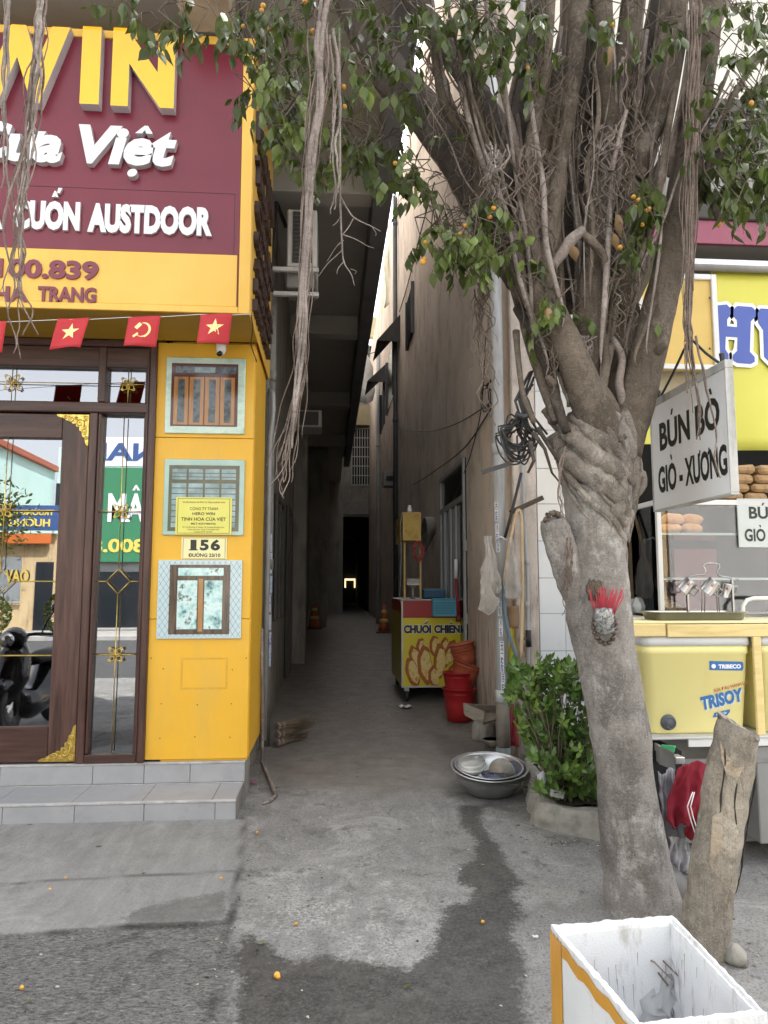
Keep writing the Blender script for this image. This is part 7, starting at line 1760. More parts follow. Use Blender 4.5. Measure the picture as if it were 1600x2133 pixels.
m_por = M('porcelain', [(.82, .82, .80), (.78, .78, .75)], 6, .18); m_dirty = M('porcelain_dirty', [(.62, .57, .46), (.52, .46, .34), (.66, .64, .58)], 14, .3)
m_blue = M('blue_plate', [(.05, .08, .30), (.30, .36, .55)], 30, .2)
bs = bc.y / FPX
def dish(px, py, y, r, h, lab, rx=0, ry=0, mo=m_por, mi_=m_por): 
    c = PY(px, py, y); rot = Matrix.Rotation(R(ry), 3, 'Y') @ Matrix.Rotation(R(rx), 3, 'X'); return bowl(c, r, h, lab, mo, mi_, rot, 'dish_bowl', 'dishes in the basin')
dish(986, 1612, bc.y - .04, .10, .07, 'white bowl at the bottom of the two stacked in the basin', 12, -6)
dish(986, 1603, bc.y - .04, .096, .07, 'white bowl stacked on another white bowl in the basin', 12, -8)
dish(1040, 1614, bc.y + .02, .105, .075, 'stained cream bowl tipped towards the camera in the basin', 62, 10, m_por, m_dirty)
dish(1030, 1624, bc.y - .10, .10, .03, 'white saucer with blue rim lying in front of the cream bowl', 10, 4, m_por, m_blue)
dish(1062, 1614, bc.y + .06, .10, .03, 'blue patterned plate standing behind the cream bowl', 70, 18, m_blue, m_blue)
MB_ = MB().tube([PY(1066, 1614, bc.y), PY(1062, 1608, bc.y), PY(1069, 1596, bc.y)], .004, 5).build('chopstick', m_black); props(MB_, 'thin dark spoon handle sticking from the basin', 'spoon')
# ---- planter and shrub
m_plc = M('planter_concrete', [(.15, .14, .12), (.29, .275, .24), (.21, .20, .17)], 6, .95, .5, 40, grime=(.13, .125, .10), gscale=(1.5, 1.5, 1), gpos=(.5, .75))
pg = thing('planter', 'rough low concrete planter at the foot of the tree', 'planter', (1.6, 4.8, 0))
def slabwall(pts, z, t, seed):
    mb = MB(); P = [Vector((*q, 0)) for q in pts]
    for a, b in zip(P, P[1:]): pass
    n = 10; vs = []; L = []
    for i in range(len(P) - 1):
        for k in range(8): L.append(P[i].lerp(P[i + 1], k / 8))
    L.append(P[-1]); path = L
    def fn(u, v):
        i = u * (len(path) - 1); a = path[int(min(i, len(path) - 2))]; b = path[int(min(i, len(path) - 2)) + 1]; q = a.lerp(b, i - int(min(i, len(path) - 2)))
        d = (b - a).normalized(); nn = Vector((d.y, -d.x, 0)); s = v * 4
        pr = [(t * .75, -.02), (t * .62, z * .5), (t * .42, z), (-t * .42, z), (-t * .55, -.02)]
        k = min(int(s), 3); f = s - k; o_ = pr[k][0] + (pr[k + 1][0] - pr[k][0]) * f; zz = pr[k][1] + (pr[k + 1][1] - pr[k][1]) * f
        return q + nn * o_ + Vector((0, 0, zz))
    mb.sheet(fn, len(path) - 1, 20); wob(mb, .035, 6, seed); wob(mb, .012, 22, seed + 3); return mb
gA = gnd(1130, 1735); gB = gnd(1250, 1758); 
slabwall([(1.66, 6.0), (1.50, 5.15), (gA.x + .05, gA.y + .14), (gB.x + .05, gB.y + .12), (2.0, gB.y + .15), (2.05, 5.2)], .145, .12, 3).build('rim', m_plc, pg)
sl = MB().sheet(lambda u, v: Vector((gA.x + .12 + v * .2 + u * .6, gA.y + .15 + v * (6.1 - gA.y), .12 + .02 * noise.noise(Vector((u * 9, v * 9, 0))))), 14, 14).build('soil', M('soil', [(.05, .042, .032), (.09, .075, .055)], 20, .95, .5), pg)
rb = thing('plastic_bag_scrap', 'pale plastic bag scrap stuck on the planter edge', 'plastic scrap', PY(1135, 1635, 5.0))
mb = MB(); mb.sheet(lambda u, v: PY(1118 + 36 * u, 1612 + 34 * v - 10 * math.sin(u * 3), 5.0) + Vector((0, -.02 * math.sin(u * 5) - .03 * v, 0)), 10, 8); wob(mb, .02, 16, 2); mb.build('scrap', M('pale_lilac_plastic', [(.42, .42, .48), (.55, .54, .58)], 14, .4), rb)
lb_ = MB().box((PY(1145, 1650, 4.7).x, 4.66, .19), (PY(1172, 1650, 4.7).x, 4.70, .235), .004, rot=Matrix.Rotation(R(12), 3, 'Y')).build('ridged_tile_scrap', M('ridged_tile', [(.38, .37, .35), (.26, .25, .24)], 60, .8, .5, 30, stretch=(3, 1, .1))); props(lb_, 'small ridged tile fragment on the planter rim', 'tile scrap')
m_sh = M('shrub_leaf', [(.055, .12, .022), (.09, .17, .034), (.135, .225, .05)], 8, .26, random_hue=.4, trans=.25); m_shy = M('shrub_leaf_young', [(.16, .27, .045), (.22, .34, .07)], 8, .3, random_hue=.3, trans=.35); m_shs = M('shrub_stem', [(.12, .10, .07), (.18, .15, .11)], 12, .9)
sh = thing('green_shrub', 'bushy green shrub in the planter beside the tree trunk', 'shrub', (1.62, 5.0, .12))
SL = [leaf_mesh('leaf', m_sh, .078, .038, .25, .12), leaf_mesh('leaf', m_sh, .068, .036, .4, .1), leaf_mesh('leaf', m_shy, .066, .032, .3, .15)]
rng = random.Random(31); sleaves = []; stems = MB()
base_pts = [Vector((1.56 + rng.uniform(-.06, .2), 4.95 + rng.uniform(-.1, .3), .12)) for _ in range(9)]
ZS_ = [(1100, 1395, 36, 28, 16), (1140, 1400, 40, 28, 16), (1180, 1395, 30, 22, 11), (1100, 1430, 40, 30, 16), (1160, 1440, 50, 32, 20), (1215, 1410, 24, 40, 12), (1115, 1470, 36, 20, 8), (1150, 1500, 46, 30, 16), (1185, 1500, 40, 40, 18), (1120, 1530, 26, 22, 7), (1160, 1550, 40, 36, 16), (1205, 1545, 34, 36, 14), (1130, 1570, 20, 18, 5), (1180, 1590, 36, 30, 12), (1150, 1600, 20, 14, 4), (1215, 1590, 26, 30, 9), (1175, 1635, 30, 18, 9), (1210, 1650, 26, 20, 8), (1240, 1640, 20, 40, 7), (1225, 1500, 22, 50, 8), (1072, 1395, 16, 12, 3), (1065, 1455, 12, 18, 3), (1110, 1500, 36, 40, 12), (1140, 1560, 36, 40, 12), (1150, 1640, 24, 20, 7), (1190, 1600, 40, 50, 12), (1120, 1440, 60, 50, 14)]
for zx, zy, hx_, hy_, n in ZS_:
    for s in range(int(n * 1.2)):
        a = rng.uniform(0, 6.283); q = math.sqrt(rng.random()); Y = rng.uniform(4.75, 5.3) - (.12 if zy > 1560 else 0)
        tip = PY(zx + hx_ * q * math.cos(a), zy + hy_ * q * math.sin(a), Y); bpt = min(base_pts, key=lambda b: (b - tip).length) if rng.random() < .5 else rng.choice(base_pts)
        if s % 4 == 0: stems.tube([bpt, bpt.lerp(tip, .5) + Vector((rng.uniform(-.05, .05), rng.uniform(-.05, .05), .05)), tip], [.006, .004, .0018], 5)
        d = (tip - bpt).normalized() * .3 + Vector((rng.uniform(-.6, .6), rng.uniform(-1.0, -.1), rng.uniform(.0, .7))); d.normalize(); young = rng.random() < .24
        nl = rng.randint(5, 8); qz_ = d.to_track_quat('-Z', 'Y').to_matrix().to_4x4()
        for i in range(nl):
            M4 = Matrix.Translation(tip - d * .012 * i) @ qz_ @ Matrix.Rotation(i * 2.4 + rng.uniform(-.3, .3), 4, 'Z') @ Matrix.Rotation(R(rng.uniform(40, 95)), 4, 'X') @ Matrix.Scale(rng.uniform(.66, 1.05), 4)
            sleaves.append((2 if young else rng.choice([0, 1]), M4))
o = stems.build('stem', m_shs, sh); o['kind'] = 'stuff'
sleaves.sort(key=lambda q: (q[1].translation - cl).length)
for k, M4 in sleaves[:300]: place('leaf', SL[k], sh, M4)
mb = MB(); cache = {}
for k, M4 in sleaves[300:]:
    if k not in cache: cache[k] = ([v.co.copy() for v in SL[k].vertices], [tuple(p.vertices) for p in SL[k].polygons])
    mb.add([M4 @ v for v in cache[k][0]], cache[k][1], 1 if k == 2 else 0, True)
o = mb.build('foliage', [m_sh, m_shy], sh); o['kind'] = 'stuff'
mb = MB()
for _ in range(260):
    p = Vector((rng.uniform(gA.x + .1, gB.x + .25), rng.uniform(gA.y + .18, gA.y + .5), .12)); d = Vector((rng.gauss(0, .05), rng.gauss(0, .05), rng.uniform(.06, .15)))
    mb.tube([p, p + d * .6, p + d + Vector((d.x, d.y, -.02))], [.0022, .0016, .0006], 3)
o = mb.build('dry_grass', M('dry_grass', [(.10, .09, .05), (.16, .14, .08)], 9, .9), pg); o['kind'] = 'stuff'
# ---- taps, hoses, hanging bags on the pier
yv = YA - .06
fp = thing('tap_pipe', 'thin grey water pipe with a black tap on the pink pier', 'pipe', PY(1098, 1400, yv))
MB().tube([PY(1088, 930, yv), PY(1092, 1080, yv), PY(1099, 1200, yv), PY(1101, 1420, yv), PY(1102, 1560, yv)], .016, 10).build('pipe', m_pvc, fp)
p = PY(1101, 1330, yv - .03)
MB().tube([p + Vector((0, 0, .07)), p - Vector((0, 0, .07))], .026, 10).build('valve', m_black, fp); MB().tube([p, p + Vector((-.07, -.03, .0)), p + Vector((-.07, -.03, -.01))], .010, 8).build('tap_lever', M('brass_dark', [(.16, .09, .06)], 1, .5), fp)
for z in (1170, 1260): MB().lathe([(.016, -.03), (.022, -.028), (.022, .028), (.016, .03)], PY(1098, z, yv), 10).build('coupling', m_pvc, fp)
hz = thing('garden_hose', 'cream hose bent over a bracket with a blue end beside the drainpipe', 'hose', PY(1080, 1100, YA - .14))
m_hc = M('hose_cream', [srgb('#b59c78'), srgb('#c7b08c')], 8, .5)
ho = [(1050, 1215), (1056, 1170), (1064, 1120), (1072, 1080), (1078, 1064), (1084, 1066), (1087, 1090), (1088, 1180), (1088, 1270), (1086, 1370)]
MB().tube([PY(a[0], a[1], YA - .2) for a in catmull([(x, y) for x, y in ho], 5)], .015, 8).build('hose', m_hc, hz)
MB().tube([PY(a[0], a[1], YA - .2) for a in catmull([(1050, 1217), (1050, 1260), (1056, 1300), (1066, 1340), (1078, 1372)], 5)], .016, 8).build('blue_hose', M('hose_blue', [(.09, .15, .20), (.13, .19, .24)], 6, .4), hz)
br = MB().beam(PY(1062, 1068, YA - .15), PY(1132, 1036, YA - .22), .02, .04, (0, 0, 1), .004).build('iron_bracket', M('rusty_iron', [(.06, .045, .035), (.10, .075, .055)], 20, .8)); props(br, 'flat dark iron bar holding the cream hose loop', 'bracket')
rod = MB().tube([PY(1086, 985, YA - .2), PY(1068, 1060, YA - .21), PY(1052, 1120, YA - .22)], .013, 6).build('iron_rod', m_black); props(rod, 'dark rod slanting down in front of the drainpipe', 'rod')
bagm = film('clear_plastic', (.50, .47, .44), .38, .12)
def bag(nm, lab, prof, c, seed, par=None):
    mb = MB(); pf = []
    for (ra, za), (rb, zb_2) in zip(prof, prof[1:]): pf += [(ra + (rb - ra) * t / 4, za + (zb_2 - za) * t / 4) for t in range(4)]
    mb.lathe(pf + [prof[-1]], c, 30)
    def crumple(v):
        v = Vector(v); d = v - c; a = math.atan2(d.y, d.x); k = 1 + .55 * noise.noise(Vector((math.cos(a) * 2.2 + seed, math.sin(a) * 2.2, d.z * 9))) + .35 * noise.noise(Vector((math.cos(a) * 6 + seed, math.sin(a) * 6, d.z * 26)))
        return (c.x + d.x * k + .03 * noise.noise(Vector((d.z * 7, seed, 0))), c.y + d.y * k * .8, v.z)
    mb.v = [crumple(v) for v in mb.v]; mb.sm = [False] * len(mb.sm)
    o = mb.build(nm, bagm); return props(o, lab, 'bag', 'plastic bags tied to the drainpipe')
bag('hanging_plastic_bag', 'clear plastic bag bulging to the alley side of the drainpipe', [(.015, .50), (.02, .40), (.055, .24), (.085, .12), (.06, .02), (.0, -.0)], PY(1022, 1240, YA - .26), 1)
bag('hanging_plastic_bag', 'clear plastic bag hanging lowest with a pinched waist', [(.015, .66), (.02, .5), (.045, .33), (.035, .24), (.075, .13), (.06, .05), (.0, .0)], PY(1018, 1282, YA - .30), 4)
bag('hanging_plastic_bag', 'clear plastic bag behind the cream hose', [(.015, .52), (.02, .40), (.06, .24), (.075, .12), (.05, .02), (.0, 0)], PY(1068, 1250, YA - .24), 7)
tie = MB().tube([PY(1034, 1122, YA - .2), PY(1044, 1118, YA - .24), PY(1056, 1126, YA - .2)], .006, 6).build('white_tie', m_white); props(tie, 'white string knotted round the drainpipe above the bags', 'string')
rg_ = thing('hanging_rag', 'yellow and red rag hanging behind the hose on the pier', 'rag', PY(1066, 1400, YA - .1))
mb = MB(); mb.sheet(lambda u, v: PY(1058 + 16 * u * (1 - .2 * math.sin(v * 5)) + 4 * v, 1306 + 88 * v, YA - .12) + Vector((0, -.03 * math.sin(u * 4 + v * 6), 0)), 6, 14); mb.build('cloth', M('rag_yellow', [srgb('#b8b833'), srgb('#c9a92e'), srgb('#a8302a')], 9, .8, lo=.42, hi=.75), rg_, solid=.004)
mb = MB(); mb.sheet(lambda u, v: PY(1052 + 28 * u, 1262 + 46 * v, YA - .11) + Vector((0, -.04 * math.sin(u * 3), 0)), 6, 8); mb.build('brown_cap', M('rag_brown', [(.30, .19, .10), (.22, .14, .08)], 9, .8), rg_, solid=.006)
rd = MB(); rd.sheet(lambda u, v: PY(1056 + 14 * u + 10 * v, 1455 + 100 * v, YA - .10) + Vector((0, -.03 * math.sin(u * 4 + v * 4), 0)), 5, 10); o = rd.build('red_cord_rag', M('rag_red', [(.28, .03, .035), (.20, .025, .03)], 9, .8), None, solid=.006); props(o, 'dark red rag strip behind the drainpipe foot', 'rag')
# ---- black cable coil on the tree's alley side
cw = thing('cable_bundle', 'large tangled coil of black telephone cable tied to the fig tree', 'cable', PY(1090, 900, 3.45))
rng = random.Random(9); c0_ = PY(1082, 870, 3.45)
for k in range(17):
    cx, cy = 1078 + rng.gauss(0, 10), 898 + rng.gauss(0, 10); rx, ry = rng.uniform(14, 52), rng.uniform(34, 66); ph = rng.uniform(0, 6.3); tl = rng.uniform(-.5, .5); Yk = 3.45 + rng.uniform(-.06, .06)
    pts = []
    for i in range(25):
        a = i / 24 * 6.283; u = rx * math.cos(a); v = ry * math.sin(a); f = 1 if v > 0 else .45
        pts.append(PY(cx + (u * math.cos(tl) - v * .3 * math.sin(tl)) * (1 if v > 0 else .5), cy + v * f, Yk + .02 * math.sin(a * 2 + ph)))
    MB().tube(pts, .0045, 6).build('loop', m_black, cw)
for k in range(9):
    x = 1092 + rng.uniform(-14, 20); MB().tube([PY(1098 + rng.uniform(-20, 25), 800 + rng.uniform(-30, 10), 3.42), PY(x - 10, 835, 3.40), PY(x, 868, 3.40), PY(x + rng.uniform(-30, 30), 905, 3.42)], .006, 6).build('strand', m_black, cw)
MB().tube([PY(1074, 862, 3.37), PY(1090, 868, 3.36), PY(1108, 860, 3.38)], .016, 8).build('binding', m_black, cw)
for pts in ([(1110, 900), (1135, 935), (1150, 985), (1170, 1010)], [(1120, 890), (1150, 940), (1165, 965)], [(1105, 920), (1112, 960), (1100, 985)]):
    MB().tube([PY(x, y, 3.36) for x, y in pts], [.013, .009, .006, .003][:len(pts)], 6).build('frayed_root', m_dlimb, cw)
st_ = MB().beam(PY(1004, 984, 3.44), PY(1062, 966, 3.42), .008, .022).build('cable_strap', m_black); props(st_, 'stiff black strap end jutting left from the cable coil', 'strap')
# ---- offering can with incense, bead bracelet
oc = on_trunk(1262, 1275, .045)
can = thing('offering_can', 'crushed drinks can tied to the trunk holding red incense stubs', 'can', oc)
m_can = M('can_print', [(.34, .34, .33), (.08, .08, .08), (.42, .42, .41), (.14, .14, .14)], 26, .3, metal=.5, lo=.40, hi=.60)
rotc = Matrix.Rotation(R(-6), 3, 'Y'); ct2 = oc + Vector((.002, 0, -.13))
mb = MB(); mb.lathe([(0, .03), (.036, .03), (.042, .04), (.047, .09), (.046, .13), (.047, .15), (.043, .15), (.043, .05), (0, .045)], ct2, 26, rotc)
wob(mb, .010, 22); mb.build('can', m_can, can)
for k, z in enumerate((.055, .095)): 
    MB().tube([ct2 + rotc @ Vector((.056 * math.cos(a * .35), .056 * math.sin(a * .35), z)) for a in range(19)], .0012, 4).build('wire', m_st, can)
rng = random.Random(4); m_inc = M('incense_red', [(.42, .03, .05), (.50, .06, .08)], 20, .7)
for k in range(95):
    a = rng.uniform(0, 6.283); r = .040 * math.sqrt(rng.random()); b = ct2 + rotc @ Vector((r * math.cos(a), r * math.sin(a), .10)); d = Vector((r * math.cos(a) * 1.1 + rng.uniform(-.012, .012) + .016, r * math.sin(a) * .6, rng.uniform(.09, .15)))
    MB().tube([b, b + d], .0013, 4).build('incense_stick', m_inc, can)
bd = thing('bead_bracelet', 'dark wooden bead string hanging round the offering can', 'beads', on_trunk(1261, 1340, .02))
m_bd = M('bead_wood', [(.05, .036, .03), (.10, .07, .055)], 30, .35); bmsh = bpy.data.meshes.new('bead'); bm = bmesh.new(); bmesh.ops.create_icosphere(bm, subdivisions=2, radius=.0115); bm.to_mesh(bmsh); bm.free(); bmsh.materials.append(m_bd); bmsh.polygons.foreach_set('use_smooth', [True] * len(bmsh.polygons))
bl = catmull([(1238, 1288), (1236, 1305), (1240, 1322), (1248, 1334), (1258, 1340), (1269, 1339), (1277, 1330), (1281, 1316), (1283, 1300), (1280, 1288)], 12)
ln = 0; lastp = None
for q in bl:
    p = on_trunk(q[0], q[1], .018 if q[1] > 1328 else .055)
    if lastp is None or (p - lastp).length > .0215: place('bead', bmsh, bd, Matrix.Translation(p)); lastp = p
# ---- dead log
m_log = bark('dead_log', (.28, .245, .195), (.44, .385, .31), (.15, .14, .13), 5, (.54, .48, .40), .75, (.055, .055, .055), (2.6, 2.6, .25))
lg_ = thing('dead_log', 'upright weathered dead log with cracked top beside the tree', 'log', gnd(1468, 2000))
lgp = gnd(1470, 2010); YLg = lgp.y + .09
P, r = pxcurve([(1462, 2040, YLg, 46), (1466, 1990, YLg, 44), (1476, 1900, YLg, 46), (1492, 1780, YLg, 46), (1508, 1680, YLg, 45), (1522, 1600, YLg, 44), (1533, 1530, YLg, 43), (1538, 1512, YLg, 41)], 9)
mb = MB(); mb.tube(P, r, 36, False, 0, .14, 7, 3.0); n = len(P)
top = [Vector(v) for v in mb.v[-36:]]; cen = sum(top, Vector()) / 36
mb.v[-36:] = [tuple(v + Vector((0, 0, -.28 * (v.x - cen.x) + .30 * (v.y - cen.y) + .012 * noise.noise(v * 40)))) for v in top]
mb.build('log', m_log, lg_)
top2 = [Vector(v) for v in mb.v[-36:]]; c2_ = sum(top2, Vector()) / 36
tp = MB(); tp.add([c2_ + Vector((0, 0, -.008))] + [c2_.lerp(v, .5) + Vector((0, 0, .004 * ((i % 3) - 1))) for i, v in enumerate(top2)] + top2, [(0, 1 + i, 1 + (i + 1) % 36) for i in range(36)] + [(1 + i, 37 + i, 37 + (i + 1) % 36, 1 + (i + 1) % 36) for i in range(36)])
tp.build('cut_face', M('cut_wood', [(.20, .18, .15), (.33, .29, .23), (.10, .09, .08)], 24, .9, .5, 60), lg_)
m_crk = M('crack_dark', [(.03, .025, .02)], 1, .95)
def on_log(px, py, off):
    p = PY(px, py, YLg)
    for _ in range(3):
        i = min(range(n), key=lambda k: abs(P[k].z - p.z)); dx = max(-r[i] * .96, min(r[i] * .96, p.x - P[i].x)); p = PY(px, py, P[i].y - math.sqrt(max(r[i] ** 2 - dx * dx, 0)) - off)
    return p
for line in ([(1543, 1530), (1546, 1590), (1532, 1640), (1533, 1700), (1530, 1760), (1520, 1840)], [(1574, 1600), (1566, 1680), (1553, 1740), (1548, 1790), (1532, 1860)], [(1510, 1560), (1506, 1640), (1498, 1700)]):
    mb2 = MB(); mb2.tube([on_log(a[0] + 2 * math.sin(i), a[1], -.002) for i, a in enumerate(catmull(line, 4))], [.002 + .003 * abs(math.sin(i * .9)) for i in range(len(catmull(line, 4)))], 5); mb2.build('crack', m_crk, lg_)
# loose plates of bark
m_plate = bark('pale_bark', (.40, .32, .23), (.52, .43, .32), (.30, .24, .18), 9)
for pts in ([(1500, 1545), (1545, 1545), (1550, 1600), (1536, 1625), (1512, 1610), (1503, 1580)], [(1484, 1700), (1505, 1690), (1508, 1780), (1492, 1830), (1478, 1800)], [(1500, 1850), (1525, 1840), (1518, 1900), (1498, 1910)]):
    v = [on_log(x, y, .004) for x, y in pts]; w_ = [on_log(x, y, -.01) for x, y in pts]; k = len(v); c = sum(v, Vector()) / k + Vector((0, -.006, 0))
    MB().add(v + w_ + [c], [(i, (i + 1) % k, 2 * k) for i in range(k)] + [((i + 1) % k, i, k + i, k + (i + 1) % k) for i in range(k)]).build('bark_plate', m_plate, lg_)
# ---- foam box
m_foam = M('foam_white', [(.66, .67, .68), (.75, .76, .77)], 4, .75, .25, 220, grime=(.40, .385, .36), gscale=(6, 6, 1.6), gpos=(.54, .68), ghi=.7)
m_foamw = M('foam_soiled', [(.52, .52, .50), (.66, .66, .65)], 5, .8, .2, 160, grime=(.22, .21, .19), gscale=(5, 5, 1.0), gpos=(.50, .66), ghi=.8)
fq = [PZ(1147, 1925, .45), PZ(1400, 1904, .45), PZ(1599, 2110, .45), PZ(1330, 2140, .45)]
fb = thing('foam_box', 'open white foam box edged with brown tape in the foreground', 'box', (sum(fq, Vector()) / 4).xy.to_3d())
c_ = sum(fq, Vector()) / 4; ins = [c_ + (q - c_) * .875 for q in fq]
def prism4(nm, a, b, z0, z1, mat, par=fb, eps=0):
    k = len(a); v = [Vector((q.x, q.y, z0)) for q in a] + [Vector((q.x, q.y, z1)) for q in a]; return v
for i in range(4):
    j_ = (i + 1) % 4; o0, o1, i0, i1 = fq[i], fq[j_], ins[i], ins[j_]
    mb = MB()
    def wallp(u, v):
        # outside -> rim -> inside
        pr = [(0, 0.0), (0, .25), (0, .43), (.012, .447), (.45, .45), (.5, .441), (.93, .441), (1.0, .43), (.985, .2), (.93, .04)]
        s = v * 9; k = min(int(s), 8); f = s - k; w_ = pr[k][0] + (pr[k + 1][0] - pr[k][0]) * f; z = pr[k][1] + (pr[k + 1][1] - pr[k][1]) * f
        q = o0.lerp(o1, u).lerp(i0.lerp(i1, u), w_); dent = (.006 * noise.noise(Vector((q.x * 34, q.y * 34, z * 34))) + .0015 * noise.noise(Vector((q.x * 90, q.y * 90, 0)))) * (1 if .2 < v < .8 else .3)
        return Vector((q.x, q.y, z + dent))
    mb.sheet(wallp, 60, 36, smooth=False); mb.build('side_wall', [m_foam if i in (0,) else m_foam], fb)
MB().add([Vector((q.x, q.y, .04)) for q in ins], [(0, 1, 2, 3)][::-1]).build('floor', m_foam, fb)
for z in (.0,): MB().add([Vector((q.x, q.y, .001)) for q in fq], [(3, 2, 1, 0)]).build('underside', m_foam, fb)
m_tape = M('brown_tape', [srgb('#c98f32'), srgb('#d9a448')], 6, .25)
def strip(a, b, z0, z1, out, nm='tape'):
    n_ = Vector((b.y - a.y, a.x - b.x, 0)).normalized() * out
    MB().sheet(lambda u, v: a.lerp(b, u) + n_ * (1 + .5 * math.sin(u * 30 + v * 9) * .3) + Vector((0, 0, z0 - a.z + (z1 - z0) * v + .006 * math.sin(u * 21))), 12, 8).build(nm, m_tape, fb)
lw0, lw1 = fq[3], fq[0]      # left side runs from near to far
strip(lw1, lw1.lerp(lw0, .16), .0, .432, .003); strip(lw1.lerp(lw0, .165), lw0, .392, .43, .003)
# dirt streaks on the inside wall
for k in range(26):
    u = random.Random(k).uniform(.05, .98); a = ins[0].lerp(ins[1], u) if k % 2 else ins[1].lerp(ins[2], u * .8); n_ = (c_ - a); n_.z = 0; n_.normalize(); z1 = random.Random(k + 50).uniform(.25, .41); L_ = random.Random(k + 90).uniform(.02, .09)
    a = a + (c_ - a) * .012 + n_ * .004
    t_ = Vector((-n_.y, n_.x, 0)) * .0011
    MB().add([Vector((a.x, a.y, z1)) - t_, Vector((a.x, a.y, z1)) + t_, Vector((a.x, a.y, z1 - L_)) + t_ * .4 + n_ * .004, Vector((a.x, a.y, z1 - L_)) - t_ * .4 + n_ * .004], [(0, 1, 2, 3)]).build('dirt_streak', M('dirt', [(.34, .33, .31), (.2, .19, .18)], 40, .9), fb)
rng = random.Random(77)
c_ = PZ(1375, 2098, .16); c_.z = .045
rp_ = thing('rubbish_bag', 'crumpled clear bag of rubbish inside the foam box', 'bag', Vector((c_.x, c_.y, .045)))
for k, (dx, dy, rr_, hh, mt) in enumerate(((-.01, .03, .125, .25, film('white_plastic_bag', (.44, .45, .46), .85)), (.08, .03, .08, .17, bagm), (-.04, .04, .06, .15, film('grey_plastic_bag', (.34, .35, .36), .8)), (.05, -.04, .08, .19, film('white_plastic_bag', (.44, .45, .46), .85)))):
    mb = MB(); mb.lathe([(rr_ * 1.05 * math.sin(math.pi * (.02 + .96 * t / 14)) ** .6 * (1 - .25 * t / 14), hh * t / 14) for t in range(15)], (c_.x + dx, c_.y + dy, .045), 28); wob(mb, .04, 11, k); wob(mb, .035, 24, k + 2); wob(mb, .015, 60, k + 4); mb.build('bag', mt, rp_)
for k in range(7):
    a = Vector((c_.x + rng.uniform(-.08, .0), c_.y + rng.uniform(-.02, .07), .27)); d = Vector((rng.uniform(.02, .12), rng.uniform(-.14, -.03), rng.uniform(-.02, .04)))
    o = MB().tube([a + Vector((0, 0, .06)), a + d * .5 + Vector((0, 0, .045)), a + d], [.0028, .0035, .003], 6).build('dry_twig', m_root if k % 2 else m_shs); props(o, 'thin twig lying on the rubbish in the foam box', 'twig', 'twigs in the foam box')
o = bpy.data.objects.new('green_leaf', SL[0]); COL.objects.link(o); o.matrix_basis = Matrix.Translation((c_.x - .04, c_.y + .04, .33)) @ Matrix.Rotation(R(60), 4, 'X'); props(o, 'small green leaf on the rubbish in the foam box', 'leaf')
mb = MB(); mb.sheet(lambda u, v: Vector((c_.x + .02 + .06 * u, c_.y + .02 - .09 * v, .31 + .02 * math.sin(u * 5 + v * 3))), 8, 8); wob(mb, .012, 20, 5); props(mb.build('paper_scrap', M('paper_black_white', [(.7, .7, .7), (.65, .65, .65), (.06, .06, .06)], 16, .6, lo=.42, hi=.6)), 'crumpled black and white paper scrap in the foam box', 'paper')
# ---- under the table: drawer, green tray, clothes
dw = thing('metal_drawer', 'grey pressed metal drawer under the work table', 'drawer', PY(1390, 1600, 3.86))
q = [PY(1373, 1555, 3.86), PY(1404, 1568, 3.72), PY(1408, 1606, 3.72), PY(1374, 1592, 3.86)]; nrm = Vector((.02, .10, 0))
MB().add(q + [z + nrm for z in q], [(0, 1, 2, 3), (7, 6, 5, 4), (0, 4, 5, 1), (1, 5, 6, 2), (2, 6, 7, 3), (3, 7, 4, 0)]).build('front', M('drawer_grey', [(.20, .20, .19), (.26, .26, .25)], 6, .5), dw)
MB().box((PY(1408, 1590, 3.72).x, 3.72, PY(1408, 1592, 3.72).z), (PY(1428, 1590, 3.72).x, 3.80, PY(1408, 1578, 3.72).z), .003).build('rail', m_alu, dw)
MB().box((PY(1350, 1560, 3.9).x, 3.93, .30), (PY(1425, 1560, 3.9).x, 4.2, zt_ - .07)).build('carcass', m_dark, dw)
gt = MB(); gt.sheet(lambda u, v: PY(1379 + 28 * u, 1551 + 16 * v + 3 * u, 3.84 - .1 * u) + Vector((0, .02 * v, 0)), 6, 4); o = gt.build('green_tray', M('mint_plastic', [srgb('#4fbf7d'), srgb('#5cc98a')], 3, .35), None, solid=.008); props(o, 'mint green plastic tray standing in the metal drawer', 'tray')
def cloth(nm, lab, outline_fn, Y, mat, fold=.05, nu=22, nv=26, seed=0):
    mb = MB()
    def fn(u, v):
        x, y = outline_fn(u, v); return PY(x, y, Y) + Vector((0, -fold * (.25 + .3 * math.sin(u * 6 + seed + v * 1.8) + .25 * math.sin(u * 17 + seed - v * 2.5) + .2 * math.sin(u * 31 + v * 5)) * (.35 + v) - .012 * math.sin(v * 7 + u * 5), 0))
    mb.sheet(fn, nu, nv); wob(mb, .018, 9, seed); wob(mb, .008, 26, seed + 1); o = mb.build(nm, mat, None, solid=.004); return props(o, lab, 'cloth', 'cloths hung under the work table')
lerp = lambda a, b, t: a + (b - a) * t
m_cr = M('shirt_red', [srgb('#7c1426'), srgb('#8a1d30')], 4, .85, .3, 300); m_cg = M('shirt_grey', [srgb('#7d7b84'), srgb('#9a979e'), srgb('#66646e')], 5, .9, .3, 200); m_cgn = M('shirt_green', [srgb('#1f6b45'), srgb('#2a7d52')], 5, .85, .2, 200)
cloth('grey_cloth', 'grey washed-out shirt hanging lowest beside the trunk', lambda u, v: (lerp(1368, 1404, u) + lerp(0, 30, v) * (1 if u > .5 else .35), lerp(1606, 1825, v) + 6 * math.sin(u * 6)), 3.70, m_cg, .05, seed=1)
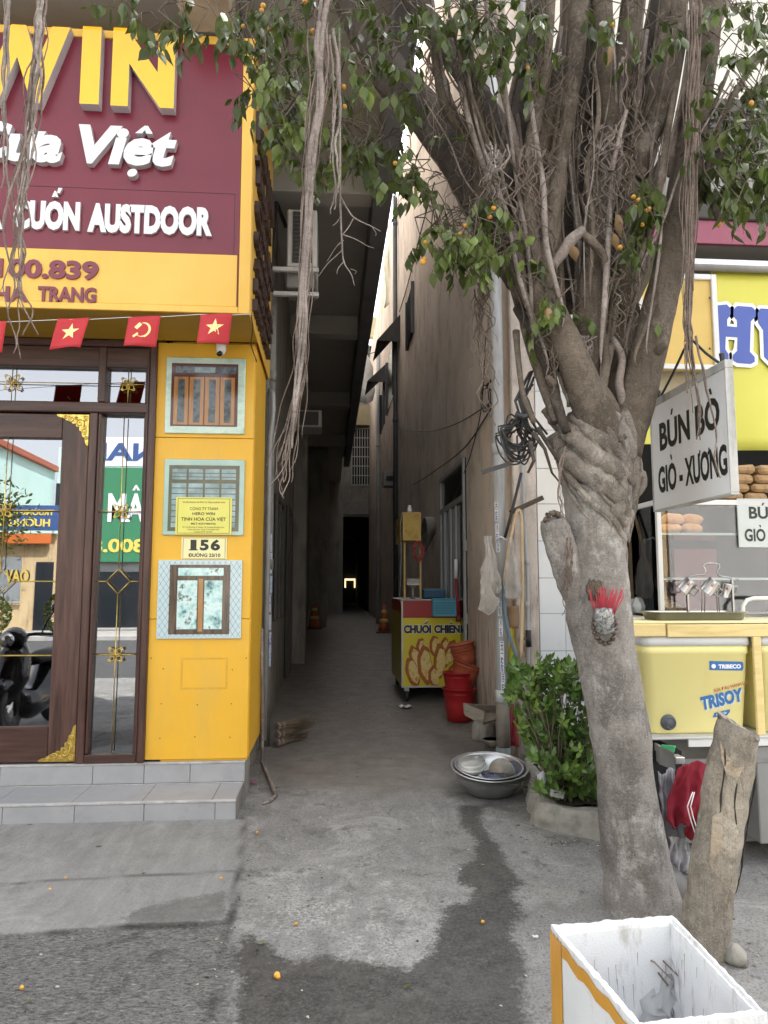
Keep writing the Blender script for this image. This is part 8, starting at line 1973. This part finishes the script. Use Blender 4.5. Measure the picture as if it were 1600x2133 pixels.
cloth('green_cloth', 'dark green cloth peeping out beside the dead log', lambda u, v: (lerp(1446, 1492, u) - 8 * v, lerp(1618, 1760, v) + lerp(0, 8, u)), 3.62, m_cgn, .05, seed=5)
cloth('red_shirt', 'dark red shirt with white stripes hanging over the brace', lambda u, v: (lerp(1412 - 24 * v ** .7, 1488 - 14 * v - 20 * v * v, u) + 3 * math.sin(v * 7 + u * 9), lerp(1598 - 8 * math.sin(u * 2.6), 1706 + 44 * u + 14 * math.sin(u * 11), v)), 3.58, m_cr, .05, 40, 30, 3)
for off in (0, 7):
    o = MB().tube([PY(1443 + off * .5, 1650, 3.50), PY(1432 + off, 1680, 3.485), PY(1438 + off, 1705, 3.475), PY(1450 + off, 1742, 3.47)], .0028, 5).build('white_stripe', m_white); 
    o.parent = bpy.data.objects['red_shirt']; o.matrix_parent_inverse = Matrix.Translation(-bpy.data.objects['red_shirt'].location)
cloth('navy_hem_cloth', 'pale cloth with navy hem trailing by the trunk foot', lambda u, v: (lerp(1388, 1436, u) - 6 * v, lerp(1740, 1806, v) + 14 * u), 3.66, M('cloth_navy', [(.30, .30, .32), (.40, .40, .42), (.02, .025, .06)], 6, .85, lo=.45, hi=.65), .04, seed=8)
mb = MB(); mb.lathe([(0, 0), (.10, 0), (.12, .06), (.08, .16), (0, .2)], (PY(1420, 1860, 3.35).x, 3.55, 0), 14); wob(mb, .05, 9, 3); props(mb.build('rubbish_sack', M('dark_sack', [(.07, .065, .065), (.13, .12, .12)], 8, .5)), 'dark crumpled sack between the trunk and the dead log', 'sack')
# ---- stick, brooms, litter
sk = MB(); sk.tube([PY(545, 1310, 6.2), PY(546, 1450, 6.1)] + [PG(x, y) + Vector((0, 0, .014)) for x, y in ((546, 1590), (556, 1615), (566, 1638), (574, 1660), (564, 1672), (548, 1678))], [.014, .014, .015, .015, .015, .015, .012, .008], 8, True, 0, .12, 20); props(sk.build('dry_vine', m_root2), 'long dry vine drooping beside the yellow corner onto the concrete', 'vine')
m_broom = M('broom_twig', [(.10, .075, .05), (.20, .155, .105), (.14, .105, .07)], 30, .9, stretch=(6, 6, 1))
for k, (px, py, lab) in enumerate(((578, 1524, 'topmost twig broom of the pile by the stickered pipe'), (576, 1540, 'middle twig broom of the pile by the stickered pipe'), (574, 1556, 'lowest twig broom lying on the floor by the stickered pipe'))):
    h0 = PG(574, 1562); A = Vector((h0.x, h0.y + .05, h0.z + .05 + (2 - k) * .075)); d = Vector((.42, .40 + .1 * k, .0)).normalized()
    t = thing('twig_broom', lab, 'broom', A, 'twig brooms by the alley mouth')
    rg2 = random.Random(k)
    mb = MB()
    for s in range(46):
        a = rg2.uniform(0, 6.283); q = .032 * math.sqrt(rg2.random()); o_ = Vector((math.cos(a) * q * .7, -math.cos(a) * q * .7, math.sin(a) * q)); e = A + d * rg2.uniform(.30, .46) + o_ * 2.2 + Vector((0, 0, rg2.uniform(-.03, .03))); e.z = max(e.z, gz(e.y) + .01)
        mb.tube([A + o_, A + d * .18 + o_, e], [.0035, .003, .0015], 4)
    o = mb.build('twigs', m_broom, t); o['kind'] = 'stuff'
    for q in (.02, .08): MB().lathe([(.034, -.008), (.037, 0), (.034, .008)], A + d * q, 14, d.to_track_quat('Z', 'Y').to_matrix()).build('binding', m_root2, t)
m_pap = M('tissue_white', [(.66, .66, .66)], 1, .9)
for px, py, s, nm, lab in ((846, 1476, .10, 'tissue_scrap', 'crumpled white tissue on the alley floor before the cart'), (1116, 1957, .018, 'paper_fleck', 'tiny white paper fleck beside the foam box')):
    c = gnd(px, py); mb = MB(); mb.sheet(lambda u, v: c + Vector(((u - .5) * s * 1.4, (v - .5) * s, .012 + s * .25 * abs(math.sin(u * 5 + v * 4)))), 7, 6); wob(mb, s * .15, 30, px); props(mb.build(nm, m_pap), lab, 'litter')
FIGL = ['fallen orange fig on the slab, second from the picture edge', 'fallen orange fig on the slab just below its crack, near the picture edge', 'fallen orange fig on the slab near its dark joint', 'fallen orange fig right of the step end', 'fallen orange fig on the pale limy patch', 'larger fallen fig on the dark concrete at the bottom', 'fallen orange fig on the wet streak below the basin', 'fallen orange fig in the bottom left corner', 'squashed half beside the larger fallen fig at the bottom']
for fl_, (px, py) in zip(FIGL, ((137, 1834), (104, 1858), (461, 1835), (536, 1738), (617, 1930), (577, 2038), (1006, 1926), (45, 2064), (580, 2042))):
    o = bpy.data.objects.new('fallen_fig', m_figm); COL.objects.link(o); q = gnd(px, py); o.location = q + Vector((0, 0, .012)); o.scale = [.55 if px != 577 else .85] * 3; props(o, fl_, 'fig', 'fallen figs on the concrete')
for k, (px, py, lab) in enumerate(((506, 1846, 'green leaf beside the slab joint'), (540, 1969, 'green leaf on the dark concrete'), (785, 1661, 'yellow leaf before the alley'), (1032, 1696, 'pale green leaf by the basin'), (1010, 1804, 'green leaf on the wet patch'), (62, 2086, 'pale leaf near the bottom corner'), (840, 2060, 'small grey green leaf on wet concrete'))):
    o = bpy.data.objects.new('fallen_leaf', LV[3]); COL.objects.link(o); o.matrix_basis = Matrix.Translation(gnd(px, py) + Vector((0, 0, .008))) @ Matrix.Rotation(k * 1.3, 4, 'Z') @ Matrix.Rotation(R(-85), 4, 'X') @ Matrix.Scale(.45, 4); props(o, lab, 'leaf')
mb = MB(); c = gnd(527, 1634); mb.sheet(lambda u, v: c + Vector(((u - .5) * .05, (v - .5) * .04, .01 + .012 * abs(math.sin(u * 4)))), 5, 5); props(mb.build('pink_petal', M('pink_petal', [(.42, .05, .20)], 1, .6)), 'magenta petal on the floor by the step end', 'petal')
rk_ = gnd(1530, 2005)
mb = MB(); mb.lathe([(0, 0), (.05, 0), (.055, .03), (.03, .06), (0, .065)], rk_, 12); wob(mb, .025, 22, 4); props(mb.build('cement_crumb', m_plc), 'lump of broken cement at the foot of the dead log', 'rubble')

# ---- blown leaf crumbs and grit that gather along edges
rng = random.Random(63); mb = MB()
def crumbs(line, n, spread):
    P = [PG(x, y) for x, y in line]
    for _ in range(n):
        i = rng.randrange(len(P) - 1); q = P[i].lerp(P[i + 1], rng.random()) + Vector((rng.gauss(0, spread), rng.gauss(0, spread), 0)); q.z = gz(q.y) + .004; s = rng.uniform(.003, .011); a = rng.uniform(0, 6.28); h = rng.uniform(.001, .006)
        d = Vector((math.cos(a), math.sin(a), 0)) * s; e = Vector((-d.y, d.x, 0)) * rng.uniform(.3, .8)
        mb.add([q - d, q - e + Vector((0, 0, h)), q + d, q + e + Vector((0, 0, h * .3))], [(0, 1, 2, 3)], rng.randrange(3))
crumbs([(1260, 1900), (1250, 1760), (1130, 1755), (1115, 1690), (1100, 1640)], 150, .05); crumbs([(1420, 1900), (1440, 1960), (1560, 2010)], 60, .06); crumbs([(500, 1712), (540, 1620), (560, 1560)], 60, .04)
crumbs([(0, 1716), (300, 1714), (495, 1712)], 60, .03); crumbs([(500, 1800), (478, 1924), (440, 2100)], 60, .05); crumbs([(560, 1640), (900, 1900), (1100, 2050)], 120, .45); crumbs([(100, 1850), (400, 2050)], 90, .45); crumbs([(940, 1500), (1050, 1560)], 70, .08); crumbs([(640, 1500), (820, 1480)], 60, .4)
o = mb.build('litter', [M('crumb_brown', [(.16, .11, .06)], 1, .9), M('crumb_pale', [(.45, .42, .36)], 1, .9), M('crumb_dark', [(.05, .045, .04)], 1, .9)], None); props(o, 'dry leaf crumbs and grit scattered over the concrete', 'litter', None, 'stuff')
# ================================================================ the street behind the camera (seen in the door glass)
m_asp = M('asphalt', [(.048, .048, .05), (.075, .075, .076)], 3, .8, .2, 60)
MB().box((-60, -15.5, .002), (60, -3.0, .006)).build('road', m_asp).__setitem__('kind', 'structure')
m_kerb = M('kerb_stone', [(.34, .33, .31), (.42, .41, .39)], 3, .9)
MB().box((-60, -15.8, .0), (60, -15.502, .16), .01).build('kerb', m_kerb).__setitem__('kind', 'structure')
MB().box((-60, -20, .0), (60, -15.81, .15)).build('pavement', M('pavement_grey', [(.30, .29, .27), (.36, .35, .33)], 2, .9)).__setitem__('kind', 'structure')
def housebox(label, x0, x1, h, mat, roof=None, wins=(), y=0):
    t = thing('street_house', label, 'house', ((x0 + x1) / 2, -20, .15))
    MB().box((x0, -28, .15), (x1, -20, h)).build('wall', mat, t)
    if roof: MB().box((x0 - .2, -28, h + .002), (x1 + .2, -19.6, h + .3), .02).build('roof', roof, t)
    for a, b, c, d, m in wins:
        wn = MB().box((a, -19.99, c), (b, -19.94, d)).build('window', m, t); MB().box((a - .08, -19.93, c - .1), (b + .08, -19.85, c - .02), .01).build('sill', m_kerb, wn)
    return t
m_mint = M('mint_wall', [(.44, .62, .60), (.5, .67, .65)], 1, .8); m_buff = M('buff_wall', [(.52, .38, .20), (.60, .47, .28)], 1, .85, grime=(.28, .2, .12)); m_grn2 = M('green_sign', [(.05, .22, .11)], 1, .4)
m_grey2 = M('grey_house', [(.40, .40, .40), (.46, .46, .46)], 1, .85); m_tileR = M('roof_red', [(.34, .10, .06)], 1, .8)
m_shut = M('shutter_grey', [(.25, .27, .28)], 1, .7)
housebox('mint green house across the street', -17.5, -14.7, 8.2, m_mint, m_tileR, ((-16.6, -15.6, 5.6, 6.6, m_dglass),))
housebox('old buff house with grey shutters across the street', -14.6, -11.2, 4.2, m_buff, None, ((-13.6, -12.8, 1.4, 3.2, m_shut), (-12.2, -11.5, .2, 3.0, m_dglass)))
t = thing('street_house', 'mint green house standing behind the buff one across the street', 'house', (-13, -26, .15))
MB().box((-14.6, -34, 4.0), (-11.1, -28.1, 9.6)).build('wall', m_mint, t); MB().box((-12.6, -28.09, 7.4), (-11.4, -28.0, 8.4)).build('terrace_blocks', m_tileR, t); MB().box((-14.6, -28.09, 6.4), (-13.8, -28.0, 7.6)).build('window', m_dglass, t)
housebox('grey shop house with green sign across the street', -11.1, -6.3, 7.0, m_grey2, None, ((-10.8, -6.6, .3, 2.6, m_dglass),))
housebox('pale shop house across the street', -6.2, 6, 8.5, M('pale_house', [(.55, .54, .5), (.6, .59, .56)], 1, .8), None, ((-1.6, 1.5, .3, 3, m_dglass), (2.2, 5.4, .3, 3, m_dglass), (-1, .6, 5, 6.6, m_dglass)))
housebox('ochre house across the street', 6.1, 14, 10, m_buff, None, ((7, 9, .3, 3, m_dglass), (10, 13, .3, 3, m_dglass)))
housebox('white house across the street', 14.1, 26, 9, m_grey2, m_tileR); housebox('cream house across the street', -32, -17.6, 8, M('cream_house', [(.6, .56, .45), (.66, .62, .52)], 1, .8), m_tileR)
def streetsign(label, x0, x1, z0, z1, mat, lines):
    t = thing('street_sign', label, 'sign', ((x0 + x1) / 2, -19.7, z0))
    MB().box((x0, -19.84, z0), (x1, -19.7, z1), .01).build('board', mat, t)
    fr = lambda u, v, wv: Vector((x1 - u * (x1 - x0), -19.699 + wv, z0 + v * (z1 - z0)))
    for tx, u0, u1, v0, v1, m in lines: word(tx, fr, u0, u1, v0, v1, .02, .03, 0, 'lettering', m, t, False)
m_sy = M('sign_yellow', [(.75, .6, .12)], 1, .5); m_sb = M('sign_blue', [(.05, .10, .26)], 1, .4)
streetsign('blue kindergarten sign across the street', -14.7, -11.3, 4.3, 5.35, m_sb, (('TRƯỜNG MẦM NON', .06, .94, .60, .82, m_sy), ('HƯỚNG SƠN', .1, .9, .15, .45, m_sy)))
streetsign('tall green shop sign across the street', -10.9, -7.0, 3.0, 7.0, m_grn2, (('SÂM', .1, .6, .42, .72, m_bwh), ('1800.88', .1, .9, .10, .24, m_sy)))
streetsign('white shop sign with blue letters across the street', -10.9, -7.0, 7.05, 8.3, m_bwh, (('NAM', .1, .9, .2, .8, m_sb),))
streetsign('orange lettered strip sign across the street', -14.4, -11.6, 3.75, 4.15, M('sign_orange', [(.6, .16, .04)], 1, .5), ())
rng = random.Random(8)
for k, (x, r, h) in enumerate(((-12.7, .8, 1.5), (-9.9, .7, 1.6), (-5.4, .8, 1.6), (-16.0, .9, 1.5))):
    t = thing('clipped_bush', ['round clipped bush before the buff house', 'round clipped bush before the green sign', 'round clipped bush before the pale shop', 'round clipped bush before the mint house'][k] + ' across the street', 'bush', (x, -17, .15))
    mb = MB()
    for _ in range(900):
        a, b = rng.uniform(0, 6.283), rng.uniform(-.9, 1); q = math.sqrt(1 - b * b); p = Vector((x + r * q * math.cos(a), -17 + r * q * math.sin(a), .15 + h * .5 + h * .5 * b)); e = Vector((rng.gauss(0, 1), rng.gauss(0, 1), rng.gauss(0, 1))).normalized() * .09; f = e.orthogonal().normalized() * .05
        mb.add([p - e, p + f, p + e, p - f], [(0, 1, 2, 3)])
    o = mb.build('crown', m_leaf, t); o['kind'] = 'stuff'; MB().tube([(x, -17, .15), (x, -17, .15 + h * .7)], .06, 8).build('trunk', m_limb, t)
t = thing('street_tree', 'leafy street tree before the mint house across the street', 'tree', (-14.1, -17.5, .15)); mb = MB()
for _ in range(2600):
    c = random.Random(_ % 9).uniform(-1.4, 1.4); p = Vector((-14.1 + rng.gauss(c, .6), -17.5 + rng.gauss(0, .8), 4.6 + rng.gauss(.3 * math.sin(c * 3), .6))); e = Vector((rng.gauss(0, 1), rng.gauss(0, 1), rng.gauss(0, 1))).normalized() * .12; f = e.orthogonal().normalized() * .06
    mb.add([p - e, p + f, p + e, p - f], [(0, 1, 2, 3)])
o = mb.build('crown', m_leaf, t); o['kind'] = 'stuff'; MB().tube([(-14.1, -17.5, .15), (-14.0, -17.5, 2), (-14.1, -17.5, 4.6)], [.16, .12, .06], 8).build('trunk', m_limb, t)
# ---- parked scooter left of the camera, mirrored by the door
sx_, sy_ = -3.35, 2.3
sct = thing('parked_scooter', 'black parked scooter mirrored in the glass door', 'scooter', (sx_, sy_, 0))
m_sbk = M('scooter_black', [(.012, .012, .014)], 1, .15, coat=.5); m_chr = M('chrome', [(.6, .6, .6)], 1, .15, metal=1)
S = lambda x, y, z: Vector((sx_ + x, sy_ + y, z))
for y in (.62, -.62):
    wl = MB().lathe([(.0, -.03), (.14, -.03), (.15, -.05), (.25, -.05), (.27, -.02), (.27, .02), (.25, .05), (.15, .05), (.14, .03), (0, .03)], S(0, y, .27), 24, Matrix.Rotation(R(90), 3, 'Y')).build('wheel', m_black, sct)
    MB().lathe([(.03, -.052), (.12, -.052), (.12, .052), (.03, .052)], S(0, y, .27), 16, Matrix.Rotation(R(90), 3, 'Y')).build('rim', m_chr, wl)
MB().tube([S(0, .66, .42), S(0, .58, .62), S(0, .50, .86), S(0, .44, 1.02)], [.10, .19, .17, .08], 16, flat=.8).build('front_shield', m_sbk, sct)
MB().tube([S(0, .40, .34), S(0, .1, .30), S(0, -.15, .34), S(0, -.4, .55), S(0, -.75, .70)], [.14, .17, .19, .20, .08], 16).build('body', m_sbk, sct)
MB().tube([S(0, .05, .76), S(0, -.3, .80), S(0, -.72, .84)], [.10, .15, .10], 14, flat=.5).build('seat', m_black, sct)
MB().tube([S(0, .92, .46), S(0, .78, .58), S(0, .6, .60), S(0, .45, .52)], [.05, .10, .10, .06], 12, flat=.6).build('front_mudguard', m_sbk, sct)
MB().tube([S(0, .52, 1.0), S(0, .56, 1.06), S(0, .50, 1.10)], [.12, .16, .10], 14, flat=.7).build('headlamp_cowl', m_sbk, sct)
MB().lathe([(0, 0), (.07, 0), (.08, .03), (0, .05)], S(0, .70, 1.03), 16, Matrix.Rotation(R(-90), 3, 'X')).build('headlamp', m_chr, sct)
MB().tube([S(-.36, .36, 1.07), S(-.2, .46, 1.08), S(0, .48, 1.06), S(.2, .46, 1.08), S(.36, .36, 1.07)], .018, 8).build('handlebar', m_black, sct)
for s in (-1, 1):
    mr_ = MB().tube([S(s * .24, .44, 1.08), S(s * .30, .46, 1.22), S(s * .36, .44, 1.32)], .008, 6).build('mirror_arm', m_black, sct)
    MB().lathe([(0, -.012), (.05, -.012), (.058, 0), (.05, .012), (0, .012)], S(s * .38, .43, 1.36), 18, Matrix.Rotation(R(90), 3, 'X')).build('mirror', m_sbk, mr_)
    MB().tube([S(s * .15, .44, 1.07), S(s * .3, .5, 1.06), S(s * .36, .44, 1.05)], .006, 6).build('brake_lever', m_chr, sct)
MB().tube([S(-.1, -.1, .2), S(-.2, -.2, .08), S(-.26, -.24, .005)], .014, 8).build('side_stand', m_chr, sct)
